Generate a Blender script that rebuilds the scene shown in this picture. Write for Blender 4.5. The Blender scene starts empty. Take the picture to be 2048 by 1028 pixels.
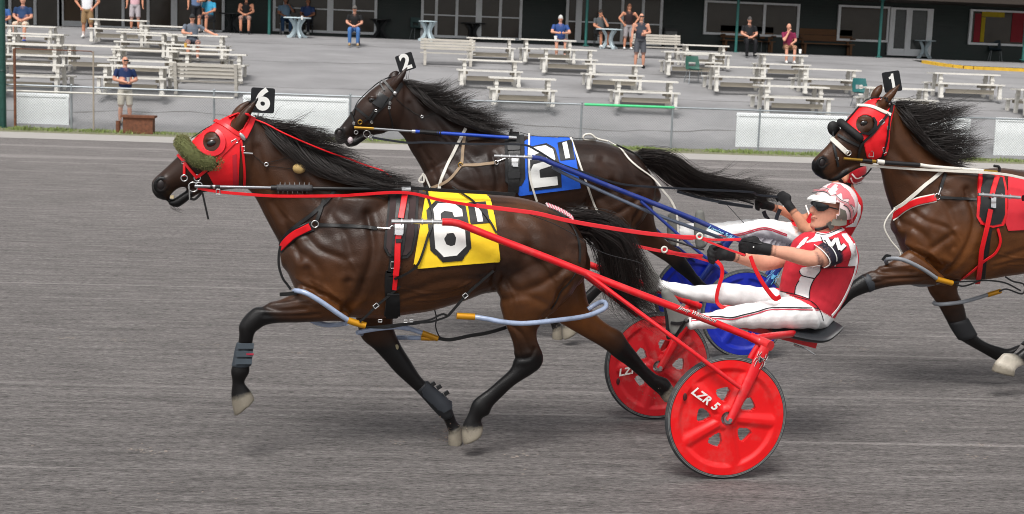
import bpy, math, random
import numpy as np
from mathutils import Vector, kdtree, bvhtree
random.seed(7)
RNG = np.random.default_rng(11)
sc = bpy.context.scene
col = sc.collection

# ------------------------------------------------------------------ camera
CAM_H, FPX, YAW, ROLL, HORIZON = 2.3, 2850.0, 0.08, 0.037, 115.0
PITCH = math.atan((514 - HORIZON) / FPX)
_r = np.array([math.cos(YAW), -math.sin(YAW), 0])
FWD = np.array([math.sin(YAW) * math.cos(PITCH), math.cos(YAW) * math.cos(PITCH), -math.sin(PITCH)])
_u = np.cross(_r, FWD)
RGT = _r * math.cos(ROLL) + _u * math.sin(ROLL)
UPV = _u * math.cos(ROLL) - _r * math.sin(ROLL)
CAM = np.array([0, 0, CAM_H])
camd = bpy.data.cameras.new('camera')
cam = bpy.data.objects.new('camera', camd)
col.objects.link(cam)
from mathutils import Matrix
mw = Matrix.Identity(4)
for i in range(3):
    mw[i][0], mw[i][1], mw[i][2], mw[i][3] = RGT[i], UPV[i], -FWD[i], CAM[i]
cam.matrix_world = mw
camd.sensor_width = 36
camd.lens = 36 * FPX / 2048
camd.clip_end = 2000
camd.dof.use_dof = True
camd.dof.focus_distance = 8.3
camd.dof.aperture_fstop = 6.3
sc.camera = cam

# ------------------------------------------------------------------ light: bright overcast
world = bpy.data.worlds.new('World')
sc.world = world
world.use_nodes = True
wn = world.node_tree
wn.nodes.clear()
sky = wn.nodes.new('ShaderNodeTexSky')
sky.sky_type = 'NISHITA'
sky.sun_disc = False
SUN_EL, SUN_AZ = math.radians(58), math.radians(200)
sky.sun_elevation = SUN_EL
sky.sun_rotation = SUN_AZ
sky.air_density = 1.0
sky.dust_density = 4.0
sky.ozone_density = 1.0
hs = wn.nodes.new('ShaderNodeHueSaturation')
hs.inputs['Saturation'].default_value = 0.12
bg = wn.nodes.new('ShaderNodeBackground')
bg.inputs['Strength'].default_value = 0.125
wo = wn.nodes.new('ShaderNodeOutputWorld')
wn.links.new(sky.outputs[0], hs.inputs['Color'])
wn.links.new(hs.outputs[0], bg.inputs['Color'])
wn.links.new(bg.outputs[0], wo.inputs['Surface'])
sund = bpy.data.lights.new('sun', 'SUN')
sund.energy = 2.0
sund.angle = math.radians(24)
sund.color = (1.0, 0.965, 0.92)
sun = bpy.data.objects.new('sun', sund)
col.objects.link(sun)
sd = Vector((math.sin(SUN_AZ) * math.cos(SUN_EL), math.cos(SUN_AZ) * math.cos(SUN_EL), math.sin(SUN_EL)))
sun.rotation_euler = sd.to_track_quat('Z', 'Y').to_euler()
sc.view_settings.view_transform = 'Standard'
sc.view_settings.look = 'None'
sc.view_settings.exposure = 0.35
sc.view_settings.gamma = 1
sc.view_settings.use_curve_mapping = False
sc.cycles.filter_width = 1.0

# ------------------------------------------------------------------ rays and frames
def ray(px, py):
    d = FWD * FPX + RGT * (px - 1024) - UPV * (py - 514)
    return d / np.linalg.norm(d)

def at_y(px, py, Y):
    d = ray(px, py)
    return CAM + d * (Y / d[1])

def at_z(px, py, z):
    d = ray(px, py)
    return CAM + d * ((z - CAM[2]) / d[2])

class Frame:
    """upright plane of a horse and sulky: origin, heading, lateral offset (minus = camera side)"""
    def __init__(s, x, y, a):
        s.o = np.array([x, y, 0.0]); s.e = np.array([math.cos(a), math.sin(a), 0]); s.n = np.array([-math.sin(a), math.cos(a), 0])
    def at(s, px, py, off=0.0):
        d = ray(px, py)
        t = (off - (CAM - s.o) @ s.n) / (d @ s.n)
        return CAM + d * t
    def loc(s, P):
        v = np.asarray(P) - s.o
        return np.array([v @ s.e, v @ s.n, v[2]])
    def wld(s, q):
        return s.o + s.e * q[0] + s.n * q[1] + np.array([0, 0, q[2]])

CROP = {'A': (280, 160, 5.12), 'B': (280, 340, 5.12), 'C': (640, 360, 5.12), 'D': (440, 540, 5.12), 'E': (440, 720, 5.12),
        'F': (800, 520, 5.12), 'G': (800, 700, 5.12), 'H': (1000, 380, 5.12), 'I': (1000, 560, 5.12), 'J': (1320, 340, 5.12),
        'K': (1320, 520, 5.12), 'L': (640, 90, 5.12), 'P': (780, 240, 5.12), 'M': (1100, 240, 5.12), 'R': (1600, 140, 5.12),
        'S': (1648, 320, 5.12), 'c1': (280, 140, 1.977), 'c4': (1160, 560, 2.448), 'c6': (640, 90, 2.778), 'c7': (1560, 130, 2.098),
        'c8': (1640, 460, 3.213)}

def T(c, pts):
    ox, oy, s = CROP[c]
    return [(ox + p[0] / s, oy + p[1] / s) + tuple(p[2:]) for p in pts]

def cat(*ls):
    out = []
    for l in ls: out += list(l)
    return out

def crom(pts, n):
    """Catmull-Rom through points (any dimension), n samples in all, even by chord"""
    P = np.array(pts, float)
    if len(P) == 2:
        t = np.linspace(0, 1, n)[:, None]
        return P[0] * (1 - t) + P[1] * t
    seg = np.linalg.norm(np.diff(P[:, :2] if P.shape[1] < 3 else P[:, :3], axis=0), axis=1) + 1e-9
    cum = np.concatenate([[0], np.cumsum(seg)])
    E = np.vstack([2 * P[0] - P[1], P, 2 * P[-1] - P[-2]])
    out = []
    for u in np.linspace(0, cum[-1], n):
        i = min(np.searchsorted(cum, u, 'right') - 1, len(P) - 2)
        t = (u - cum[i]) / seg[i]
        a, b, c, d = E[i], E[i + 1], E[i + 2], E[i + 3]
        out.append(0.5 * (2 * b + (c - a) * t + (2 * a - 5 * b + 4 * c - d) * t * t + (3 * b - a - 3 * c + d) * t ** 3))
    return np.array(out)

# ------------------------------------------------------------------ materials
def lin(c):
    return tuple(((v / 255) / 12.92 if v / 255 <= 0.04045 else ((v / 255 + 0.055) / 1.055) ** 2.4) for v in c)

MATS = {}
def M(name, rgb=(128, 128, 128), rough=0.55, metal=0.0, var=0.12, scale=12.0, bump=0.0, bscale=60.0, attr=False, coat=0.0, spec=0.5, stretch=None, dust=0.0, trans=0.0, emit=0.0, sheen=0.0):
    """procedural surface: base colour with noise variation, roughness break-up, fine bump, optional pale dust"""
    if name in MATS: return MATS[name]
    m = bpy.data.materials.new(name)
    m.use_nodes = True
    nt = m.node_tree; N = nt.nodes; L = nt.links
    b = N['Principled BSDF']
    tc = N.new('ShaderNodeTexCoord')
    vec = tc.outputs['Object']
    if stretch:
        mp = N.new('ShaderNodeMapping'); mp.inputs['Scale'].default_value = stretch
        L.new(vec, mp.inputs['Vector']); vec = mp.outputs[0]
    nz = N.new('ShaderNodeTexNoise'); nz.inputs['Scale'].default_value = scale; nz.inputs['Detail'].default_value = 6
    nz.inputs['Roughness'].default_value = 0.6
    L.new(vec, nz.inputs['Vector'])
    mr = N.new('ShaderNodeMapRange')
    mr.inputs['From Min'].default_value = 0.25; mr.inputs['From Max'].default_value = 0.75
    mr.inputs['To Min'].default_value = 1 - var; mr.inputs['To Max'].default_value = 1 + var
    L.new(nz.outputs['Fac'], mr.inputs['Value'])
    mul = N.new('ShaderNodeMix'); mul.data_type = 'RGBA'; mul.blend_type = 'MULTIPLY'; mul.inputs['Factor'].default_value = 1
    if attr:
        at = N.new('ShaderNodeAttribute'); at.attribute_name = 'Col'
        L.new(at.outputs['Color'], mul.inputs['A'])
    else:
        mul.inputs['A'].default_value = (*lin(rgb), 1)
    L.new(mr.outputs[0], mul.inputs['B'])
    colr = mul.outputs['Result']
    if dust > 0:
        n2 = N.new('ShaderNodeTexNoise'); n2.inputs['Scale'].default_value = 7; n2.inputs['Detail'].default_value = 8
        n2.inputs['Roughness'].default_value = 0.75
        L.new(tc.outputs['Object'], n2.inputs['Vector'])
        r2 = N.new('ShaderNodeMapRange'); r2.inputs['From Min'].default_value = 0.5; r2.inputs['From Max'].default_value = 0.75
        r2.inputs['To Max'].default_value = dust
        L.new(n2.outputs['Fac'], r2.inputs['Value'])
        mx = N.new('ShaderNodeMix'); mx.data_type = 'RGBA'
        L.new(r2.outputs[0], mx.inputs['Factor']); L.new(colr, mx.inputs['A'])
        mx.inputs['B'].default_value = (*lin((150, 142, 134)), 1)
        colr = mx.outputs['Result']
    L.new(colr, b.inputs['Base Color'])
    rr = N.new('ShaderNodeMapRange')
    rr.inputs['To Min'].default_value = max(0.02, rough - 0.1); rr.inputs['To Max'].default_value = min(1, rough + 0.1)
    L.new(nz.outputs['Fac'], rr.inputs['Value']); L.new(rr.outputs[0], b.inputs['Roughness'])
    b.inputs['Metallic'].default_value = metal
    b.inputs['Specular IOR Level'].default_value = spec
    b.inputs['Coat Weight'].default_value = coat
    b.inputs['Coat Roughness'].default_value = 0.12
    b.inputs['Sheen Weight'].default_value = sheen
    if trans: b.inputs['Transmission Weight'].default_value = trans
    if emit:
        L.new(colr, b.inputs['Emission Color']); b.inputs['Emission Strength'].default_value = emit
    if bump > 0:
        bn = N.new('ShaderNodeTexNoise'); bn.inputs['Scale'].default_value = bscale; bn.inputs['Detail'].default_value = 5
        L.new(vec, bn.inputs['Vector'])
        bp = N.new('ShaderNodeBump'); bp.inputs['Strength'].default_value = bump; bp.inputs['Distance'].default_value = 0.01
        L.new(bn.outputs['Fac'], bp.inputs['Height']); L.new(bp.outputs[0], b.inputs['Normal'])
    MATS[name] = m
    return m

# ------------------------------------------------------------------ mesh collector
def unit(v):
    v = np.asarray(v, float); n = np.linalg.norm(v)
    return v / n if n > 1e-12 else np.array([0, 0, 1.0])

class MB:
    def __init__(s): s.v = []; s.f = []; s.c = []
    def add(s, vs, fs, c=None):
        b = len(s.v)
        s.v += [tuple(map(float, p)) for p in vs]
        s.f += [tuple(b + i for i in f) for f in fs]
        if c is not None: s.c += [c] * len(vs) if np.ndim(c) == 1 else list(c)
        return s
    def box(s, c, size, ax=None):
        X, Y, Z = ax if ax is not None else np.eye(3)
        c = np.asarray(c, float); h = np.asarray(size) / 2
        vs = [c + X * h[0] * i + Y * h[1] * j + Z * h[2] * k for i in (-1, 1) for j in (-1, 1) for k in (-1, 1)]
        return s.add(vs, [(0, 1, 3, 2), (4, 6, 7, 5), (0, 4, 5, 1), (2, 3, 7, 6), (0, 2, 6, 4), (1, 5, 7, 3)])
    def beam(s, p, q, w, h, up=(0, 0, 1)):
        p = np.asarray(p, float); q = np.asarray(q, float)
        z = unit(q - p); x = unit(np.cross(up, z)); y = np.cross(z, x)
        return s.box((p + q) / 2, (w, h, np.linalg.norm(q - p)), (x, y, z))
    def tube(s, pts, rad, n=8, c=None, cap=True, flat=None):
        P = np.array([p[:3] for p in pts], float); k = len(P)
        R = np.full(k, rad) if np.isscalar(rad) else np.array(rad, float)
        t = np.gradient(P, axis=0)
        ref = np.array([0, 0, 1.0]) if abs(unit(t[0])[2]) < 0.9 else np.array([1.0, 0, 0])
        vs = []
        for i in range(k):
            ti = unit(t[i]); a = unit(np.cross(ref, ti)); bb = np.cross(ti, a); ref = bb if abs(unit(t[i]) @ bb) < 0.5 else ref
            for j in range(n):
                an = 2 * math.pi * j / n
                vs.append(P[i] + (a * math.cos(an) + bb * math.sin(an)) * R[i])
        fs = [(i * n + j, i * n + (j + 1) % n, (i + 1) * n + (j + 1) % n, (i + 1) * n + j) for i in range(k - 1) for j in range(n)]
        if cap: fs += [tuple(range(n))[::-1], tuple((k - 1) * n + j for j in range(n))]
        return s.add(vs, fs, c)
    def loft(s, secs, n=20, cols=None):
        """secs: (centre, half axis a, half axis b)"""
        k = len(secs); vs = []; cs = []
        for i, (c, a, b) in enumerate(secs):
            for j in range(n):
                an = 2 * math.pi * j / n
                vs.append(c + a * math.cos(an) + b * math.sin(an))
                if cols is not None: cs.append(cols[i])
        fs = [(i * n + j, i * n + (j + 1) % n, (i + 1) * n + (j + 1) % n, (i + 1) * n + j) for i in range(k - 1) for j in range(n)]
        fs += [tuple(range(n))[::-1], tuple((k - 1) * n + j for j in range(n))]
        return s.add(vs, fs, cs if cols is not None else None)
    def sphere(s, c, r, n=16, m=10, ax=None, colr=None):
        X, Y, Z = ax if ax is not None else np.eye(3)
        r = np.full(3, r) if np.isscalar(r) else np.asarray(r)
        c = np.asarray(c, float); vs = [c + Z * r[2]]
        for i in range(1, m):
            ph = math.pi * i / m
            for j in range(n):
                th = 2 * math.pi * j / n
                vs.append(c + X * r[0] * math.sin(ph) * math.cos(th) + Y * r[1] * math.sin(ph) * math.sin(th) + Z * r[2] * math.cos(ph))
        vs.append(c - Z * r[2]); fs = []
        for j in range(n): fs.append((0, 1 + j, 1 + (j + 1) % n))
        for i in range(m - 2):
            for j in range(n):
                a = 1 + i * n
                fs.append((a + j, a + n + j, a + n + (j + 1) % n, a + (j + 1) % n))
        e = len(vs) - 1; a = 1 + (m - 2) * n
        for j in range(n): fs.append((e, a + (j + 1) % n, a + j))
        return s.add(vs, fs, colr)
    def ribbon(s, P, Nn, w, th=0.004):
        """flat strap along points P with outward normals Nn"""
        P = np.array(P, float); k = len(P); t = np.gradient(P, axis=0)
        w = np.full(k, w) if np.isscalar(w) else np.array(w)
        vs = []
        for i in range(k):
            ti = unit(t[i]); nn = unit(Nn[i] - ti * (Nn[i] @ ti)); sd_ = np.cross(ti, nn)
            for (u, h) in ((-.5, 0), (.5, 0), (.42, 1), (-.42, 1)):
                vs.append(P[i] + sd_ * w[i] * u + nn * th * h)
        fs = [(i * 4 + j, i * 4 + (j + 1) % 4, (i + 1) * 4 + (j + 1) % 4, (i + 1) * 4 + j) for i in range(k - 1) for j in range(4)]
        fs += [(3, 2, 1, 0), tuple((k - 1) * 4 + j for j in range(4))]
        return s.add(vs, fs)
    def torus(s, c, R, r, ax_n, n=20, m=6, arc=(0, 2 * math.pi), sq=1.0):
        zn = unit(ax_n); x = unit(np.cross((0.3, 0.1, 1), zn)); y = np.cross(zn, x)
        full = abs(arc[1] - arc[0] - 2 * math.pi) < 1e-6
        pts = [np.asarray(c) + (x * math.cos(a) + y * math.sin(a) * sq) * R for a in np.linspace(arc[0], arc[1], n + 1)]
        return s.tube(pts, r, m, cap=not full)
    def prism(s, poly, o, ex, ey, th):
        """polygon (2D) extruded from origin o with axes ex, ey by vector th"""
        o = np.asarray(o, float); th = np.asarray(th, float); k = len(poly)
        a = [o + ex * p[0] + ey * p[1] for p in poly]
        return s.add(a + [p + th for p in a], [tuple(range(k))[::-1], tuple(range(k, 2 * k))] + [(i, (i + 1) % k, k + (i + 1) % k, k + i) for i in range(k)])

ROOT = {}
def mesh_obj(name, v, f, mat, parent=None, smooth=35, cols=None):
    base = ROOT.get(parent.name if parent else None, np.zeros(3))
    me = bpy.data.meshes.new(name)
    V = np.asarray(v, float) - base
    me.from_pydata(V.tolist(), [], f.tolist() if isinstance(f, np.ndarray) else f)
    if cols is not None and len(cols) == len(me.vertices):
        ca = me.color_attributes.new('Col', 'FLOAT_COLOR', 'POINT')
        cc = np.ones((len(cols), 4), np.float32); cc[:, :3] = np.asarray(cols)[:, :3]
        ca.data.foreach_set('color', cc.ravel())
    me.materials.append(mat)
    if smooth:
        me.polygons.foreach_set('use_smooth', [True] * len(me.polygons))
        if smooth < 180: me.set_sharp_from_angle(angle=math.radians(smooth))
    o = bpy.data.objects.new(name, me)
    col.objects.link(o)
    if parent is not None:
        o.parent = parent
        ROOT[o.name] = base
    return o

def build(name, mb, mat, parent=None, smooth=35):
    return mesh_obj(name, mb.v, mb.f, mat, parent, smooth, mb.c if len(mb.c) == len(mb.v) and mb.c else None)

def tag(o, label, cat_, group=None):
    o['label'] = label; o['category'] = cat_
    if group: o['group'] = group
    return o

def thing(name, label, cat_, loc, group=None):
    o = bpy.data.objects.new(name, None)
    o.empty_display_size = 0.2
    col.objects.link(o)
    o.location = [float(x) for x in loc]
    ROOT[o.name] = np.array(loc, float)
    return tag(o, label, cat_, group)

def struct(name, mb, mat, smooth=0, kind='structure'):
    o = build(name, mb, mat, None, smooth)
    o['kind'] = kind
    return o

def copy_tree(o, parent=None):
    c = o.copy(); col.objects.link(c)
    if parent is not None: c.parent = parent
    for ch in [x for x in o.children]: copy_tree(ch, c)
    return c

# ------------------------------------------------------------------ lettering from the built-in font
def text_geo(s, size=1.0, bold=0.0, shear=0.0, space=1.0, res=4):
    cu = bpy.data.curves.new('t', 'FONT')
    cu.body = s; cu.size = size; cu.offset = bold; cu.shear = shear; cu.space_character = space
    cu.align_x = 'CENTER'; cu.align_y = 'CENTER'; cu.resolution_u = res; cu.fill_mode = 'FRONT'
    o = bpy.data.objects.new('t', cu); col.objects.link(o)
    bpy.context.view_layer.update()
    me = bpy.data.meshes.new_from_object(o.evaluated_get(bpy.context.evaluated_depsgraph_get()))
    v = np.array([list(x.co) for x in me.vertices]); f = [list(p.vertices) for p in me.polygons]
    bpy.data.objects.remove(o); bpy.data.curves.remove(cu); bpy.data.meshes.remove(me)
    return v, f

# ------------------------------------------------------------------ organic bodies: closed lofts fused to one skin
def organic(mb, voxel, smooth=4, lam=0.5):
    me = bpy.data.meshes.new('tmp'); me.from_pydata(mb.v, [], mb.f)
    o = bpy.data.objects.new('tmp', me); col.objects.link(o)
    md = o.modifiers.new('r', 'REMESH'); md.mode = 'VOXEL'; md.voxel_size = voxel
    dg = bpy.context.evaluated_depsgraph_get(); dg.update()
    m2 = bpy.data.meshes.new_from_object(o.evaluated_get(dg))
    n = len(m2.vertices)
    v = np.empty(n * 3); m2.vertices.foreach_get('co', v); v = v.reshape(-1, 3)
    ed = np.empty(len(m2.edges) * 2, int); m2.edges.foreach_get('vertices', ed); ed = ed.reshape(-1, 2)
    f = np.empty(len(m2.polygons) * 4, int)
    try:
        m2.polygons.foreach_get('vertices', f); f = f.reshape(-1, 4)
    except Exception:
        f = [list(p.vertices) for p in m2.polygons]
    bpy.data.objects.remove(o); bpy.data.meshes.remove(me); bpy.data.meshes.remove(m2)
    deg = np.bincount(ed.ravel(), minlength=n)[:, None].astype(float)
    for k in range(smooth):
        for l in (lam, -lam * 0.9) if k % 2 else (lam,):
            acc = np.zeros_like(v)
            np.add.at(acc, ed[:, 0], v[ed[:, 1]]); np.add.at(acc, ed[:, 1], v[ed[:, 0]])
            v = v + l * (acc / np.maximum(deg, 1) - v)
    kd = kdtree.KDTree(len(mb.v))
    for i, p in enumerate(mb.v): kd.insert(p, i)
    kd.balance()
    sc_ = np.array(mb.c, float)
    fn = kd.find_n
    nb = [fn(p, 3) for p in v.tolist()]
    ix = np.array([[q[1] for q in r] for r in nb]); dd = np.array([[q[2] for q in r] for r in nb])
    w = 1 / (dd + 0.004) ** 2
    cols = (sc_[ix] * w[:, :, None]).sum(1) / w.sum(1)[:, None]
    return v, f, cols, ed

def vnormals(v, f):
    f = np.asarray(f)
    nn = np.cross(v[f[:, 2]] - v[f[:, 0]], v[f[:, 3]] - v[f[:, 1]])
    out = np.zeros_like(v)
    for k in range(4): np.add.at(out, f[:, k], nn)
    return out / np.maximum(np.linalg.norm(out, axis=1)[:, None], 1e-12)

def in_poly(P, poly):
    x, y = P[:, 0], P[:, 1]; res = np.zeros(len(P), bool); n = len(poly); j = n - 1
    for i in range(n):
        xi, yi = poly[i][:2]; xj, yj = poly[j][:2]
        c = ((yi > y) != (yj > y)) & (x < (xj - xi) * (y - yi) / ((yj - yi) + 1e-12) + xi)
        res ^= c; j = i
    return res

def near_edge(p, poly):
    best = None; bd = 1e18; n = len(poly)
    for i in range(n):
        a = np.array(poly[i][:2]); b = np.array(poly[(i + 1) % n][:2]); d = b - a
        t = np.clip(((p - a) @ d) / (d @ d + 1e-12), 0, 1); q = a + d * t; e = (q - p) @ (q - p)
        if e < bd: bd = e; best = q
    return best, bd

class Body:
    """a fused body with helpers that lay cloth and straps on its surface"""
    def __init__(s, frame, v, f):
        s.fr = frame; s.v = v; s.f = f
        s.bvh = bvhtree.BVHTree.FromPolygons([Vector(p) for p in v], [list(map(int, q)) for q in f])
    def hit(s, px, py):
        d = ray(px, py)
        h = s.bvh.ray_cast(Vector(CAM), Vector(d))
        if h[0] is None: return None
        nn = np.array(h[1]); 
        if nn @ d > 0: nn = -nn
        return np.array(h[0]), nn, h[3]
    def lay(s, pts, off):
        """project pixel points to the skin; misses take the nearest depth"""
        hs_ = [s.hit(*p[:2]) for p in pts]
        ok = [i for i, h in enumerate(hs_) if h]
        P = []; Nn = []
        pa = np.array([p[:2] for p in pts])
        for i, h in enumerate(hs_):
            if h: P.append(h[0] + h[1] * off); Nn.append(h[1])
            elif ok:
                j = ok[int(np.argmin(((pa[ok] - pa[i]) ** 2).sum(1)))]
                q = CAM + ray(*pa[i]) * hs_[j][2]
                P.append(q + hs_[j][1] * off); Nn.append(hs_[j][1])
            else:
                P.append(s.fr.at(*pa[i], -0.15)); Nn.append(-s.fr.n)
        return np.array(P), np.array(Nn)
    def strap(s, pts, w, off=0.003, th=0.004, mb=None, step=5.0, sm=2):
        mb = mb or MB()
        L_ = sum(math.dist(pts[i][:2], pts[i + 1][:2]) for i in range(len(pts) - 1))
        q = crom([p[:2] for p in pts], max(3, int(L_ / step)))
        P, Nn = s.lay([tuple(x) for x in q], off)
        for _ in range(sm):
            P[1:-1] = P[1:-1] * .5 + (P[:-2] + P[2:]) * .25; Nn[1:-1] = Nn[1:-1] * .5 + (Nn[:-2] + Nn[2:]) * .25
        return mb.ribbon(P, Nn, w, th)
    def patch(s, poly, off=0.004, step=3.0, holes=(), mb=None, skirt=0.006, mirror=False, sm=0):
        mb = mb or MB()
        pa = np.array([p[:2] for p in poly]); x0, y0 = pa.min(0) - step; x1, y1 = pa.max(0) + step
        nx = int((x1 - x0) / step) + 2; ny = int((y1 - y0) / step) + 2
        G = np.array([(x0 + i * step, y0 + j * step) for j in range(ny) for i in range(nx)])
        ins = in_poly(G, poly)
        for h in holes: ins &= ~in_poly(G, h)
        cells = []
        for j in range(ny - 1):
            for i in range(nx - 1):
                q = (j * nx + i, j * nx + i + 1, (j + 1) * nx + i + 1, (j + 1) * nx + i)
                if sum(ins[k] for k in q) >= 2: cells.append(q)
        used = sorted({k for q in cells for k in q})
        G2 = G.copy()
        for k in used:
            if not ins[k]:
                cand = [near_edge(G[k], p) for p in (poly, *holes)]
                G2[k] = min(cand, key=lambda c: c[1])[0]
        for p in (poly, *holes):
            for c in p:
                k = min(used, key=lambda k: (G2[k][0] - c[0]) ** 2 + (G2[k][1] - c[1]) ** 2)
                if math.dist(G2[k], c[:2]) < step * 0.9: G2[k] = c[:2]
        idx = {k: i for i, k in enumerate(used)}
        P, Nn = s.lay([tuple(G2[k]) for k in used], off)
        F = [tuple(idx[k] for k in q)[::-1] for q in cells]
        if sm:
            nb = [[] for _ in used]
            for q in F:
                for a in range(4): nb[q[a]].append(q[(a + 1) % 4]); nb[q[(a + 1) % 4]].append(q[a])
            dirs = P - CAM; dist = np.linalg.norm(dirs, axis=1); dirs /= dist[:, None]
            for _ in range(sm):
                dist = np.array([0.5 * dist[i] + 0.5 * np.mean(dist[nb[i]]) for i in range(len(dist))])
            P = CAM + dirs * dist[:, None]
        if skirt:
            ec = {}
            for q in F:
                for a in range(4):
                    e = (q[a], q[(a + 1) % 4]); 
                    if e[::-1] in ec: ec.pop(e[::-1])
                    else: ec[e] = 1
            bd = {}; P = list(P); 
            for e in ec:
                for k in e:
                    if k not in bd: bd[k] = len(P); P.append(P[k] - Nn[k] * skirt)
            F = F + [(e[1], e[0], bd[e[0]], bd[e[1]]) for e in ec]
            P = np.array(P)
        mb.add(P, F)
        if mirror:
            Q = P - 2 * ((P - s.fr.o) @ s.fr.n)[:, None] * s.fr.n
            mb.add(Q, [q[::-1] for q in F])
        return mb

def pairs(mb, fr, lst, off, colr, n=20, ends=True, step=False):
    """loft from outline pairs (x1,y1,x2,y2,half width[,offset]) traced in the plane at lateral offset off"""
    secs = []; cols = []
    for i, p in enumerate(lst):
        o = p[5] if len(p) > 5 else off
        a = fr.at(p[0], p[1], o); b = fr.at(p[2], p[3], o)
        secs.append(((a + b) / 2, (a - b) / 2, fr.n * p[4]))
        cols.append(colr[i] if np.ndim(colr) == 2 else colr)
    # densify for smooth skins
    S = np.array([np.concatenate(s_) for s_ in secs]); C_ = np.array(cols, float)
    k = len(S); m = (k - 1) * 3 + 1
    idx = np.linspace(0, k - 1, m)
    E = np.vstack([2 * S[0] - S[1], S, 2 * S[-1] - S[-2]])
    out = []; oc = []
    for u in idx:
        i = min(int(u), k - 2); t = u - i
        a, b, c, d = E[i], E[i + 1], E[i + 2], E[i + 3]
        out.append(0.5 * (2 * b + (c - a) * t + (2 * a - 5 * b + 4 * c - d) * t * t + (3 * b - a - 3 * c + d) * t ** 3))
        t = round(t) if step else t; oc.append(C_[i] * (1 - t) + C_[min(i + 1, k - 1)] * t)
    # close the ends with shrinking caps
    def cap(sec, nxt):
        c = sec[:3]; dirn = unit(sec[:3] - nxt[:3]); r = min(np.linalg.norm(sec[3:6]), np.linalg.norm(sec[6:9]))
        return np.concatenate([c + dirn * r * 0.35, sec[3:6] * 0.6, sec[6:9] * 0.6])
    if ends: out = [cap(out[0], out[1])] + out + [cap(out[-1], out[-2])]; oc = [oc[0]] + oc + [oc[-1]]
    mb.loft([(o_[:3], o_[3:6], o_[6:9]) for o_ in out], n, np.array(oc))
    return mb

def chain(mb, pts, radii, colr, n=14):
    """limb through 3D points with radii"""
    k = len(pts); m = (k - 1) * 4 + 1
    R = np.array([[r, r] if np.isscalar(r) else r for r in radii], float)
    Q = crom(np.hstack([np.array(pts, float), R]), m)
    C_ = np.array(colr, float)
    if C_.ndim == 2: cc = np.array([C_[min(k - 1, int(round(i / 4)))] for i in range(m)])
    else: cc = np.tile(C_, (m, 1))
    t = np.gradient(Q[:, :3], axis=0); secs = []
    ref = np.array([0, 1.0, 0.02])
    for i in range(m):
        ti = unit(t[i]); b = unit(ref - ti * (ref @ ti)); a = np.cross(ti, b)
        secs.append((Q[i, :3], a * Q[i, 3], b * Q[i, 4]))
    def cp(s_, d): return (s_[0] + d * min(np.linalg.norm(s_[1]), np.linalg.norm(s_[2])) * 0.6, s_[1] * 0.55, s_[2] * 0.55)
    secs = [cp(secs[0], -unit(t[0]))] + secs + [cp(secs[-1], unit(t[-1]))]
    cc = np.vstack([cc[:1], cc, cc[-1:]])
    mb.loft(secs, n, cc)
    return mb

def hair(guides, n, r=0.0016, jit=0.02, tipjit=0.05, seg=9, lenvar=0.35, rootj=0.01, seed=1):
    """strands blended between guide curves (lists of 3D points)"""
    rg = np.random.default_rng(seed)
    G = [crom(g, seg) for g in guides]
    mb = MB()
    nlock = max(6, n // 14)
    locks = []
    for _ in range(nlock):
        u = rg.random() * (len(G) - 1); i = int(u); t = u - i
        base = G[i] * (1 - t) + G[min(i + 1, len(G) - 1)] * t
        w = np.linspace(0, 1, seg)[:, None]
        ph = rg.random(3) * 6.28
        wob = np.sin(np.linspace(0, 4.5, seg)[:, None] + ph) * jit * w
        locks.append((base + wob + rg.normal(0, tipjit, 3) * w ** 1.5 * 0.6, u))
    w = np.linspace(0, 1, seg)
    LB = np.array([l[0] for l in locks])[rg.integers(0, nlock, n)]
    C = LB + (rg.normal(0, 1, (n, 1, 3)) * rootj) * (1 - 0.55 * w)[None, :, None] + rg.normal(0, tipjit, (n, 1, 3)) * (w ** 2)[None, :, None] * 0.35
    q = np.linspace(0, 1, seg)[None, :] * (seg - 1) * (1 - lenvar * rg.random((n, 1)))
    i0 = np.minimum(q.astype(int), seg - 2); t = (q - i0)[:, :, None]; ar = np.arange(n)[:, None]
    C = C[ar, i0] * (1 - t) + C[ar, i0 + 1] * t
    tg = np.gradient(C, axis=1); tg /= np.linalg.norm(tg, axis=2, keepdims=True) + 1e-12
    ref = np.array([0.13, 0.2, 1.0]); a = np.cross(ref, tg); a /= np.linalg.norm(a, axis=2, keepdims=True) + 1e-9; bb = np.cross(tg, a)
    R = (r * (1.05 - 0.85 * w)[None, :] * (0.7 + 0.6 * rg.random((n, 1))))[:, :, None]
    V = np.stack([C + (a * math.cos(j * 2.0944) + bb * math.sin(j * 2.0944)) * R for j in range(3)], 2).reshape(-1, 3)
    k0 = (np.arange(n)[:, None, None] * seg * 3 + np.arange(seg - 1)[None, :, None] * 3)
    j = np.arange(3)[None, None, :]; j2 = (j + 1) % 3
    Fq = np.stack([k0 + j, k0 + j2, k0 + 3 + j2, k0 + 3 + j], 3).reshape(-1, 4)
    mb.v = V.tolist(); mb.f = Fq.tolist()
    return mb
# ================================================================== setting
PROF = [(36.9, 0.0), (37.6, 0.06), (40, 1.03), (44, 1.68), (48, 2.23), (52, 2.66), (54, 2.80), (57, 2.86), (90, 2.9)]
def gz(Y):
    return float(np.interp(Y, [p[0] for p in PROF], [p[1] for p in PROF])) if Y > 36.9 else 0.0
def place(px, py, h=0.0):
    """point of the sloping apron (plus height h) seen at a pixel"""
    d = ray(px, py); lo = None
    for Y in np.arange(36.0, 62, 0.02):
        P = CAM + d * (Y / d[1])
        if P[2] <= gz(Y) + h: return np.array([P[0], P[1], gz(P[1])])
    P = CAM + d * (57 / d[1])
    return np.array([P[0], P[1], gz(57)])

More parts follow.
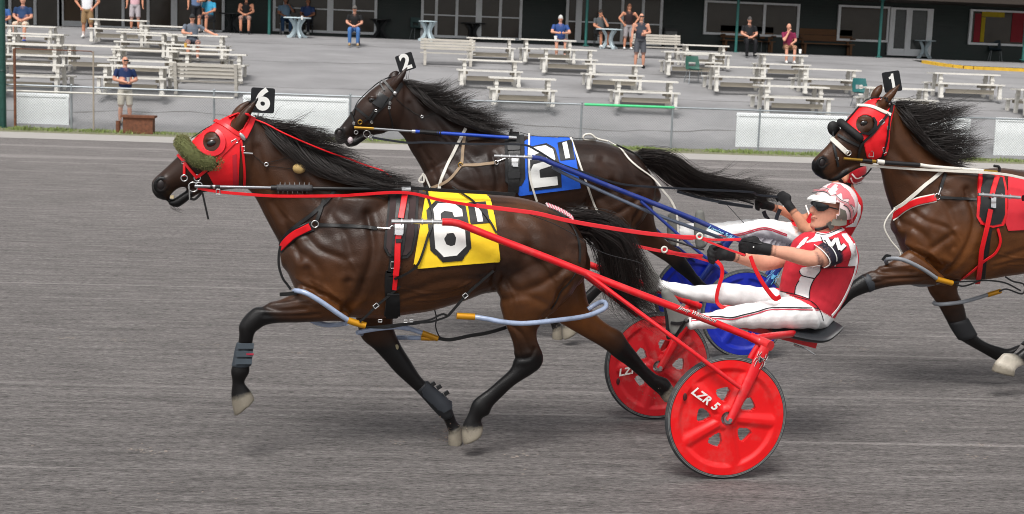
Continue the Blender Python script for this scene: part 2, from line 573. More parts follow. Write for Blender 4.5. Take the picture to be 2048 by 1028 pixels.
def sheet(x0, x1, ys, zs, nx=2):
    mb = MB(); X = np.linspace(x0, x1, nx)
    vs = [(x, y, z) for y, z in zip(ys, zs) for x in X]
    return mb.add(vs, [(j * nx + i, j * nx + i + 1, (j + 1) * nx + i + 1, (j + 1) * nx + i) for j in range(len(ys) - 1) for i in range(nx - 1)])

YBANDS = [(float(at_z(px, py, 0)[1]), w_, a_) for px, py, w_, a_ in ((0, 289, .35, .4), (0, 311, .3, .4), (0, 340, .2, .15), (1200, 345, .25, .25), (1900, 800, .05, .3), (300, 785, .03, .25))]
def track_material():
    m = bpy.data.materials.new('track_stone_dust'); m.use_nodes = True
    nt = m.node_tree; N = nt.nodes; L = nt.links; b = N['Principled BSDF']
    tc = N.new('ShaderNodeTexCoord')
    def noise(scale, stretch, detail=6, rough=0.65):
        mp = N.new('ShaderNodeMapping'); mp.inputs['Scale'].default_value = stretch
        L.new(tc.outputs['Object'], mp.inputs['Vector'])
        n = N.new('ShaderNodeTexNoise'); n.inputs['Scale'].default_value = scale; n.inputs['Detail'].default_value = detail
        n.inputs['Roughness'].default_value = rough
        L.new(mp.outputs[0], n.inputs['Vector']); return n.outputs['Fac']
    def rng(s, a, b_, c, d):
        r = N.new('ShaderNodeMapRange'); r.inputs['From Min'].default_value = a; r.inputs['From Max'].default_value = b_
        r.inputs['To Min'].default_value = c; r.inputs['To Max'].default_value = d
        L.new(s, r.inputs['Value']); return r.outputs[0]
    def mathn(op, a, b_):
        n = N.new('ShaderNodeMath'); n.operation = op
        for i, q in enumerate((a, b_)):
            if isinstance(q, (int, float)): n.inputs[i].default_value = q
            else: L.new(q, n.inputs[i])
        return n.outputs[0]
    fine = noise(44, (0.40, 1.5, 1), 8, 0.82)       # harrow-drawn grain, long way with the track
    mid = noise(7, (0.22, 1.5, 1), 6)
    big = noise(0.35, (0.5, 1, 1), 3)
    lines = noise(5.5, (0.008, 1.0, 1), 3)         # tyre and drag lines
    tracks = rng(lines, 0.60, 0.67, 0, 0.5)
    v = mathn('MULTIPLY', rng(fine, 0.36, 0.64, 0.34, 1.66), rng(mid, 0.3, 0.7, 0.68, 1.32))
    v = mathn('MULTIPLY', v, rng(big, 0.3, 0.7, 0.92, 1.08))
    v = mathn('ADD', v, tracks)
    fl = rng(noise(34, (0.35, 1.6, 1), 2), 0.70, 0.80, 0, 0.5)   # pale stone flecks
    v = mathn('ADD', v, fl)
    dk = rng(noise(60, (0.30, 1.2, 1), 3, .7), 0.57, 0.64, 1.0, 0.55)   # scattered dark flecks
    v = mathn('MULTIPLY', v, dk)
    v = mathn('MULTIPLY', v, rng(noise(22, (0.30, 1.5, 1), 3, .7), 0.56, 0.66, 1.0, 0.66))
    sx = N.new('ShaderNodeSeparateXYZ'); L.new(tc.outputs['Object'], sx.inputs[0])
    for y0, w_, amp in YBANDS:                       # pale lines drawn by the grader far across the track
        d_ = N.new('ShaderNodeMath'); d_.operation = 'ABSOLUTE'; L.new(mathn('SUBTRACT', mathn('ADD', sx.outputs[1], mathn('MULTIPLY', big, .6)), y0 + .3), d_.inputs[0])
        v = mathn('ADD', v, rng(d_.outputs[0], w_ * .4, w_, amp, 0))
    vc = N.new('ShaderNodeCombineColor')
    for i, k in enumerate((0.204, 0.188, 0.182)):
        L.new(mathn('MULTIPLY', v, k), vc.inputs[i])
    L.new(vc.outputs[0], b.inputs['Base Color'])
    b.inputs['Roughness'].default_value = 0.92
    b.inputs['Specular IOR Level'].default_value = 0.25
    bp = N.new('ShaderNodeBump'); bp.inputs['Strength'].default_value = 0.8; bp.inputs['Distance'].default_value = 0.04
    L.new(mathn('ADD', fine, mid), bp.inputs['Height']); L.new(bp.outputs[0], b.inputs['Normal'])
    return m

M('earth', (96, 92, 84), 0.95)
struct('ground', sheet(-600, 600, [-400, 900], [-0.08, -0.08]), MATS['earth'])
TRACK = track_material()
struct('track', sheet(-120, 120, [-60, 35.0], [0, 0]), TRACK)
struct('track_edge', sheet(-120, 120, [34.2, 36.6], [0.006, 0.006]),
       M('pale_stone_dust', (160, 156, 152), 0.95, var=0.14, scale=5, stretch=(0.3, 3, 1), bump=0.5, bscale=30))
struct('verge', sheet(-120, 120, [36.4, 36.7, 37.0, 37.6], [0.0, 0.03, 0.05, 0.07]), M('verge_soil', (112, 112, 88), 0.95, var=0.35, scale=9))
ay = np.linspace(37.3, 60, 80)
struct('apron', sheet(-60, 60, list(ay), [gz(y) + 0.012 for y in ay], 2),
       M('apron_asphalt', (133, 132, 133), 0.9, var=0.22, scale=0.9, bump=0.4, bscale=90, stretch=(0.6, 1, 1)), 180)

CRK = M('asphalt_crack', (96, 94, 92), .95, var=.3, scale=8)
for k, (Y0, w) in enumerate(((38.6, .05), (41.2, .04), (45.6, .05), (50.2, .04))):
    mb = MB(); xs = np.linspace(-16, 24, 90); yy = Y0 + .12 * np.sin(xs * .8 + k) + .05 * np.sin(xs * 3.1 + 2 * k) + RNG.normal(0, .012, 90)
    vs = []
    for x, y in zip(xs, yy):
        ww = w * RNG.uniform(.3, 1.2); vs += [(x, y, gz(y) + .016), (x, y + ww, gz(y + ww) + .016)]
    mb.add(vs, [(2 * i, 2 * i + 2, 2 * i + 3, 2 * i + 1) for i in range(89)]); struct('apron_crack', mb, CRK)

# grass tufts along the verge
mb = MB()
for _ in range(15000):
    x = RNG.uniform(-12, 21); y = RNG.choice([RNG.uniform(36.7, 37.35), RNG.normal(36.95, 0.14)])
    clump = 0.55 + 0.45 * math.sin(x * 1.9) * math.sin(x * 0.53 + 1) + 0.3 * math.sin(x * 7.1)
    if RNG.random() > 0.25 + clump: continue
    h = RNG.uniform(0.04, 0.12) * (0.55 + 0.6 * max(0, clump)); a = RNG.uniform(0, 6.28); w = RNG.uniform(0.006, 0.014)
    lx, ly = RNG.normal(0, 0.04, 2)
    p = np.array([x, y, 0.03]); e = np.array([math.cos(a) * w, math.sin(a) * w, 0])
    mid = p + np.array([lx * .4, ly * .4, h * .6])
    mb.add([p - e, p + e, mid + e * .7, mid - e * .7, p + np.array([lx, ly, h])], [(0, 1, 2, 3), (3, 2, 4)])
struct('grass', mb, M('grass_blades', (122, 138, 78), 0.8, var=0.4, scale=2.5), 0, 'stuff')

# loose stones and hoof-thrown clods on the track
mb = MB()
def clod(x, y, r, sq):
    k = RNG.integers(0, 99); vs = []; rr = RNG.uniform(0.6, 1.25, 12)
    for i in range(6):
        a = i * math.pi / 3
        vs.append((x + math.cos(a) * r * rr[i] * 1.5, y + math.sin(a) * r * rr[i], 0.0))
    for i in range(6):
        a = i * math.pi / 3 + .3
        vs.append((x + math.cos(a) * r * .6 * rr[6 + i] * 1.5, y + math.sin(a) * r * .6 * rr[6 + i], r * sq * rr[6 + i]))
    mb.add(vs, [(i, (i + 1) % 6, 6 + (i + 1) % 6, 6 + i) for i in range(6)] + [(6, 7, 8, 9, 10, 11)])
for _ in range(700):
    y = 5.2 + 20 * RNG.random() ** 2.0; x = RNG.uniform(-.42, .5) * (y + 1)
    clod(x, y, RNG.uniform(0.003, 0.008), RNG.uniform(.3, .7))
for (px, py) in ((130, 676), (250, 680), (420, 690), (690, 680), (270, 900), (320, 902), (800, 885), (1040, 912), (1715, 697), (1690, 765), (1960, 890), (1950, 915), (60, 370), (600, 706), (780, 720)):
    c = at_z(px, py, 0)
    for _ in range(12):
        clod(c[0] + RNG.normal(0, .05), c[1] + RNG.normal(0, .03), RNG.uniform(0.003, 0.008), RNG.uniform(.3, .7))
struct('track_clods', mb, M('clod_dust', (128, 119, 112), 0.95, var=0.3, scale=30), 0, 'stuff')

# dirt thrown up by the hooves
mb = MB()
for px, py, Yd, n_ in ((895, 885, 8.15, 90), (1318, 800, 8.5, 40), (935, 885, 8.0, 50), (1115, 672, 11.4, 40)):
    for _ in range(n_):
        q = at_y(px - abs(RNG.normal(0, 26)) * .6 + 8 - 2, py - abs(RNG.normal(0, 22)), Yd + RNG.normal(0, .06)); r = RNG.uniform(.0012, .004)
        if q[2] < .004: continue
        mb.add([q + RNG.normal(0, r, 3) for _k in range(4)], [(0, 1, 2), (0, 2, 3), (0, 3, 1), (1, 3, 2)])
struct('kicked_dirt', mb, M('dirt_bits', (118, 104, 94), .95), 0, 'stuff')

# ------------------------------------------------------------------ clubhouse behind the apron
FY = 57.2
WHITE = M('painted_white', (222, 224, 226), 0.5, var=0.06, scale=4, dust=0.15)
ALU = M('white_aluminium', (240, 243, 245), 0.4, var=0.05)
DGREEN = M('dark_green_siding', (16, 36, 32), 0.45, var=0.25, scale=3)
PANE = M('dark_glass', (70, 63, 55), 0.1, var=0.25, scale=0.8)
house = thing('clubhouse', 'long dark green clubhouse with white framed glass doors behind the tables', 'building', (4, FY, 2.86))
def fx(px, py=50): return at_y(px, py, FY)[0]
def fz(px, py): return at_y(px, py, FY)[2]
mb = MB(); mb.box((4, FY + 0.4, 4.7), (70, 0.5, 4.4)); build('wall', mb, DGREEN, house, 0)
mb = MB()
for k in range(17): mb.box((4, FY + 0.14, 2.95 + k * 0.13), (70, 0.02, 0.105))
build('siding', mb, DGREEN, house, 0)
mb = MB(); mb.box((4, 55.6, 5.35), (72, 5.2, 0.6)); mb.box((4, 53.05, 5.35), (72, 0.12, 0.75))
build('roof', mb, M('soffit_brown', (52, 44, 38), 0.8, var=0.15), house, 0)
def glazing(name, xs, ztop, zbot, transom=None, thick=(), y=FY, sill=0.1, pane=PANE):
    X = [fx(p) for p in xs]; fr = MB(); w = 0.11
    for i, x in enumerate(X):
        ww = 0.24 if i in thick else w
        fr.box((x, y + 0.06, (ztop + zbot) / 2), (ww, 0.12, ztop - zbot))
    for a, b in zip(X[:-1], X[1:]):
        fr.box(((a + b) / 2, y + 0.062, zbot + sill / 2), (b - a - w, 0.10, sill))
        fr.box(((a + b) / 2, y + 0.062, ztop - 0.04), (b - a - w, 0.10, 0.08))
        if transom: fr.box(((a + b) / 2, y + 0.062, transom), (b - a - w, 0.09, 0.05))
    g = build(name, fr, ALU, house, 0)
    for a, b in zip(X[:-1], X[1:]):
        m2 = MB(); m2.box(((a + b) / 2, y + 0.09, (ztop + zbot) / 2), (b - a - w * .9, 0.03, ztop - zbot - 0.1)); build('pane', m2, pane, g, 0)
    return g
glazing('sliding_door', (548, 569, 615, 660, 707, 751), 4.95, fz(650, 66), fz(650, 18.5), (3,))
glazing('sliding_door', (844, 872, 913, 957, 1000, 1041), 4.95, fz(957, 78), fz(957, 33), (3,))
glazing('sliding_door', (1134, 1157, 1199, 1244, 1285, 1322), 4.95, fz(1230, 88), fz(1230, 46), (1,))
glazing('window', (1410, 1528, 1596), fz(1500, 4), fz(1500, 72), sill=0.09)
glazing('window', (1678, 1777), fz(1720, 11), fz(1720, 83), sill=0.09)
glazing('door', (1784, 1818, 1860), fz(1820, 16), fz(1820, 112), sill=0.28, thick=(0, 1, 2), pane=M('grey_glass', (84, 88, 88), 0.12, var=0.2))
glazing('window', (1942, 2052), fz(1990, 20), fz(1990, 91), sill=0.09)
glazing('sliding_door', (193, 246, 296, 348, 402, 446), 4.7, fz(300, 60), thick=(3,))
glazing('door', (121, 168), 4.7, fz(140, 57), thick=(0, 1), pane=M('brown_panel', (92, 76, 60), 0.7))
glazing('sliding_door', (20, 70, 121), 4.7, fz(60, 55))
mb = MB(); mb.box((fx(146), FY + 0.03, fz(146, 51)), (fx(165) - fx(127), 0.05, 0.36)); build('kick_panel', mb, WHITE, house, 0)
mb = MB()   # red and yellow banner behind the right window
X0, X1 = fx(1950), fx(2046)
RED_B = M('banner_red', (150, 40, 50), 0.8); YEL_B = M('banner_yellow', (190, 165, 30), 0.8)
mb.box((X0 + .13, FY + 0.055, fz(1990, 57)), (.26, .02, 1.15)); build('banner', mb, RED_B, house, 0); mb = MB(); mb.box((X1 - .2, FY + 0.055, fz(1990, 53)), (.5, .02, 1.2)); build('banner', mb, RED_B, house, 0)
mb = MB(); mb.box((X0 + .36, FY + 0.052, fz(1990, 60)), (.16, .02, 1.0)); build('banner', mb, YEL_B, house, 0); mb = MB(); mb.box((X0 + .75, FY + 0.05, fz(1990, 29)), (.95, .02, .2)); build('banner', mb, YEL_B, house, 0)

# green porch poles
GPOLE = M('green_pole_paint', (42, 104, 98), 0.5, var=0.2, scale=6)
for i, (px, py, lab) in enumerate(((538, 74, 'slim green porch pole beside the white cafe table and seated pair'), (844 + 22, 80, None), (1171, 92, 'slim green porch pole just left of round pale table'),
                        (1471, 106, 'slim green porch pole in front of brown benches'), (1757, 115, 'slim green porch pole left of grey double door'), (2046, 120, 'slim green porch pole at right edge of the picture'))):
    if lab is None: continue
    b = at_y(px, py, 53.9)
    mb = MB(); mb.tube([(b[0], b[1], b[2] - .05), (b[0], b[1], 5.06)], 0.055, 12); mb.box((b[0], b[1], b[2] + .02), (.2, .2, .04)); mb.box((b[0], b[1], 4.98), (.18, .18, .04))
    tag(build('porch_pole', mb, GPOLE), lab, 'pole', 'porch poles')

# ------------------------------------------------------------------ trackside fence
FN = 37.45
GALV = M('galvanised_steel', (150, 156, 160), 0.45, metal=0.6, var=0.12)
fence = thing('chain_link_fence', 'galvanised chain link fence along the far edge of the track', 'fence', (3, FN, 0))
def rz(px, py): return at_y(px, py, FN)
rail = [(0, 168.5), (500, 186), (900, 202), (1420, 218.7), (1700, 226.5), (2048, 236)]
rp = [rz(*p) for p in rail]
zr = float(np.mean([p[2] for p in rp]))
x0f, x1f = rp[0][0] - 3, rp[-1][0] + 3
def fxp(px): return rz(px, 230)[0]
mb = MB(); mb.tube([(x0f, FN, zr), (fxp(1168), FN, zr)], 0.024, 8); build('top_rail', mb, GALV, fence)
mb = MB(); mb.tube([(fxp(1348), FN, zr), (x1f, FN, zr)], 0.024, 8); build('top_rail', mb, GALV, fence)
mb = MB(); mb.tube([(fxp(1168), FN, zr), (fxp(1348), FN, zr)], 0.034, 8); o = build('top_rail', mb, M('bright_green_sleeve', (70, 200, 130), 0.5), fence); o['label'] = 'bright green sleeve on the rail'
for px in (-90, 143, 428, 700, 1163, 1345, 1520, 1900, 2080):
    mb = MB(); X = fxp(px); mb.tube([(X, FN, 0.0), (X, FN, zr + .03)], 0.028, 8); mb.sphere((X, FN, zr + .04), .035, 8, 6); build('post', mb, GALV, fence)
mb = MB(); sp = 0.07; hgt = zr - 0.06
for k in range(int((x1f - x0f + hgt) / sp)):
    for s_ in (1, -1):
        xa = x0f - (hgt if s_ > 0 else 0) + k * sp; xb = xa + hgt if s_ > 0 else xa + hgt
        za, zb = (0.05, zr) if s_ > 0 else (zr, 0.05)
        mb.tube([(xa, FN + .02 * s_ * .3, za), (xb, FN + .02 * s_ * .3, zb)], 0.0027, 3, cap=False)
o = build('wire_mesh', mb, M('mesh_wire', (140, 146, 150), 0.5, metal=0.5), fence, 0); o['kind'] = 'stuff'
mb = MB(); a = rz(0, 180); b = rz(468, 194.5); mb.tube([(a[0] - 2, FN - .12, a[2]), (b[0], FN - .12, a[2])], 0.022, 8)
o = build('lower_rail', mb, M('worn_white_pipe', (206, 204, 196), 0.6, dust=.3), fence)
# white boards behind the fence
BOARD = M('white_board', (242, 246, 247), 0.6, var=0.05, scale=3, dust=0.1)
for (xa, xb, ya, yb, lab) in ((32, 138, 187, 256, 'low white board behind the fence by the green post'), (487, 697, 192, 262, 'long white board behind fence at head of leading horse'),
                          (1474, 1692, 227, 304, 'white board behind fence left of the red hooded horse'), (1850, 1938, 236, 306, 'white board behind fence seen through black blown mane'), (1992, 2110, 237, 318, 'white board behind fence at right edge of picture')):
    p = at_y(xa, ya, FN + .35); q = at_y(xb, (ya + yb) / 2, FN + .35)
    zt = p[2] - 0.0; t = thing('white_board', lab, 'board', ((p[0] + q[0]) / 2, FN + .35, .05), 'white boards along the fence')
    mb = MB(); mb.box(((p[0] + q[0]) / 2, FN + .35, (zt + .06) / 2 + .03), (q[0] - p[0], 0.03, zt - .06)); build('panel', mb, BOARD, t, 0)
    mb = MB(); mb.box(((p[0] + q[0]) / 2, FN + .325, zt - .03), (q[0] - p[0] + .03, 0.02, 0.06)); build('top_trim', mb, BOARD, t, 0)
    for x in (p[0] + .03, q[0] - .03):
        mb = MB(); mb.box((x, FN + .327, zt / 2), (0.06, 0.016, zt - .12)); build('upright', mb, BOARD, t, 0)

# posts and box at the left end
mb = MB(); X = fxp(9); mb.tube([(X, FN - .15, 0), (X, FN - .15, 3.0), (X - .02, FN - .15, 6)], 0.088, 14); mb.box((X, FN - .15, .03), (.3, .3, .06)); mb.torus((X, FN - .15, 1.5), .09, .012, (0, 0, 1))
tag(build('lamp_pole', mb, M('dark_green_pole', (22, 66, 58), 0.45, var=0.2)), 'tall dark green pole at left edge by the fence', 'pole')
RUST = M('rusty_steel', (106, 66, 46), 0.85, var=0.4, scale=15, bump=.4)
t = thing('gate_frame', 'thin rusty steel gate frame beside the tall green pole', 'gate', (fxp(110), FN - .3, 0))
zt = at_y(30, 97, FN - .3)[2]
xa_, xb_ = at_y(30, 200, FN - .3)[0], at_y(187, 200, FN - .3)[0]
for X, r in ((xa_, .035), (xb_, .022)):
    mb = MB(); mb.tube([(X, FN - .3, 0), (X, FN - .3, zt)], r, 8); build('post', mb, RUST if r > .03 else M('weathered_pipe', (150, 140, 126), .7, dust=.3), t)
mb = MB(); mb.tube([(xa_, FN - .3, zt), (xb_ - .05, FN - .3, zt), (xb_, FN - .3, zt - .05)], .013, 8); build('top_bar', mb, RUST, t)
t = thing('rusty_box', 'squat rusty brown metal box on the verge at the fence', 'box', (*at_y(278, 262, 36.95)[:2], .04))
bx = at_y(278, 250, 36.95)[0]
mb = MB(); mb.box((bx, 36.95, .24), (.74, .35, .40)); build('body', mb, RUST, t, 0)
mb = MB(); mb.box((bx, 36.95, .47), (.84, .44, .055)); build('lid', mb, RUST, t, 0)
mb = MB(); mb.tube([(bx - .52, 36.95, .03), (bx - .52, 36.95, .34)], .06, 8); build('stub_post', mb, RUST, t)

# yellow kerb at upper right
t = thing('yellow_kerb', 'worn yellow painted kerb curving below the porch at right', 'kerb', place(1950, 137))
pts = [(1848, 127), (1880, 132), (1930, 138), (1990, 141), (2060, 144)]
P = []
for p in pts: P.append(place(*p) + np.array([0, 0, .05]))
P = crom(P, 13); Nn = np.tile((0, 0, 1.0), (13, 1))
mb = MB()
for i in range(12): mb.beam(P[i], P[i + 1], .26, .13)
build('kerb_stone', mb, M('worn_yellow_paint', (206, 164, 48), .8, var=.25, scale=6), t, 0)
mb = MB()
for i in range(12):
    a, b = P[i], P[i + 1]; mb.box(((a + b) / 2 + np.array([0, .9, .0])), (abs(b[0] - a[0]) * .999, 1.5, .16))
build('planting_bed', mb, M('bed_soil', (44, 44, 36), .95, var=.4), t, 0)

# ------------------------------------------------------------------ picnic tables
WOODW = M('weathered_white_wood', (216, 213, 206), 0.75, var=0.14, scale=5, stretch=(.4, 5, 5), dust=.35)
WOODG = M('grey_bare_wood', (158, 150, 136), 0.85, var=0.25, scale=5, stretch=(.4, 5, 5))
def plank(mb, c, size, gaps=1, axis=1):
    """a row of boards, joints open"""
    n = gaps; L_ = size[axis]; w = L_ / n
    for k in range(n):
        cc = list(c); ss = list(size); cc[axis] = c[axis] - L_ / 2 + w * (k + .5); ss[axis] = w - 0.012
        cc[2] += 0.002 * ((k * 7) % 3 - 1)
        mb.box(cc, ss)
def make_table(loc, label, rot=0.0, L_=1.85):
    t = thing('picnic_table', label, 'picnic table', (0, 0, 0), 'picnic tables on the sloping apron')
    mb = MB(); plank(mb, (0, 0, .745), (L_, .74, .045), 5); build('tabletop', mb, WOODW, t, 0)
    for s_ in (-1, 1):
        mb = MB(); plank(mb, (0, s_ * .66, .445), (L_, .27, .045), 2); build('seat', mb, WOODW, t, 0)
        for e in (-1, 1):
            mb = MB(); x = e * (L_ / 2 - .2)
            mb.beam((x, s_ * .24, .72), (x, s_ * .34, 0), .09, .10); mb.box((x, s_ * .27, .58), (.11, .13, .06)); build('leg', mb, WOODW, t, 0)
            mb = MB(); mb.beam((x + .09 * e, s_ * .68, .42), (x + .09 * e, s_ * .70, 0), .09, .10); mb.box((x + .09 * e, s_ * .69, .05), (.12, .13, .07)); build('seat_leg', mb, WOODW, t, 0)
    for e in (-1, 1):
        mb = MB(); mb.box((e * (L_ / 2 - .2) - .06 * e, 0, .38), (.045, 1.4, .09)); build('crossbeam', mb, WOODG, t, 0)
    mb = MB(); mb.box((0, -.62, .22), (L_ - .5, .03, .13)); build('stretcher', mb, WOODG, t, 0)
    return t
PT = None
def table(px0, px1, py, label):
    """px0..px1 tabletop span, py its height in the picture"""
    global PT
    p = place((px0 + px1) / 2, py, .745)
    if PT is None:
        PT = make_table(p, label); t = PT
    else:
        t = copy_tree(PT); t['label'] = label
    t.location = p + np.array([0, 0, .012]); t.rotation_euler.z = RNG.normal(0, .03)
    t.scale.x = np.clip((at_y(px1, py, p[1])[0] - at_y(px0, py, p[1])[0]) / 1.85, .85, 1.2)
    return t
for a in ((978, 1110, 158, 'picnic table with bare brown seat edge in front row by the fence, centre'), (1222, 1353, 163, 'picnic table behind the bright green fence sleeve'),
          (1512, 1652, 174, 'picnic table nearest the fence just left of red hooded horse head'), (1725, 1860, 178, 'picnic table right behind the ears of red hooded horse'),
          (2030, 2160, 182, 'picnic table cut by the right edge of the picture'),
          (915, 1043, 122, 'second row picnic table right of the number two plate'), (1167, 1282, 130, 'second row picnic table below man in dark tank top'),
          (1415, 1533, 135, 'second row picnic table just right of left green chair'), (1592, 1716, 140, 'second row picnic table left of the number one plate'), (1862, 1992, 149, 'picnic table standing alone below the yellow kerb'),
          (1080, 1192, 100, 'third row picnic table in front of blue shirted leaning man'), (1325, 1436, 106, 'third row picnic table right behind left green chair'), (1515, 1610, 111, 'picnic table where the man in maroon shirt sits'),
          (937, 1025, 78, 'rear picnic table before the glass doors, left of leaning man'), (1040, 1150, 81, 'picnic table where blue shirted man leans with white cup'), (1362, 1453, 92, 'rear picnic table left of the man in black on bench'),
          (14, 118, 54, 'rear picnic table in front of seated man in navy shirt, far left'), (21, 133, 69, 'second picnic table from the back at far left'), (-10, 128, 90, 'third picnic table from the back at far left'), (0, 138, 130, 'picnic table nearest the fence at far left'),
          (132, 245, 93, 'picnic table between far left column and beer drinker column'), (228, 361, 102, 'picnic table above the bald man at the fence'), (363, 494, 109, 'picnic table right below man in grey shirt and cap'),
          (183, 296, 41, 'rearmost picnic table beside man in white shirt'), (282, 398, 54, 'rear picnic table below checked shirt man'), (238, 338, 66, 'picnic table left half of second row behind beer drinker'), (336, 458, 72, 'picnic table directly behind the man in grey cap'),
          (338, 466, 99, 'picnic table with beer cup where capped man sits'), (200, 341, 134, 'picnic table with bare brown edge behind bald man at fence')):
    table(*a)

# slatted benches with backs
BENCHG = M('weathered_bench_wood', (184, 179, 170), .85, var=.2, scale=5, stretch=(.4, 5, 5))
def slat_bench(px0, px1, pyb, label, mat, nsl=4, back=.5, facing=1, seat_h=.44, group='slatted benches'):
    p = place((px0 + px1) / 2, pyb); w = at_y(px1, pyb, p[1])[0] - at_y(px0, pyb, p[1])[0]
    t = thing('slat_bench', label, 'bench', p, group); X, Y, Z = p
    for k in range(nsl):
        mb = MB(); mb.box((X, Y + facing * (.26 + .03 * k), Z + seat_h + .1 + (k + .5) * back / nsl), (w, .03, back / nsl - .018)); build('slat', mb, mat, t, 0)
    for k in range(2):
        mb = MB(); mb.box((X, Y - .1 + k * .2, Z + seat_h), (w, .17, .04)); build('seat_board', mb, mat, t, 0)
    for e in (-1, 1):
        x = X + e * (w / 2 - .15)
        mb = MB(); mb.box((x, Y - .15, Z + seat_h / 2 - .012), (.09, .09, seat_h - .024)); build('leg', mb, mat, t, 0)
        mb = MB(); mb.beam((x, Y + facing * .2, Z), (x, Y + facing * .40, Z + seat_h + back + .1), .08, .07); build('leg', mb, mat, t, 0)
        mb = MB(); mb.box((x, Y + .05, Z + seat_h - .05), (.06, .5, .06)); build('seat_bearer', mb, mat, t, 0)
        if mat is not BENCHG:
            mb = MB(); mb.box((x + e * .1, Y + .05, Z + seat_h + .22), (.1, .55, .05)); build('armrest', mb, mat, t, 0)
    return t
slat_bench(343, 485, 190, 'grey white slatted bench seen from behind right of bald man', BENCHG, 4, .40, -1, .36)
slat_bench(840, 950, 132, 'grey white slatted bench left of rear picnic tables', BENCHG, 4, .36, 1, .40)
slat_bench(1265, 1362, 118, 'grey white slatted bench right behind man in tank top', BENCHG, 4, .36, 1, .40)
BROWNW = M('brown_bench_wood', (112, 76, 46), .7, var=.25, scale=5, stretch=(.4, 5, 5))
slat_bench(1442, 1548, 101, 'brown wooden bench on the porch where man in black sits', BROWNW, 2, .5, 1, group='brown porch benches')
slat_bench(1600, 1706, 108, 'empty brown wooden bench on the porch under the dark window', BROWNW, 2, .5, 1, group='brown porch benches')

# plastic chairs
def shell_chair(px, py, label, rgb, rot):
    p = place(px, py); t = thing('plastic_chair', label, 'chair', p, 'plastic shell chairs')
    mat = M('chair_%d_%d_%d' % rgb, rgb, .4); c, s_ = math.cos(rot), math.sin(rot); ex = np.array([c, s_, 0]); ey = np.array([-s_, c, 0]); ez = np.array([0, 0, 1.0])
    mb = MB(); n = 9
    prof = [(-.22, .45), (-.1, .43), (.08, .43), (.18, .46), (.22, .55), (.25, .68), (.29, .82), (.30, .86)]
    vs = []
    for j, (y, z) in enumerate(prof):
        for i in range(n):
            u = -1 + 2 * i / (n - 1); wd = .23 * (1 - .12 * (j > 5)); vs.append(p + ex * u * wd + ey * (y - .03 * u * u * (j > 3)) + ez * (z + .025 * u * u * (j < 4)))
    fs = [(j * n + i, j * n + i + 1, (j + 1) * n + i + 1, (j + 1) * n + i) for j in range(len(prof) - 1) for i in range(n - 1) if not (j == 4 and 2 <= i <= 5)]
    k = len(vs); vs2 = [v - ey * .012 - ez * .012 for v in vs]
    mb.add(vs + vs2, fs + [tuple(a + k for a in f[::-1]) for f in fs]); build('seat_shell', mb, mat, t, 60)
    for e in (-1, 1):
        for g in (-1, 1):
            mb = MB(); mb.tube([p + ex * e * .18 + ey * g * .12 + ez * .43, p + ex * e * .24 + ey * g * .24], .012, 6); build('leg', mb, GALV, t)
    return t
shell_chair(1387, 168, 'dark green plastic chair among the picnic tables, left one', (38, 84, 72), .15)
shell_chair(1722, 216, 'dark green plastic chair beside the ears of red hooded horse', (24, 92, 92), .1)
shell_chair(1528, 101, 'dark plastic chair on porch right of the man in black', (34, 44, 46), .2)
shell_chair(1990, 118, 'dark plastic chair on porch below the banner window', (30, 48, 58), -.2)
shell_chair(835, 78, 'pale teal plastic chair left of small porch table', (80, 104, 104), .4)

# pedestal and round tables on the porch
def round_table(px, py, label, rgb=(196, 212, 218), r=.5):
    p = place(px, py); t = thing('cafe_table', label, 'table', p, 'porch tables'); mat = M('resin_%d_%d_%d' % rgb, rgb, .45)
    mb = MB(); mb.tube([p + np.array([0, 0, .70]), p + np.array([0, 0, .735]), p + np.array([0, 0, .74])], [r, r, r * .97], 28); build('tabletop', mb, mat, t)
    for k in range(4):
        a = k * math.pi / 2 + .5; d = np.array([math.cos(a), math.sin(a), 0]); z = np.array([0, 0, 1.0])
        q = crom([p + d * .28 + z * .69, p + d * .13 + z * .5, p + d * .10 + z * .3, p + d * .24 + z * .08, p + d * .38 + z * .02], 12)
        mb = MB(); mb.ribbon(q, np.tile(np.cross(d, z), (12, 1)), .12, .05); build('leg', mb, mat, t)
    return t
round_table(594, 76, 'round white resin cafe table between the two seated men')
round_table(1217, 98, 'round pale blue resin cafe table left of man in tank top')
round_table(1848, 117, 'small pale resin table in front of grey double door', r=.42)
round_table(855, 82, 'small pale table at porch pole left of glass doors', r=.35)
DARKT = (36, 38, 40)
round_table(760, 74, 'low dark table right of man in black cap', DARKT, .42)
round_table(945, 78, 'low dark table before the middle glass doors', DARKT, .5)
round_table(465, 66, 'dark table beside the seated man in black vest', DARKT, .55)
p = place(1340, 82); t = thing('waste_bin', 'grey boxy waste bin on porch right of glass doors', 'bin', p)
mb = MB(); mb.box(p + np.array([0, 0, .35]), (.46, .4, .7)); build('bin_body', mb, M('bin_grey', (112, 116, 116), .5), t, 0)
mb = MB(); mb.box(p + np.array([0, 0, .76]), (.5, .44, .12)); build('bin_lid', mb, M('bin_dark', (30, 34, 34), .5), t, 0)
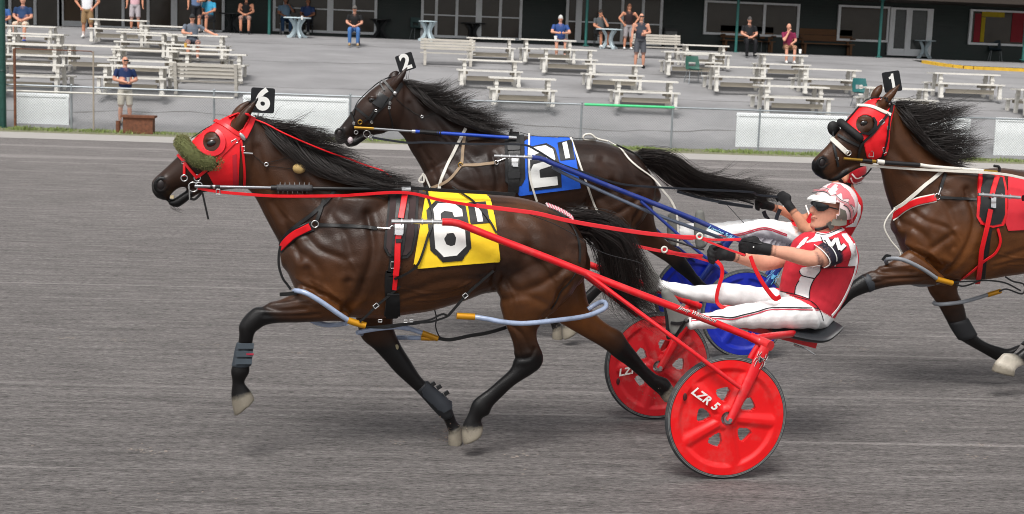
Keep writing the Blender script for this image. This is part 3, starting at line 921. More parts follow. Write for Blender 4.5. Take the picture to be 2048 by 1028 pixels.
# ================================================================== horses
BAY = np.array((0.175, 0.060, 0.0135)); DBAY = np.array((0.025, 0.0112, 0.0068)); BLK = np.array((0.0045, 0.0040, 0.0042)); HOOF = np.array((0.215, 0.190, 0.150)); SOCK = np.array((.55, .5, .42))
COAT = M('bay_coat', attr=True, rough=0.37, var=0.5, scale=4.5, bump=0.2, bscale=150, spec=0.29, sheen=0.0)
HAIR = M('black_hair', (26, 18, 15), 0.45, var=0.6, scale=30, spec=0.5)
LEATHER = M('black_leather', (14, 14, 15), 0.45, var=0.2, scale=40, bump=.15)
STEEL = M('polished_steel', (205, 205, 205), 0.25, metal=0.9, var=0.05)
BRASS = M('brass', (186, 146, 62), 0.3, metal=0.85, var=0.1)
REDV = M('red_vinyl', (214, 14, 26), 0.38, var=0.08, scale=20)
REDC = M('red_hood_cloth', (226, 12, 26), 0.6, var=0.07, scale=25, bump=.12, bscale=140)
HOSE = M('clear_hobble_hose', (150, 164, 190), 0.22, var=0.25, scale=16, spec=.7)
GOLD = M('gold_ferrule', (196, 138, 22), 0.35, var=0.15, metal=.3)
WSTRAP = M('white_strap', (216, 212, 202), 0.5, var=.08, dust=.2)
WHITEV = M('white_vinyl', (232, 232, 228), 0.5, var=0.04)
BLACKV = M('black_vinyl', (26, 26, 28), 0.5, var=0.1)

H6 = dict(
    trunk=[(566, 490, 575, 545, .08), (600, 455, 600, 592, .17), (650, 420, 650, 622, .215), (710, 395, 705, 634, .24), (770, 381, 765, 636, .255), (820, 379, 815, 628, .27), (870, 385, 860, 621, .285),
           (930, 388, 920, 603, .285), (985, 389, 975, 583, .27), (1040, 395, 1030, 575, .262), (1090, 409, 1085, 570, .25), (1130, 430, 1130, 575, .21), (1158, 462, 1155, 570, .16), (1172, 500, 1168, 550, .09)],
    neck=[(512, 236, 488, 372, .072), (535, 253, 505, 388, .082), (580, 280, 518, 410, .088), (640, 310, 533, 440, .098), (710, 345, 552, 475, .125), (770, 370, 580, 520, .16), (810, 381, 640, 560, .18)],
    head=cat(*[T('A', [(p[0], p[1]), (p[2], p[3])]) + [p[4]] for p in ()]),
)
def TP(c, lst):
    ox, oy, s = CROP[c]
    return [(ox + p[0] / s, oy + p[1] / s, ox + p[2] / s, oy + p[3] / s) + tuple(p[4:]) for p in lst]
H6['head'] = TP('A', [(1140, 375, 1130, 1085, .088), (960, 370, 1010, 1112, .102), (770, 440, 850, 1128, .108), (620, 560, 740, 1138, .102), (480, 690, 640, 1145, .084), (375, 790, 560, 1120, .068), (250, 910, 440, 1095, .058), (165, 985, 350, 1140, .055), (118, 1045, 275, 1232, .05), (122, 1105, 215, 1222, .036)])
H6['jaw'] = TP('A', [(820, 1040, 830, 1135, .06), (640, 1070, 650, 1150, .05), (520, 1110, 535, 1205, .042), (440, 1150, 450, 1270, .04), (360, 1205, 385, 1306, .037), (295, 1235, 312, 1288, .028)])
H6['nf'] = [(600, 570, 700, 640, .085), (582, 589, 645, 643, .072), (550, 602, 600, 645, .058), (520, 612, 555, 646, .050), (500, 621, 530, 651, .047), (485, 637, 521, 657, .047), (477, 652, 511, 664, .045), (478, 668, 507, 676, .040), (475, 690, 505, 690, .033), (470, 715, 502, 715, .031), (463, 733, 500, 732, .034), (461, 745, 499, 746, .038), (464, 763, 489, 764, .030), (462, 785, 499, 778, .035), (462, 797, 502, 783, .039)]
H6['nfh'] = [(462, 796, 502, 782, .042), (464, 812, 506, 789, .050), (469, 834, 511, 798, .056)]
H6['ff'] = [(700, 600, 795, 600, .08), (712, 640, 786, 640, .067), (722, 676, 792, 668, .055), (746, 697, 804, 693, .048), (770, 722, 821, 720, .047), (790, 745, 833, 740, .044), (813, 766, 845, 757, .038), (836, 787, 858, 768, .032), (852, 803, 876, 786, .031), (868, 818, 898, 806, .034), (884, 836, 907, 824, .037), (893, 854, 914, 843, .030), (897, 866, 924, 852, .038)]
H6['ffh'] = [(897, 865, 924, 851, .042), (896, 882, 924, 868, .048), (897, 899, 926, 885, .053)]
H6['nh'] = [(1012, 490, 1172, 480, .09), (1003, 525, 1175, 520, .115), (993, 560, 1165, 555, .12), (999, 595, 1132, 600, .108), (1003, 625, 1098, 628, .085), (1014, 655, 1076, 655, .062), (1026, 690, 1075, 682, .050), (1028, 716, 1087, 712, .046), (1020, 738, 1078, 738, .043), (1000, 757, 1032, 768, .035), (976, 778, 1003, 795, .031), (954, 794, 984, 815, .034), (944, 805, 979, 829, .039), (936, 828, 964, 836, .033), (928, 842, 964, 846, .036), (923, 856, 967, 852, .041)]
H6['nhh'] = [(923, 855, 967, 851, .044), (923, 872, 966, 861, .05), (926, 890, 963, 871, .054)]
H6['fh'] = [(1165, 530, 1050, 590, .10), (1172, 585, 1080, 628, .09), (1180, 613, 1121, 647, .070), (1200, 636, 1150, 664, .055), (1222, 652, 1178, 680, .047), (1243, 663, 1207, 697, .045), (1256, 683, 1230, 716, .043), (1271, 702, 1253, 732, .034), (1290, 727, 1277, 752, .031), (1312, 748, 1298, 773, .032), (1335, 757, 1316, 788, .037), (1345, 772, 1322, 794, .034)]
H6['fhh'] = [(1345, 770, 1320, 794, .042), (1354, 790, 1330, 806, .05)]
H6['shoulder'] = [(680, 395, 775, 400, .05), (640, 450, 765, 465, .075), (602, 505, 740, 540, .09), (588, 555, 715, 605, .085)]
H6['ear'] = [[(471, 263), (481, 244), (492, 227), (504, 212), (517, 195)], [(465, 246), (474, 230), (484, 217), (494, 208), (505, 200)]]
H6['creases'] = [(T('D', [(900, 0), (930, 120), (1000, 260)]), .02, .008), (T('D', [(1300, 120), (1320, 300), (1260, 430)]), .018, .010), ([(735, 430), (745, 500), (720, 580), (696, 622)], .02, .012),
                 ([(1000, 540), (1030, 580), (1090, 560), (1130, 530)], .022, .009), ([(995, 520), (985, 560), (990, 580)], .015, .008), ([(1050, 500), (1100, 560), (1120, 600)], .03, .010), ([(1010, 600), (1050, 590), (1090, 606)], .02, .006),
                 ([(800, 590), (880, 560), (960, 555)], .022, .005), ([(800, 605), (860, 590), (930, 575)], .012, .004), ([(560, 330), (640, 400), (690, 430)], .03, .007), ([(515, 300), (540, 380), (570, 440)], .018, .006),
                 ([(590, 500), (640, 540), (650, 590)], .02, .007), ([(510, 612), (560, 622), (610, 618)], .012, .006), ([(530, 632), (580, 632), (640, 628)], .010, .005)]

H6['creases'] += [([(610, 470), (640, 500), (690, 520), (700, 560)], .016, .006), ([(660, 430), (690, 470), (700, 510)], .022, .007), ([(1030, 440), (1060, 470), (1050, 510)], .03, .007), ([(1090, 430), (1120, 480), (1150, 500)], .03, .006), ([(1130, 560), (1110, 600), (1085, 640)], .016, .008),
                  ([(1020, 650), (1045, 670), (1060, 700)], .012, .006), ([(1035, 720), (1060, 716), (1070, 700)], .012, .006), ([(560, 300), (600, 360), (640, 420)], .025, .006), ([(545, 410), (580, 470), (600, 520)], .016, .006)]
VEINS = [[(620, 560), (650, 575), (680, 600)], [(800, 575), (850, 585), (900, 580), (940, 560)], [(700, 520), (720, 560), (712, 600)], [(1010, 560), (1030, 600), (1028, 640)], [(540, 612), (580, 606), (620, 600)], [(1040, 500), (1080, 520), (1110, 560)], [(830, 600), (870, 600), (920, 590)], [(540, 380), (560, 420), (590, 450)], [(1030, 660), (1040, 690), (1050, 715)]]
H6['creases'] += [(v_, .006, -.0022) for v_ in VEINS]
def mapped(lst, sx, sy, o6, o2):
    return [((p[0] - o6[0]) * sx + o2[0], (p[1] - o6[1]) * sy + o2[1], (p[2] - o6[0]) * sx + o2[0], (p[3] - o6[1]) * sy + o2[1]) + tuple(p[4:]) for p in lst]

def make_horse(label, fr, S, base, coat=(BAY, DBAY), zr=(.75, 1.35), vox=0.0092, sock=None, eye=None, nostril=None, sd=1.0):
    mb = MB(); U = coat[0]
    pairs(mb, fr, S['trunk'], 0, U, 28)
    pairs(mb, fr, S['neck'], 0, U, 24)
    nH = len(S['head'])
    hc = [U] * (nH - 4) + [U * .8 + BLK * .2, U * .45 + BLK * .55, BLK, BLK]
    pairs(mb, fr, S['head'], 0, np.array(hc), 24)
    pairs(mb, fr, S['jaw'], 0, np.array([U, U] + [BLK] * (len(S['jaw']) - 2)), 16)
    for sg in (-1, 1):
        pairs(mb, fr, S['shoulder'], sg * .115, U, 20)
    def leg(key, off, nblk, sockc=None):
        L_ = S[key]; k = len(L_)
        cc = []
        for i in range(k):
            t = np.clip((i - nblk + .8) / 3.6, 0, 1) ** .8; c = U * (1 - t) + BLK * t
            if sockc is not None and i >= k - sockc: c = SOCK
            cc.append(c)
        pairs(mb, fr, L_, off, np.array(cc), 18)
        pairs(mb, fr, S[key + 'h'], off, HOOF, 18, ends=False)
    leg('nf', -.135, 0); leg('ff', .135, 0); leg('nh', -.135, 4, sock); leg('fh', .135, 3)
    # rump and hip bulk on both sides
    # ears: hollow leaf shapes
    for i, e in enumerate(S['ear']):
        off = -.065 if i == 0 else .06
        q = [fr.at(*p, off) for p in e]
        chain(mb, q, [.024, .032, .028, .018, .007] if len(q) == 5 else [.026, .032, .026, .007], np.array([U, U, U, U * .5 + BLK * .5, BLK][:len(q)]), 12)
    # brow and cheek bones
    if eye is not None:
        ep = fr.at(*eye, -.088); mb.sphere(ep + np.array([0, .01, .022]), (.04, .02, .016), colr=U)
        mb.sphere(fr.at(*eye, .088) + np.array([0, -.01, .022]), (.04, .02, .016), colr=U)
    if nostril is not None:
        for sg in (-1, 1):
            cpt = fr.at(*nostril, sg * .05); b0 = len(mb.v)
            mb.torus(cpt, .032, .013, fr.n, 18, 8, sq=1.15); mb.c += [BLK] * (len(mb.v) - b0)
    v, f, c, ed = organic(mb, vox, 5)
    # muscle relief
    nn = vnormals(v, f); loc = np.stack([(v - fr.o) @ fr.e, (v - fr.o) @ fr.n, v[:, 2]], 1)
    disp = np.zeros(len(v))
    for pl, sg, dp in S['creases']:
        q = np.array([fr.loc(fr.at(*p[:2], -.2))[[0, 2]] for p in pl]); d2 = np.full(len(v), 9.0); q = crom(q, 14)
        for a, b in zip(q[:-1], q[1:]):
            dx = b - a; tt = np.clip(((loc[:, 0] - a[0]) * dx[0] + (loc[:, 2] - a[1]) * dx[1]) / (dx @ dx), 0, 1)
            d2 = np.minimum(d2, (loc[:, 0] - a[0] - dx[0] * tt) ** 2 + (loc[:, 2] - a[1] - dx[1] * tt) ** 2)
        sgn = np.where(np.abs(loc[:, 1]) > .05, 1, 0)
        dp = dp * (1.15 if dp > 0 else 1.5); disp -= dp * np.exp(-d2 / sg ** 2) * sgn
        disp += dp * .4 * np.exp(-((np.sqrt(d2) - 2.2 * sg) / (1.3 * sg)) ** 2) * sgn
    v = v + nn * disp[:, None]
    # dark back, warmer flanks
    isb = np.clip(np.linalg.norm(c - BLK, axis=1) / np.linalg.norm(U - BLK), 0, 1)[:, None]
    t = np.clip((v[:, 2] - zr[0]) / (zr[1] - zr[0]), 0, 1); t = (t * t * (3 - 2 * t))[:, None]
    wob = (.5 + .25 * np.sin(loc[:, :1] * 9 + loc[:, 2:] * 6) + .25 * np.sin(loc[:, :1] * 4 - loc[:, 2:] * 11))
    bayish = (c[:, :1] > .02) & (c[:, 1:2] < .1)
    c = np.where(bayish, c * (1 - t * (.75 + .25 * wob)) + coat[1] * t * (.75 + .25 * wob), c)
    root = thing('racehorse', label, 'horse', base, 'harness racing horses')
    mesh_obj('body', v, f, COAT, root, 180, c)
    B = Body(fr, v, f); B.root = root
    if eye is not None:
        for sg in (-1, 1):
            h = B.hit(*eye) if sg < 0 else None
            p = (h[0] + h[1] * -.006) if h else fr.at(*eye, .095)
            m2 = MB(); m2.sphere(p, (.030, .013, .022), 18, 12, (unit(fr.e * .9 + np.array([0, 0, .3])), fr.n, unit(np.array([0, 0, .9]) - fr.e * .3))); build('eye', m2, M('horse_eye', (10, 7, 6), .04, spec=.8, var=0), root, 180)
    if nostril is not None:
        for sg in (-1, 1):  # near-black ellipsoids: shade of the nostril hollow put into the colour
            m2 = MB(); p = fr.at(*nostril, sg * .052); m2.sphere(p, (.023, .012, .030), 14, 10, (fr.e, fr.n, np.array([0, 0, 1.0]))); build('nostril', m2, M('nostril_hollow_dark', (20, 9, 10), .5, var=.3, scale=50), root, 180)
    return B

def part(B, name, mb, mat, parent=None, label=None, smooth=35):
    o = build(name, mb, mat, parent or B.root, smooth)
    if label: o['label'] = label
    return o
def strap(B, name, pts, w, mat, off=.003, parent=None, label=None, th=.004):
    return part(B, name, B.strap(pts, w, off, th), mat, parent, label)
def free_strap(B, name, pts, w, mat, parent=None, label=None, normal=None, th=.004, n=None):
    P = crom([B.fr.at(*p) for p in pts], n or max(8, len(pts) * 5))
    nn = -B.fr.n if normal is None else np.array(normal)
    return part(B, name, MB().ribbon(P, np.tile(nn, (len(P), 1)), w, th), mat, parent, label)
def free_tube(B, name, pts, r, mat, parent=None, label=None, n=8, k=None):
    P = crom([B.fr.at(*p) for p in pts], k or max(2 if len(pts) == 2 else 8, (len(pts) - 1) * 6 if len(pts) > 2 else 2))
    return part(B, name, MB().tube(P, r, n), mat, parent, label, 60)
def ring(B, px, py, R, mat=None, off=None, sq=1.0, r=.004, name='ring', parent=None):
    h = B.hit(px, py) if off is None else None
    p = h[0] + h[1] * .012 if h else B.fr.at(px, py, off if off is not None else -.12)
    return part(B, name, MB().torus(p, R, r, -B.fr.n, 18, 6, sq=sq), mat or STEEL, parent, None, 180)
def buckle(B, px, py, w, h, ang=0, mat=None, parent=None, off=None):
    hh = B.hit(px, py) if off is None else None
    p = hh[0] + hh[1] * .010 if hh else B.fr.at(px, py, off if off is not None else -.12)
    ex = B.fr.e * math.cos(ang) + np.array([0, 0, 1]) * math.sin(ang); ey = -B.fr.e * math.sin(ang) + np.array([0, 0, 1]) * math.cos(ang)
    q = [p + ex * w / 2 * a + ey * h / 2 * b for a, b in ((-1, -1), (1, -1), (1, 1), (-1, 1), (-1, -1))]
    m2 = MB()
    for a, b in zip(q[:-1], q[1:]): m2.tube([a, b], .003, 6)
    return part(B, 'buckle', m2, mat or STEEL, parent, None, 60)
def number_plate(B, quad, off, digit, size, tilt_label, bold=.03):
    c = [B.fr.at(*p, off) for p in quad]                       # tl, tr, br, bl
    o = sum(c) / 4; ex = unit((c[1] + c[2]) - (c[0] + c[3])); ey = unit((c[0] + c[1]) - (c[2] + c[3])); nz_ = unit(np.cross(ex, ey))
    w = np.linalg.norm(c[1] - c[0]); h = np.linalg.norm(c[0] - c[3]); r = .012
    poly = []
    for cx, cy, a0 in ((1, 1, 0), (-1, 1, 90), (-1, -1, 180), (1, -1, 270)):
        for k in range(4):
            a = math.radians(a0 + k * 30); poly.append((cx * (w / 2 - r) + r * math.cos(a), cy * (h / 2 - r) + r * math.sin(a)))
    pl = part(B, 'head_number', MB().prism(poly, o, ex, ey, -nz_ * .006), M('number_plate_black', (20, 22, 26), .35, var=.15), None, tilt_label)
    if digit == '1':
        s_ = h * .39; poly1 = [(-.10, -1), (.26, -1), (.26, 1), (-.02, 1), (-.06, .82), (-.16, .68), (-.36, .62), (-.36, .36), (-.10, .36)]
        tv = np.array([(a * s_ * 1.05, b * s_, 0) for a, b in poly1]); tf = [[0, 1, 2, 3, 4, 8], [4, 5, 6, 7, 8]]
    else: tv, tf = text_geo(digit, size, bold)
    P = o + np.outer(tv[:, 0], ex) + np.outer(tv[:, 1], ey) + nz_ * .0025
    part(B, 'numeral', MB().add(P, tf), WHITEV, pl, None, 0)
    part(B, 'plate_wire', MB().tube([o - ey * h / 2 + ex * .01, o - ey * (h / 2 + .06) - ex * .02], .004, 6).tube([o - ey * h / 2 - ex * .02, o - ey * (h / 2 + .06) - ex * .03], .004, 6), STEEL, pl)
    return pl
def fuzz(center_pts, r, n, ln, seed=3):
    rg = np.random.default_rng(seed); P = crom(center_pts, 40); mb = MB(); t = np.gradient(P, axis=0)
    for _ in range(n):
        i = rg.integers(0, 40); d = rg.normal(0, 1, 3); ti = unit(t[i]); d = unit(d - ti * (d @ ti)) if 2 < i < 37 else unit(d)
        a = P[i] + d * r * .95 + rg.normal(0, .004, 3); q = a + d * ln * rg.uniform(.5, 1.2) + rg.normal(0, ln * .4, 3); e = unit(rg.normal(0, 1, 3)) * .0022
        mb.add([a - e, a + e, q], [(0, 1, 2)])
    return mb
def lighten(poly, dx, dy): return [(p[0] + dx, p[1] + dy) for p in poly]
def ellipse(cx, cy, rx, ry, n=18, rot=0): return [(cx + rx * math.cos(a) * math.cos(rot) - ry * math.sin(a) * math.sin(rot), cy + rx * math.cos(a) * math.sin(rot) + ry * math.sin(a) * math.cos(rot)) for a in [2 * math.pi * i / n for i in range(n)]]

# ------------------------------------------------------------------ horse with number six
F6 = Frame(1.795, 8.30, 0.112)
B6 = make_horse('dark bay racehorse in red hood and yellow number six saddle cloth', F6, H6, (0.3, 8.14, 0), eye=T('A', [(735, 650)])[0], nostril=T('A', [(215, 1075)])[0], zr=(.60, 1.16))
HAIR6 = [[F6.at(*p) for p in g] for g in (
    [(507, 238, 0), (540, 244, -.02), (575, 250, -.06), (610, 262, -.1)], [(530, 250, 0), (575, 262, -.03), (630, 268, -.08), (680, 285, -.12)], [(555, 264, 0), (610, 275, -.04), (660, 282, -.1), (705, 300, -.12)],
    [(590, 282, 0), (640, 300, -.05), (690, 312, -.09), (735, 330, -.12)], [(630, 303, 0), (680, 322, -.07), (730, 340, -.11), (790, 352, -.1)], [(670, 322, 0), (720, 345, -.08), (770, 357, -.1), (830, 362, -.08)],
    [(720, 348, -.02), (760, 362, -.07), (800, 368, -.08), (840, 368, -.06)])]
part(B6, 'mane', hair(HAIR6, 1500, .0014, .022, .045, rootj=.012, seed=4), HAIR, None, None, 180)
HAIR6b = [[F6.at(*p) for p in g] for g in ([(520, 245, 0), (560, 290, -.095), (610, 330, -.12), (660, 350, -.14)], [(580, 278, 0), (620, 330, -.115), (680, 360, -.14), (740, 366, -.16)], [(650, 312, 0), (690, 350, -.13), (740, 368, -.15), (800, 374, -.16)], [(720, 348, 0), (760, 372, -.15), (800, 378, -.16), (840, 380, -.16)])]
part(B6, 'mane', hair(HAIR6b, 650, .0019, .010, .018, rootj=.014, seed=5), HAIR, None, None, 180)
part(B6, 'mane', hair([[F6.at(*p) for p in g] for g in ([(535, 250, 0), (548, 225, 0), (560, 210, 0), (585, 205, 0)], [(560, 262, 0), (590, 248, 0), (620, 235, 0), (640, 225, 0)])], 14, .0012, .01, .03, seed=9), HAIR, None, None, 180)
TAIL6 = [[F6.at(*p) for p in g] for g in (
    [(1140, 432, 0), (1190, 436, .0), (1230, 446, -.02), (1262, 480, -.05), (1285, 530, -.06), (1310, 580, -.05), (1345, 620, -.03)], [(1145, 440, 0), (1190, 446, .02), (1225, 460, .02), (1245, 500, .0), (1255, 560, 0), (1275, 610, 0), (1330, 640, 0)],
    [(1150, 448, 0), (1185, 458, .04), (1215, 480, .05), (1225, 530, .05), (1240, 580, .05), (1265, 615, .06), (1310, 632, .06)], [(1152, 452, 0), (1180, 470, .06), (1200, 500, .08), (1210, 540, .09), (1225, 570, .1), (1240, 600, .1), (1275, 628, .1)])]
part(B6, 'tail', hair(TAIL6, 1700, .0015, .03, .07, seg=12, rootj=.022, seed=6), HAIR, None, None, 180)
part(B6, 'tail', hair([[F6.at(*p) for p in g] for g in ([(1180, 440, -.03), (1260, 470, -.1), (1310, 540, -.1), (1350, 600, -.08)], [(1185, 480, 0), (1200, 540, 0), (1212, 590, 0), (1205, 620, 0)])], 60, .0011, .03, .06, seg=12, seed=8), HAIR, None, None, 180)
# hood
eyeh = ellipse(*T('A', [(735, 632)])[0], 17.5, 19.5)
earh = T('A', [(925, 470), (945, 510), (1000, 535), (1050, 500), (1090, 430), (1120, 380), (1040, 330), (985, 375), (935, 430)])
hood = T('A', [(1000, 335), (930, 362), (830, 415), (690, 500), (590, 580), (535, 640), (590, 720), (650, 785), (790, 795), (815, 860), (690, 950), (770, 1095), (1005, 1095), (1020, 800), (1020, 610), (1080, 560), (1150, 400), (1110, 340)])
HOODP = part(B6, 'hood', B6.patch(hood, .006, 2.2, (eyeh, earh), mirror=True, skirt=.008), REDC, None, None, 180)
part(B6, 'hood_panel', B6.patch(T('A', [(945, 770), (985, 755), (1000, 1090), (950, 1090)]), .010, 2.2), M('red_webbing', (180, 22, 40), .7, var=.1), HOODP)
mb = MB(); q = [(735 + 118 * math.cos(a), 640 + 118 * math.sin(a)) for a in np.radians(np.linspace(-62, 140, 16))]
P, Nn = B6.lay(T('A', q), .012)
mb.ribbon(P, Nn, np.interp(np.linspace(0, 1, 16), [0, .5, 1], [.026, .036, .02]), .012); part(B6, 'eye_cup', mb, M('red_plastic', (216, 22, 38), .25), HOODP)
# bridle
REDL = REDV
for nm, c_, pts, w in (('browband', 'A', [(770, 425), (900, 485), (1030, 570)], .024), ('crown_strap', 'A', [(1150, 385), (1125, 470), (1065, 590)], .034), ('cheek_strap', 'A', [(1020, 595), (940, 665), (820, 785), (700, 905), (600, 985)], .017),
                       ('throat_strap', 'A', [(1030, 615), (1048, 720), (1062, 860), (1070, 1000), (1062, 1085)], .014), ('noseband', 'A', [(398, 778), (450, 830), (520, 920), (590, 1000)], .017), ('nose_strap', 'A', [(462, 800), (460, 900), (455, 985)], .016)):
    strap(B6, nm, T(c_, pts), w, REDL, .008, th=.005)
for x, y, R in ((453, 1005, .017), (587, 1003, .017), (545, 1095, .026), (603, 1080, .018)):
    p_ = T('A', [(x, y)])[0]; ring(B6, *p_, R, off=-.085, name='bit_ring')
for x, y, w, h, a in ((968, 635, .03, .02, .5), (1052, 700, .018, .022, 0), (458, 850, .022, .012, 0)): buckle(B6, *T('A', [(x, y)])[0], w, h, a)
m2 = MB(); m2.sphere(B6.lay(T('A', [(1045, 585)]), .016)[0][0], (.026, .006, .012), 14, 8, (unit(F6.e * .6 - np.array([0, 0, .8])), F6.n, unit(F6.e * .8 + np.array([0, 0, .6])))); part(B6, 'rosette', m2, STEEL, None, None, 180)
roll = [F6.at(*p) for p in T('A', [(430, 640, .05), (440, 655, -.03), (490, 720, -.085), (570, 800, -.105), (660, 840, -.11), (775, 850, -.125)])]
SR = part(B6, 'shadow_roll', MB().tube(crom(roll, 24), [.028, .038] + [.042] * 20 + [.036, .022], 14), M('olive_fleece', (88, 92, 54), .95, var=.35, scale=60), None, None, 180)
part(B6, 'fleece', fuzz(roll, .039, 12000, .007), M('olive_fleece_tip', (112, 112, 70), .95, var=.4, scale=80), SR, None, 0)['kind'] = 'stuff'
m2 = MB(); m2.tube([F6.at(*p, -.02) for p in T('A', [(520, 600), (650, 510), (740, 460)])], .0025, 5); part(B6, 'roll_cord', m2, LEATHER)
free_tube(B6, 'overcheck_rod', [(*p, -.11) for p in T('B', [(560, 166), (1350, 182)])], .0085, M('rod_steel', (150, 152, 156), .3, metal=.7))
for a, b, r, mt in ((720, 820, .0105, BLACKV), (1340, 1410, .015, BLACKV), (745, 770, .012, STEEL)):
    free_tube(B6, 'rod_collar', [(*p, -.11) for p in T('B', [(a, 169 + (a - 720) * .02), (b, 169 + (b - 720) * .02)])], r, mt)
sl = [F6.at(*p, -.12) for p in T('B', [(1400, 184), (1765, 186)])]
SLV = part(B6, 'spiked_sleeve', MB().tube(crom(sl, 12), .019, 14), M('grey_rubber', (60, 60, 62), .7, var=.3, scale=60, bump=.4), None, None, 180)
for k in range(7):
    for s_ in (-1, 1):
        a = sl[0] + (sl[1] - sl[0]) * (k + .5 + .2 * s_) / 7.4
        m2 = MB(); m2.tube([a + np.array([0, 0, s_ * .017]), a + np.array([0, 0, s_ * .034])], [.003, .001], 5); part(B6, 'spike', m2, STEEL, SLV)
free_tube(B6, 'taped_rod', [(*T('B', [(1760, 187)])[0], -.12), (720, 377.5, -.15), (*T('C', [(835, 95)])[0], -.16)], .0105, BLACKV, n=10)
part(B6, 'rod_end', MB().tube([F6.at(803, 378.5, -.16), F6.at(821, 378.5, -.16)], .015, 10), STEEL)
# black strap hanging from the bit and chin, tongue and teeth
free_strap(B6, 'bit_strap', [(*p, -.09) for p in T('B', [(640, 235), (665, 350), (700, 505)])], .011, LEATHER)
part(B6, 'tooth', MB().box(F6.at(*T('B', [(330, 275)])[0], -.028), (.018, .02, .016)), M('teeth', (196, 178, 140), .4))
part(B6, 'bit_bar', MB().tube([F6.at(*T('B', [(505, 160)])[0], -.09), F6.at(*T('B', [(508, 310)])[0], -.09)], .004, 6), STEEL)
free_strap(B6, 'curb_strap', [(*p, -.06) for p in T('B', [(500, 290), (560, 300), (610, 255), (640, 215)])], .014, LEATHER)
part(B6, 'whiskers', hair([[F6.at(*p, o) for p in T('B', g)] for g, o in (([(310, 370), (380, 420), (460, 440)], -.02), ([(360, 385), (420, 410), (480, 425)], .02))], 16, .0006, .005, .01, seed=2), HAIR, None, None, 180)
# overcheck and ear-plug cords
free_strap(B6, 'overcheck', [(*p, o) for p, o in zip(T('A', [(1165, 400), (1300, 455), (1450, 535), (1650, 625), (1830, 700), (1960, 750)]) + T('c1', [(820, 350), (900, 380), (960, 400), (1000, 432)]), (-.03, -.05, -.07, -.09, -.1, -.1, -.1, -.1, -.09, -.08))], .009, REDV, normal=-F6.n * .7 + np.array([0, 0, .7]))
for pts in ([(1140, 760), (1250, 840), (1300, 860)], [(1310, 845), (1500, 800), (1620, 765)], [(1310, 880), (1450, 900), (1580, 910)], [(1640, 765), (1800, 830), (2048, 920)]):
    P, Nn = B6.lay([tuple(x) for x in crom(T('A', pts), 10)], .007); part(B6, 'plug_cord', MB().tube(P, .0018, 5), M('cord_black', (12, 12, 12), .6))
ring(B6, *T('A', [(1300, 862)])[0], .010); 
h_ = B6.hit(*T('A', [(1635, 905)])[0]); m2 = MB(); m2.sphere(h_[0] + h_[1] * .022, (.036, .03, .029), 18, 12, (unit(F6.e), F6.n, np.array([0, 0, 1.0]))); part(B6, 'cork_ball', m2, M('cork', (178, 150, 96), .8, var=.2, scale=40), None, None, 180)
part(B6, 'snap_hook', MB().tube([B6.lay(T('A', [(1055, 745)]), .014)[0][0], B6.lay(T('A', [(1140, 752)]), .014)[0][0]], .005, 6), STEEL)
# breast collar and neck straps
BC = strap(B6, 'breast_collar', T('B', [(1770, 575), (1640, 625), (1540, 690), (1475, 760), (1450, 810)]), .060, LEATHER, .004)
strap(B6, 'collar_pad', T('B', [(1745, 580), (1640, 625), (1545, 690), (1485, 750), (1458, 800)]), .040, REDV, .010, BC)
strap(B6, 'neck_strap', T('B', [(2000, 190), (1930, 300), (1780, 440), (1620, 560), (1520, 640), (1465, 720), (1442, 770)]), .022, LEATHER, .006)
strap(B6, 'collar_hanger', T('B', [(1885, 300), (1850, 420), (1805, 540)]), .022, LEATHER, .006)
ring(B6, *T('B', [(1797, 552)])[0], .019)
strap(B6, 'side_strap', T('B', [(1820, 560), (1950, 568), (2048, 570)]) + T('C', [(200, 465), (420, 480), (590, 497)]), .020, LEATHER, .005)
part(B6, 'snap_hook', MB().tube(list(B6.lay(T('C', [(590, 497), (650, 502), (720, 503)]), .016)[0]), .005, 6), STEEL); ring(B6, *T('C', [(742, 510)])[0], .018)
free_strap(B6, 'hobble_hanger', [(*p, -.12) for p in T('B', [(1438, 775), (1422, 860), (1420, 950), (1432, 1024)]) + T('D', [(645, 90), (690, 150), (725, 200)])], .014, LEATHER)
# saddle pad and girth
PAD = part(B6, 'saddle_pad', B6.patch(T('C', [(700, 118), (1010, 118), (995, 560), (955, 730), (900, 795), (790, 812), (690, 775), (650, 700), (655, 600), (690, 350)]), .012, 3, skirt=.02), M('pad_black', (16, 16, 17), .65, var=.2), None, None, 60)
part(B6, 'pad_felt', B6.patch(T('C', [(720, 125), (985, 125), (965, 560), (930, 720), (890, 765), (790, 778), (705, 750), (675, 690), (680, 600), (712, 350)]), .017, 3, skirt=.004), M('brown_felt', (58, 44, 44), .9, var=.15, scale=30), PAD, None, 60)
part(B6, 'saddle_flap', B6.patch(T('C', [(790, 60), (930, 60), (900, 400), (860, 700), (830, 790), (725, 775), (745, 600), (775, 350)]), .024, 3, skirt=.006), LEATHER, PAD, None, 60)
strap(B6, 'girth_strap', T('C', [(872, 165), (850, 300), (828, 410)]), .034, REDV, .036); strap(B6, 'girth_strap', T('C', [(805, 570), (795, 700), (790, 850), (775, 960)]), .034, REDV, .034)
strap(B6, 'girth', T('C', [(760, 800), (745, 900), (730, 1010)]) + T('D', [(1745, 0), (1730, 150), (1745, 330), (1760, 450)]), .05, LEATHER, .006)
strap(B6, 'girth_strap', T('D', [(1800, 0), (1795, 100), (1785, 190)]), .026, REDV, .016)
part(B6, 'girth_fringe', B6.patch(T('D', [(1715, 230), (1830, 230), (1840, 440), (1800, 460), (1700, 465), (1680, 440)]), .022, 3, skirt=.02), M('fringe_black', (12, 12, 13), .9, var=.3, scale=60, stretch=(8, 8, .6)), None, None, 60)
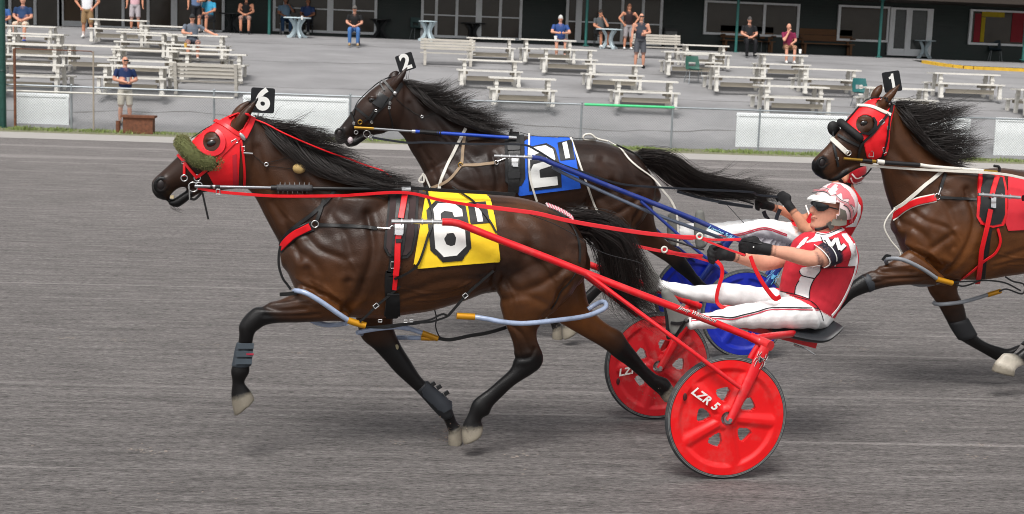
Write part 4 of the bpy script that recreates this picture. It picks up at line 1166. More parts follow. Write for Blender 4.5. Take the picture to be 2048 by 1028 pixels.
part(B6, 'shaft_plate', B6.patch(T('C', [(770, 455), (862, 455), (852, 575), (765, 572)]), .044, 3, skirt=.01), STEEL)
buckle(B6, *T('C', [(772, 868)])[0], .05, .035, 0)
strap(B6, 'buckle_keeper', T('C', [(775, 632), (840, 630)]), .022, LEATHER, .040)
# saddle cloth with the number
YEL = M('yellow_cloth', (246, 206, 32), .75, var=.05, scale=10, bump=.25, bscale=9)
CL = part(B6, 'saddle_cloth', B6.patch(T('C', [(1075, 180), (1100, 132), (1690, 138), (1745, 215), (1790, 400), (1812, 570), (1845, 832), (1000, 905), (1005, 872), (958, 862), (1010, 560)]), .012, 3.2, mirror=True, skirt=.006, sm=2), YEL, None, None, 60)
part(B6, 'numeral_ground', B6.patch(T('C', [(1170, 235), (1400, 240), (1490, 290), (1530, 520), (1545, 700), (1450, 820), (1250, 838), (1130, 720), (1110, 520), (1085, 320)]), .016, 2.6, skirt=.003, sm=2), BLACKV, CL, None, 60)
part(B6, 'numeral', B6.patch(T('C', [(1200, 262), (1360, 258), (1450, 320), (1460, 390), (1370, 395), (1350, 345), (1270, 335), (1230, 365), (1240, 470), (1400, 475), (1480, 520), (1492, 680), (1400, 770), (1260, 787), (1180, 700), (1160, 480), (1150, 320)]), .019, 2.0,
     (T('C', [(1300, 553), (1365, 548), (1390, 600), (1382, 660), (1340, 680), (1290, 660), (1268, 610)]),), skirt=.002, sm=2), WHITEV, CL, None, 60)
part(B6, 'numeral_ground', B6.patch(T('C', [(1508, 250), (1695, 240), (1738, 450), (1538, 465)]), .016, 2.6, skirt=.003, sm=2), BLACKV, CL, None, 60)
part(B6, 'numeral', B6.patch(T('C', [(1578, 290), (1635, 285), (1665, 438), (1608, 442)]), .019, 2.0, skirt=.002, sm=1), WHITEV, CL, None, 60)
strap(B6, 'back_strap', T('C', [(870, 75), (1100, 95), (1350, 112), (1700, 130), (2000, 150)]), .02, LEATHER, .010)
strap(B6, 'cloth_strap', T('C', [(1350, 110), (1460, 180), (1580, 260), (1720, 420), (1800, 550)]), .012, LEATHER, .022)
strap(B6, 'cloth_strap', T('C', [(1080, 90), (1100, 220), (1145, 340), (1150, 460), (1110, 560), (1060, 720), (1000, 860), (900, 940), (760, 1000)]), .014, LEATHER, .024)
strap(B6, 'crupper', T('H', [(480, 165), (600, 240), (700, 330), (770, 430), (805, 540), (815, 640), (808, 740)]), .016, LEATHER, .004)
strap(B6, 'rump_strap', T('H', [(795, 810), (740, 900), (680, 980)]) + T('F', [(1650, 310), (1600, 420), (1545, 500)]), .007, LEATHER, .003)
P, Nn = B6.lay([tuple(x) for x in crom(T('H', [(470, 145), (590, 190), (690, 245), (755, 300)]), 22)], .008)
for k in range(20):
    m2 = MB(); d = unit(P[k + 1] - P[k]); m2.tube([P[k] + np.array([0, -.004, .008]), P[k] + d * .016 - np.array([0, .01, .010])], [.007, .006], 6); part(B6, 'braid_knot', m2, M('pink_braid' if k % 2 else 'white_braid', (214, 120, 136) if k % 2 else (224, 206, 206), .8), None, None, 60)
# hobbles
hb = [(*p[:2], p[2]) for p in T('D', [(1330, 525, -.21), (1200, 440, -.235), (1050, 335, -.25), (900, 245, -.25), (800, 215, -.22), (760, 225, -.15), (790, 320, -.06), (900, 490, -.03), (1050, 555, -.03), (1180, 560, -.06), (1300, 545, -.16)])]
HB = free_tube(B6, 'hobble_loop', hb, .0145, HOSE, n=12)
free_tube(B6, 'ferrule', [(*p, -.215) for p in T('D', [(1310, 515), (1400, 545), (1490, 570)])], .019, GOLD, HB, n=12)
free_strap(B6, 'hobble_buckle', [(*p, -.2) for p in T('D', [(610, 250), (700, 245), (785, 232)])], .022, LEATHER, HB)
hb2 = [(*p[:2], p[2]) for p in T('F', [(740, 580, -.26), (900, 605, -.28), (1060, 635, -.29), (1250, 650, -.29), (1450, 635, -.28), (1650, 612, -.25), (1850, 585, -.2), (1980, 550, -.14)])] + [(*p[:2], p[2]) for p in T('I', [(1070, 290, -.1), (1085, 245, -.06), (1050, 222, -.03), (980, 250, 0), (900, 300, 0)])]
HB = free_tube(B6, 'hobble_loop', hb2, .0145, HOSE, n=12)
free_tube(B6, 'ferrule', [(*p, -.26) for p in T('F', [(580, 572), (765, 582)])], .019, GOLD, HB, n=12)
hb3 = [(*p[:2], p[2]) for p in T('D', [(1410, 640, .02), (1560, 610, .02), (1800, 585, .04), (1950, 605, .06)])] + [(*p[:2], p[2]) for p in T('F', [(60, 690, .06), (240, 750, .06)])]
HB = free_tube(B6, 'hobble_loop', hb3, .0135, HOSE, n=12)
free_tube(B6, 'ferrule', [(*p, .06) for p in T('F', [(225, 745), (385, 805)])], .017, GOLD, HB, n=12)
HB = free_tube(B6, 'hobble_loop', [(*p[:2], p[2]) for p in T('D', [(1410, 640, .04), (1500, 665, .16), (1700, 690, .2), (1900, 692, .18)])] + [(*p[:2], p[2]) for p in T('F', [(100, 796, .12), (220, 798, .08)])], .0135, HOSE, n=12)
free_tube(B6, 'ferrule', [(*p, .07) for p in T('F', [(215, 800), (390, 803)])], .015, GOLD, HB, n=12)
free_strap(B6, 'hobble_strap', [(*p, -.235) for p in T('D', [(1930, 80), (1770, 230), (1600, 370), (1500, 470), (1430, 530)])], .014, LEATHER)
free_strap(B6, 'hobble_strap', [(*p, -.27) for p in T('F', [(960, 110), (830, 220), (690, 345), (590, 460), (490, 575)])], .016, LEATHER)
for z_ in (0, 22): free_strap(B6, 'connecting_strap', [(*p, -.22) for p in T('D', [(1500, 590 - z_ * .3), (1700, 570 + z_), (1900, 550 + z_ * .5), (2048, 545)])] + [(*p, -.23) for p in T('F', [(130, 640), (300, 615 + z_), (430, 555 + z_ * 2), (490, 575)])], .012, LEATHER)
free_strap(B6, 'connecting_strap', [(*p, .06) for p in T('F', [(390, 803), (520, 815), (720, 775), (900, 745), (1090, 690)])], .022, LEATHER)
free_strap(B6, 'connecting_strap', [(*p, .05) for p in T('F', [(350, 490), (372, 590), (365, 680), (395, 770), (430, 800)])], .008, LEATHER)
buckle(B6, *T('D', [(1597, 368)])[0], .026, .022, .7, off=-.245); buckle(B6, *T('F', [(668, 366)])[0], .024, .022, .7, off=-.28)
for x, y in ((1900, 525), (1960, 520), (1640, 520)): buckle(B6, *T('D', [(x, y)])[0], .02, .014, 0, off=-.23)
# leg boots
def boot(B, lst, off, mat, name='leg_boot', n=20):
    m2 = MB(); pairs(m2, B.fr, lst, off, (1, 1, 1), n); m2.c = []; return part(B, name, m2, mat, None, None, 60)
BO = boot(B6, [(473, 686, 507, 688, .040), (469, 700, 506, 703, .041), (466, 718, 504, 720, .040), (463, 731, 503, 730, .042)], -.135, M('grey_boot', (48, 55, 62), .75, var=.2, scale=14, bump=.3))
for y in (690, 706, 721):
    part(B6, 'boot_strap', MB().box(F6.at(491 - (y - 690) * .12, y + 2, -.18), (.09, .006, .030), (unit(F6.e), F6.n, np.array([0, 0, 1.0]))), M('boot_strap_grey', (62, 71, 79), .7, var=.15), BO)
part(B6, 'boot_tag', MB().box(F6.at(500, 708.5, -.184), (.04, .003, .010)), M('tag_red', (150, 24, 50), .6), BO)
BO = boot(B6, [(832, 782, 856, 762, .038), (846, 797, 876, 780, .044), (862, 815, 896, 803, .046), (878, 832, 906, 822, .046), (886, 838, 906, 830, .04)], .135, M('black_boot', (22, 24, 28), .6, var=.2))
part(B6, 'boot_shield', B6.patch([(842, 777), (850, 768), (862, 776), (898, 806), (900, 818), (888, 824), (876, 816), (848, 790)], .022, 2.5, skirt=.012), M('boot_shield_grey', (40, 44, 50), .45), BO, None, 60)
for x, y in ((866, 768), (878, 774), (893, 786)): part(B6, 'boot_tab', MB().box(F6.at(x, y, .12), (.03, .02, .022), (unit(F6.e * .8 + np.array([0, 0, .5])), F6.n, unit(np.array([0, 0, .8]) - F6.e * .5))), BLACKV, BO)
h_ = B6.hit(*T('D', [(1810, 790)])[0]); m2 = MB(); m2.sphere(h_[0], (.012, .004, .017), 12, 8); part(B6, 'chestnut', m2, M('horn_callus', (150, 140, 112), .8, var=.2), None, None, 180)
number_plate(B6, T('A', [(1140, 74), (1385, 84), (1370, 346), (1130, 332)]), .03, '6', .165, None, .006)
# reins and lines back to the driver
RE = [(*p, o) for p, o in zip(T('B', [(590, 185), (800, 222), (1100, 250), (1450, 268), (2048, 264)]), (-.1, -.11, -.13, -.15, -.2))] + [(*p, o) for p, o in zip(T('C', [(400, 150), (870, 130), (1250, 210), (1600, 265)]), (-.26, -.29, -.31, -.32))]
free_strap(B6, 'rein', RE, .017, REDV, n=70)
buckle(B6, *T('B', [(800, 222)])[0], .02, .026, 0, off=-.12)
RE2 = [(*p, o) for p, o in zip(T('C', [(1600, 262), (2048, 318)]) + T('H', [(400, 245), (700, 315), (1100, 385), (1500, 445), (1980, 492)]) + T('J', [(150, 685), (380, 690)]), (-.325, -.33, -.325, -.31, -.27, -.24, -.2, -.18, -.165))]
free_strap(B6, 'rein', RE2, .024, M('red_rubber_rein', (224, 44, 52), .55, var=.06), n=70)
free_strap(B6, 'rein', [(*p, o) for p, o in zip(T('H', [(810, 430), (950, 470), (1420, 580), (1650, 625)]) + T('J', [(30, 815), (200, 860), (430, 880)]), (.28, .27, .2, .17, .16, .15, .14))], .02, MATS['red_rubber_rein'], n=40)
# ================================================================== sulkies
def spider(mb, o, ex, ey, nz_, s_, th=.0015):
    """spider emblem: abdomen, thorax and eight bent legs"""
    o = o + nz_ * .002
    def poly(pts): mb.prism([(p[0] * s_, p[1] * s_) for p in pts], o, ex, ey, nz_ * th)
    poly(ellipse(0, -.05, .16, .26, 14)); poly(ellipse(0, .27, .09, .11, 10))
    for sx in (-1, 1):
        for pts in ([(.08, .3), (.42, .55), (.30, 1.0)], [(.08, .25), (.62, .36), (.66, .85)], [(.08, .2), (.62, .05), (.72, -.5)], [(.08, .12), (.40, -.25), (.36, -.95)]):
            for a, b in zip(pts[:-1], pts[1:]):
                a = np.array((a[0] * sx, a[1])); b = np.array((b[0] * sx, b[1])); d = b - a; n_ = np.array((-d[1], d[0])) / np.linalg.norm(d) * .035
                poly([a - n_, b - n_ * .6, b + n_ * .6, a + n_])
def disc_wheel(root, fr, c, R, side, paint, rot, lettering=True, lab=None):
    """moulded disc wheel: five raised spokes, five cut-outs, tyre, hub; side = -1 camera side"""
    z = np.array([0, 0, 1.0]); ex, nn = fr.e, fr.n * side; Rd = R * .925; NT, NR = 160, 24
    def hgt(r, th):
        u = r / Rd; k = (th - rot) / (2 * math.pi / 5); d = abs(k - round(k)) * 2 * math.pi / 5 * r
        sp = min(1.0, max(0.0, 1.25 - d / (.030 * R / .355 + .012 * u))); sp = sp * sp * (3 - 2 * sp)
        rim = min(1.0, max(0.0, (u - .80) / .07)); hubr = min(1.0, max(0.0, (.24 - u) / .07))
        return .014 * max(sp, rim, hubr) + .012 * (1 - u)
    def hole(r, th):
        u = r / Rd; k = (th - rot) / (2 * math.pi / 5) - .5; d = (k - round(k)) * 2 * math.pi / 5 * u
        return .29 < u < .54 and abs(d) < .132 - .42 * abs(u - .47) and abs(d) < (u - .26) * .74
    rs = np.linspace(.04, Rd, NR * 2)
    o = None
    for sg in (1, -1):
        vs = []; fs = []
        for r in rs:
            for j in range(NT):
                th = 2 * math.pi * j / NT; q1 = math.cos(th) * r; q2 = sg * (.010 + hgt(r, th))
                vs.append((c[0] + ex[0] * q1 + nn[0] * q2, c[1] + ex[1] * q1 + nn[1] * q2, c[2] + math.sin(th) * r))
        for i in range(len(rs) - 1):
            for j in range(NT):
                if not hole((rs[i] + rs[i + 1]) / 2, 2 * math.pi * (j + .5) / NT):
                    q = (i * NT + j, i * NT + (j + 1) % NT, (i + 1) * NT + (j + 1) % NT, (i + 1) * NT + j); fs.append(q if sg * side > 0 else q[::-1])
        if o is None: V, Fs = vs, fs
        else: pass
        if sg == 1: V1, F1 = vs, fs
        else:
            k = len(V1); edges = {}
            for q in F1:
                for a in range(4):
                    e = (q[a], q[(a + 1) % 4])
                    if e[::-1] in edges: edges.pop(e[::-1])
                    else: edges[e] = 1
            F = F1 + [tuple(a + k for a in q) for q in fs] + [(e[1], e[0], e[0] + k, e[1] + k) for e in edges]
            V = V1 + vs
    w = mesh_obj('wheel', V, F, paint, root, 50)
    if lab: w['label'] = lab
    # tyre with a rounded section and a pale sidewall line
    mb = MB(); n, m = 96, 14; vs = []
    for i in range(n):
        a = 2 * math.pi * i / n; rd = ex * math.cos(a) + z * math.sin(a)
        for j in range(m):
            b = 2 * math.pi * j / m; vs.append(c + rd * (R * .945 + R * .055 * math.cos(b) * (1 if math.cos(b) > 0 else .75)) + nn * (.021 * math.sin(b)))
    mb.add(vs, [(i * m + j, i * m + (j + 1) % m, ((i + 1) % n) * m + (j + 1) % m, ((i + 1) % n) * m + j) for i in range(n) for j in range(m)])
    build('tyre', mb, M('tyre_rubber', (52, 54, 56), .8, var=.25, scale=18, dust=.5), w, 180)
    mb = MB()
    for r_, d_ in ((.942, .0215), (.962, .0205)):
        pts = [c + (ex * math.cos(a) + z * math.sin(a)) * R * r_ + nn * d_ for a in np.linspace(0, 2 * math.pi, 73)]; mb.tube(pts, .0022, 5, cap=False)
    build('tyre_bead', mb, M('tyre_bead_grey', (110, 112, 112), .7, dust=.4), w, 180)['kind'] = 'stuff'
    for sg in (1, -1):
        mb = MB(); mb.tube([c + nn * sg * .03, c + nn * sg * .048], .028, 20); mb.tube([c + nn * sg * .05, c + nn * sg * .075], .012, 8); build('hub', mb, STEEL, w)
    # valve recess
    a = rot + math.radians(-200); pv = c + (ex * math.cos(a) + z * math.sin(a)) * R * .80 + nn * .030
    mb = MB(); mb.sphere(pv, (.012, .004, .022), 10, 8, (ex, nn, z)); build('valve', mb, M('valve_dark', (70, 12, 16), .6), w, 180)
    if lettering:
        tv, tf = text_geo('LZR 5', .066 * R / .355, .0022, .25, 1.1)
        a = rot + 2 * math.pi / 5 * 2 + .12; d = ex * math.cos(a) + z * math.sin(a); e2 = -d if side < 0 else d; up = np.cross(-nn if side < 0 else -nn, e2)
        up = unit(np.cross(nn, e2)); o_ = c + d * R * .52 + up * .012
        P = o_ + np.outer(tv[:, 0], e2) + np.outer(tv[:, 1], up) + nn * .043
        build('lettering', MB().add(P, tf), M('decal_white', (226, 222, 218), .5, dust=.25), w, 0)
    return w
def tube_px(fr, root, name, pts, r, mat, n=12, k=None, parent=None):
    P = crom([fr.at(*p) for p in pts], k or max(12, len(pts) * 6)); return build(name, MB().tube(P, r, n), mat, parent or root, 60)

RPAINT = M('sulky_red_paint', (212, 12, 26), .32, var=.08, scale=9, dust=.22, coat=.25)
RWHEEL = M('wheel_red_plastic', (224, 12, 18), .36, var=.07, scale=9, dust=.2, coat=.15)
RWHEELD = M('wheel_red_dusty', (196, 14, 28), .5, var=.12, scale=9, dust=.5)
BPAINT = M('sulky_blue_paint', (18, 44, 122), .32, var=.08, scale=9, dust=.15, coat=.25)
BWHEEL = M('wheel_blue_plastic', (10, 34, 158), .34, var=.08, scale=9, dust=.12, coat=.2)
SEATM = M('seat_black_vinyl', (34, 37, 41), .45, var=.15, bump=.1)

# ------------------------------------------------------------------ red sulky
S6 = thing('racing_sulky', 'red two wheeled racing sulky with red disc wheels, nearest the camera', 'sulky', (1.795, 8.30, 0), 'racing sulkies')
R6 = .355
disc_wheel(S6, F6, F6.at(1452, 834, -.655), R6, -1, RWHEEL, math.radians(54 - 60), lab='bright red near wheel')
disc_wheel(S6, F6, F6.at(1315, 731, .655), R6, -1, RWHEELD, math.radians(40), lab='dusty far wheel')
def shaft(root, fr, pts, mat, tip, r=.021):
    o = tube_px(fr, root, 'shaft', pts, r, mat, 14, 40)
    P = [fr.at(*p) for p in tip]
    m2 = MB(); m2.tube(P, [.013] * len(P), 10)
    for t in (.2, .4, .6, .8): m2.tube([P[0] + (P[-1] - P[0]) * (t - .012), P[0] + (P[-1] - P[0]) * (t + .012)], .019, 8)
    build('shaft_tip', m2, STEEL, o); return o
sp = [(884, 444, -.36), (908, 445, -.36), (925, 450, -.362), (990, 476, -.38), (1100, 518, -.43), (1250, 577, -.50), (1400, 634, -.55), (1530, 686, -.58)]
SH = shaft(S6, F6, sp, RPAINT, [(783, 443, -.335), (885, 444, -.355)])
tv, tf = text_geo('Jimmy Whittemore', .029, .0003, .5)
a, b = F6.at(1342, 611, -.56), F6.at(1440, 647.5, -.585); ex_ = unit(b - a); ny = unit(np.cross(ex_, F6.n)); ny = ny if ny[2] > 0 else -ny; cn = (F6.at(1345, 608, -.562) + F6.at(1438, 645, -.588)) / 2
P = cn + np.outer(tv[:, 0], ex_) + np.outer(tv[:, 1] * 1.15, ny)
dpt = np.sqrt(np.maximum(.0225 ** 2 - (tv[:, 1] * 1.15) ** 2, .00001)); P = P - np.outer(dpt - .0, F6.n) + F6.n * .0
build('lettering', MB().add(P, tf), MATS['decal_white'], SH, 0)
P2 = P + F6.n * .0008 + ex_ * .0022 - np.array([0, 0, .0022]); build('lettering_shadow', MB().add(P2, tf), BLACKV, SH, 0)
# far shaft: mirror image of the near one
far = []
for p in [F6.at(*q) for q in sp]:
    l = F6.loc(p); far.append(F6.wld((l[0], -l[1], l[2])))
FSH = build('shaft', MB().tube(crom(far, 40), .021, 14), RPAINT, S6, 60)
l = F6.loc(F6.at(783, 443, -.335)); build('shaft_tip', MB().tube([F6.wld((l[0], -l[1], l[2])), far[0]], .013, 10), STEEL, FSH)
for sg in (-1, 1):
    st = [F6.loc(F6.at(*q)) for q in ((1170, 545, -.47), (1300, 641, -.62), (1370, 693, -.69), (1480, 775, -.72))]
    P = [F6.wld((q[0], q[1] * -sg, q[2])) for q in st]; build('stay', MB().tube(crom(P, 16), .0125, 10), RPAINT, S6, 60)
    top = F6.loc(F6.at(1523, 690, -.60)); hub = F6.loc(F6.at(1452, 834, -.655)); hx = F6.loc(F6.at(1315, 731, .655)); hub2 = hub if sg < 0 else np.array([hx[0], .655, hx[2]])
    sh = np.array([hub2[0] - hub[0], 0, 0]) * (1 if sg > 0 else 0)
    for k, lat in (('outer', -.715), ('inner', -.595)):
        tp = np.array([top[0] + (.0 if k == 'outer' else -.0), -sg * (-.66 if k == 'outer' else -.60) * (-1 if False else 1), top[2] + .0]) + sh
        a_ = F6.wld((tp[0], sg * (.66 if k == 'outer' else .59), tp[2])); b_ = F6.wld((hub2[0], sg * (.715 if k == 'outer' else .60), hub2[2] - .01))
        m2 = MB(); d = unit(b_ - a_); w_ = unit(np.cross(d, F6.n)); secs = []
        for t in np.linspace(0, 1, 12):
            ww = np.interp(t, [0, .15, .6, 1], [.030, .036, .030, .022]); secs.append((a_ + (b_ - a_) * t, w_ * ww, F6.n * .0145))
        m2.loft(secs, 14); fk = build('fork_blade', m2, RPAINT, S6, 60)
        if k == 'outer':
            m2 = MB(); ey_ = -d; exx = unit(np.cross(ey_, F6.n)) * -1
            spider(m2, a_ + (b_ - a_) * .17 - F6.n * .0150, w_ if w_[0] > 0 else -w_, ey_, -F6.n, .048, .001); em = build('spider_emblem', m2, M('emblem_pale', (206, 200, 196), .5), fk, 0)
            m2 = MB(); spider(m2, a_ + (b_ - a_) * .17 - F6.n * .0168, w_ if w_[0] > 0 else -w_, ey_, -F6.n, .040, .001); build('spider_emblem', m2, BLACKV, fk, 0)
    # sleeve where shaft meets fork
    q = [F6.loc(F6.at(*p)) for p in ((1500, 673, -.575), (1523, 684, -.6), (1541, 692, -.66))]
    P = [F6.wld((v_[0] + sh[0] * i / 2, v_[1] * -sg, v_[2])) for i, v_ in enumerate(q)]
    build('fork_crown', MB().tube(crom(P, 10), [.026] * 5 + [.030] * 5, 14), RPAINT, S6, 60)
# arch between the forks and the seat beam
ar = [(1505, 678, -.56), (1545, 672, -.4), (1580, 668, -.2), (1590, 665, 0), (1570, 655, .2), (1525, 640, .4), (1440, 610, .58)]
tube_px(F6, S6, 'arch', ar, .022, RPAINT)
m2 = MB(); m2.beam(F6.at(1480, 650, 0), F6.at(1630, 690, 0), .05, .035); build('seat_beam', m2, RPAINT, S6, 0)
m2 = MB()
for k in (0, 1): m2.tube([F6.at(1588, 688 + k * 3, -.02 + .04 * k), F6.at(1612, 698, -.02 + .04 * k), F6.at(1629, 709, -.02 + .04 * k)], .005, 6)
build('seat_clip', m2, STEEL, S6)
secs = []
for (x1, y1, x2, y2, w_) in ((1533, 650, 1536, 660, .10), (1560, 650, 1560, 669, .17), (1600, 656, 1598, 678, .19), (1628, 656, 1630, 680, .19), (1646, 645, 1652, 668, .185), (1660, 638, 1668, 650, .17)):
    a_, b_ = F6.at(x1, y1, -.02), F6.at(x2, y2, -.02); secs.append(((a_ + b_) / 2, (a_ - b_) / 2, F6.n * w_))
S_ = np.array([np.concatenate(s_) for s_ in secs]); S_ = crom(S_, 20)
build('seat', MB().loft([(s_[:3], s_[3:6], s_[6:9]) for s_ in S_], 24), SEATM, S6, 60)
for o_ in (-.19, .19):
    m2 = MB(); c_ = F6.at(1355, 640, o_); m2.tube([F6.at(1336, 676, o_ * .9), F6.at(1334, 640, o_), F6.at(1330, 600, o_)], .010, 8); m2.tube([F6.at(1336, 676, o_ * .9), F6.at(1352, 672, o_ * 1.2), F6.at(1372, 640, o_ * 2.4)], .010, 8); build('stirrup', m2, M('stirrup_black', (24, 24, 26), .5), S6)

# ------------------------------------------------------------------ blue sulky
F2 = Frame(2.70, 11.55, 0.09)
S2 = thing('racing_sulky', 'blue racing sulky with blue disc wheels behind the red one', 'sulky', (2.7, 11.55, 0), 'racing sulkies')
disc_wheel(S2, F2, F2.at(1488, 627, -.65), R6, -1, BWHEEL, math.radians(20), False, lab='near blue wheel')
disc_wheel(S2, F2, F2.at(1386, 590, .65), R6, -1, BWHEEL, math.radians(50), False, lab='far blue wheel')
sp2 = [(1064, 315, -.36), (1085, 318, -.36), (1105, 327, -.365), (1200, 365, -.40), (1295, 402, -.45), (1389, 439, -.5), (1472, 477, -.55), (1560, 522, -.60)]
SH2 = shaft(S2, F2, sp2, BPAINT, [(988, 312, -.34), (1064, 314.5, -.355)], .020)
far2 = []
for p in [F2.at(*q) for q in sp2]:
    l = F2.loc(p); far2.append(F2.wld((l[0], -l[1], l[2])))
FSH2 = build('shaft', MB().tube(crom(far2, 40), .020, 14), BPAINT, S2, 60)
l = F2.loc(F2.at(988, 312, -.34)); build('shaft_tip', MB().tube([F2.wld((l[0], -l[1], l[2])), far2[0]], .013, 10), STEEL, FSH2)
tv, tf = text_geo('London Sulkies', .052, .001, .4)
a, b = F2.at(1414, 452, -.55), F2.at(1474, 480, -.575); ex_ = unit(b - a); ny = unit(np.cross(ex_, F2.n)); ny = ny if ny[2] > 0 else -ny
P = (a + b) / 2 + np.outer(tv[:, 0] * .8, ex_) + np.outer(tv[:, 1] * .8, ny) - np.outer(np.sqrt(np.maximum(.0215 ** 2 - (tv[:, 1] * .8) ** 2, .00001)), F2.n)
build('lettering', MB().add(P, tf), M('decal_pale_blue', (150, 206, 232), .5), SH2, 0)
tube_px(F2, S2, 'push_rod', [(1105, 334, -.33), (1149, 357, -.35), (1295, 422, -.42), (1445, 477, -.48)], .014, M('grey_rod', (112, 122, 140), .35, metal=.4))
for sg in (-1, 1):
    st = [F2.loc(F2.at(*q)) for q in ((1281, 402, -.45), (1388, 496, -.55), (1480, 567, -.62))]
    build('stay', MB().tube(crom([F2.wld((q[0], q[1] * -sg, q[2])) for q in st], 16), .0125, 10), BPAINT, S2, 60)
    tp = F2.loc(F2.at(1562, 520, -.62)); hb_ = F2.loc(F2.at(1488, 627, -.65)); hf = F2.loc(F2.at(1386, 590, .65)); dx = 0 if sg < 0 else hf[0] - hb_[0]
    for lat in (.60, .715):
        a_ = F2.wld((tp[0] + dx, sg * (.59 if lat < .7 else .66), tp[2])); b_ = F2.wld((hb_[0] + dx, sg * lat, hb_[2])); d = unit(b_ - a_); w_ = unit(np.cross(d, F2.n))
        fk = build('fork_blade', MB().loft([(a_ + (b_ - a_) * t, w_ * np.interp(t, [0, .2, 1], [.03, .034, .022]), F2.n * .0145) for t in np.linspace(0, 1, 10)], 14), BPAINT, S2, 60)
        if lat > .7:
            m2 = MB(); spider(m2, a_ + (b_ - a_) * .30 - F2.n * .0152, w_ if w_[0] > 0 else -w_, -d, -F2.n, .058, .001); build('spider_emblem', m2, M('emblem_blue', (110, 190, 235), .5), fk, 0)
tube_px(F2, S2, 'arch', [(1560, 522, -.58), (1600, 525, -.3), (1610, 522, 0), (1570, 512, .3), (1500, 492, .58)], .022, BPAINT)
secs = []
for (x1, y1, x2, y2, w_) in ((1590, 503, 1592, 512, .10), (1615, 503, 1615, 520, .18), (1650, 508, 1650, 526, .19), (1675, 500, 1680, 516, .18), (1684, 494, 1692, 502, .17)):
    a_, b_ = F2.at(x1, y1), F2.at(x2, y2); secs.append(((a_ + b_) / 2, (a_ - b_) / 2, F2.n * w_))
build('seat', MB().loft([(s_[:3], s_[3:6], s_[6:9]) for s_ in crom(np.array([np.concatenate(s_) for s_ in secs]), 16)], 24), SEATM, S2, 60)
# ------------------------------------------------------------------ horse with number two
H2 = dict(H6)
H2['trunk'] = [(850, 345, 855, 385, .08), (875, 320, 875, 415, .17), (910, 300, 910, 437, .22), (955, 283, 950, 447, .245), (1000, 272, 995, 450, .26), (1040, 270, 1035, 446, .275), (1080, 276, 1070, 440, .285), (1125, 279, 1110, 428, .285), (1165, 280, 1155, 416, .275), (1205, 284, 1200, 412, .268), (1245, 298, 1240, 412, .255), (1275, 313, 1275, 415, .215), (1300, 348, 1298, 415, .15), (1317, 378, 1313, 405, .09)]
H2['neck'] = [(806, 163, 790, 258, .07), (836, 183, 808, 276, .078), (880, 211, 820, 300, .085), (930, 238, 834, 322, .1), (975, 256, 850, 350, .125), (1015, 269, 880, 390, .16), (1035, 272, 910, 410, .18)]
H2['head'] = TP('L', [(835, 300, 830, 860, .086), (700, 345, 745, 882, .1), (570, 425, 625, 892, .106), (460, 520, 530, 900, .1), (380, 605, 460, 905, .084), (305, 710, 400, 905, .066), (225, 815, 330, 950, .056), (170, 880, 265, 1000, .052), (148, 925, 215, 1020, .042)])
H2['jaw'] = TP('L', [(650, 850, 660, 905, .055), (520, 870, 530, 930, .045), (430, 910, 440, 985, .04), (350, 950, 365, 1035, .036), (270, 985, 285, 1048, .03)])
m2_ = lambda k: mapped(H6[k], .74, .80, (870, 384), (1085, 276))
for k in ('nf', 'nfh', 'ff', 'ffh', 'nh', 'nhh', 'fh', 'fhh'): H2[k] = m2_(k)
H2['shoulder'] = mapped(H6['shoulder'], .77, .74, (680, 395), (935, 285))
H2['ear'] = [T('L', [(745, 430), (790, 370), (840, 310), (895, 225)]), T('L', [(715, 370), (745, 320), (780, 290), (815, 275)])]
H2['creases'] = [([((x - 870) * .74 + 1085, (y - 384) * .80 + 276) for x, y in [p[:2] for p in pl]], sg, dp) for pl, sg, dp in H6['creases']]
D2 = (np.array((0.062, 0.025, 0.0105)), np.array((0.0150, 0.0082, 0.0064)))
B2 = make_horse('almost black racehorse with blue number two saddle cloth, farthest of three', F2, H2, (1.2, 11.4, 0), coat=D2, eye=T('L', [(535, 565)])[0], nostril=T('L', [(200, 905)])[0], zr=(.85, 1.5), vox=.0104)
def hpx(fr, gs): return [[fr.at(*p) for p in g] for g in gs]
def TG(c, gs): return [T(c, g) for g in gs]
part(B2, 'mane', hair(hpx(F2, TG('L', [[(850, 370, 0), (960, 400, -.02), (1040, 410, -.05), (1090, 440, -.06)], [(950, 430, 0), (1100, 450, -.04), (1250, 430, -.06), (1330, 380, -.05)], [(1060, 520, 0), (1220, 540, -.05), (1340, 500, -.07), (1430, 440, -.06)], [(1150, 590, 0), (1330, 610, -.06), (1480, 590, -.08), (1600, 560, -.08)],
     [(1260, 660, 0), (1450, 680, -.06), (1650, 690, -.09), (1900, 670, -.09)], [(1400, 740, 0), (1600, 770, -.07), (1800, 790, -.09), (1950, 790, -.08)], [(1550, 800, -.02), (1750, 840, -.08), (1900, 860, -.09), (2040, 860, -.08)]])), 1500, .0015, .024, .055, rootj=.016, seed=14), HAIR, None, None, 180)
part(B2, 'mane', hair(hpx(F2, TG('L', [[(880, 380, 0), (980, 500, -.09), (1100, 600, -.1), (1250, 680, -.11)], [(1050, 500, 0), (1150, 620, -.1), (1300, 720, -.12), (1450, 790, -.13)], [(1300, 680, 0), (1450, 780, -.12), (1600, 840, -.14), (1750, 870, -.14)], [(1600, 810, 0), (1720, 870, -.12), (1850, 900, -.14), (1960, 890, -.14)]])), 480, .0021, .01, .02, rootj=.016, seed=15), HAIR, None, None, 180)
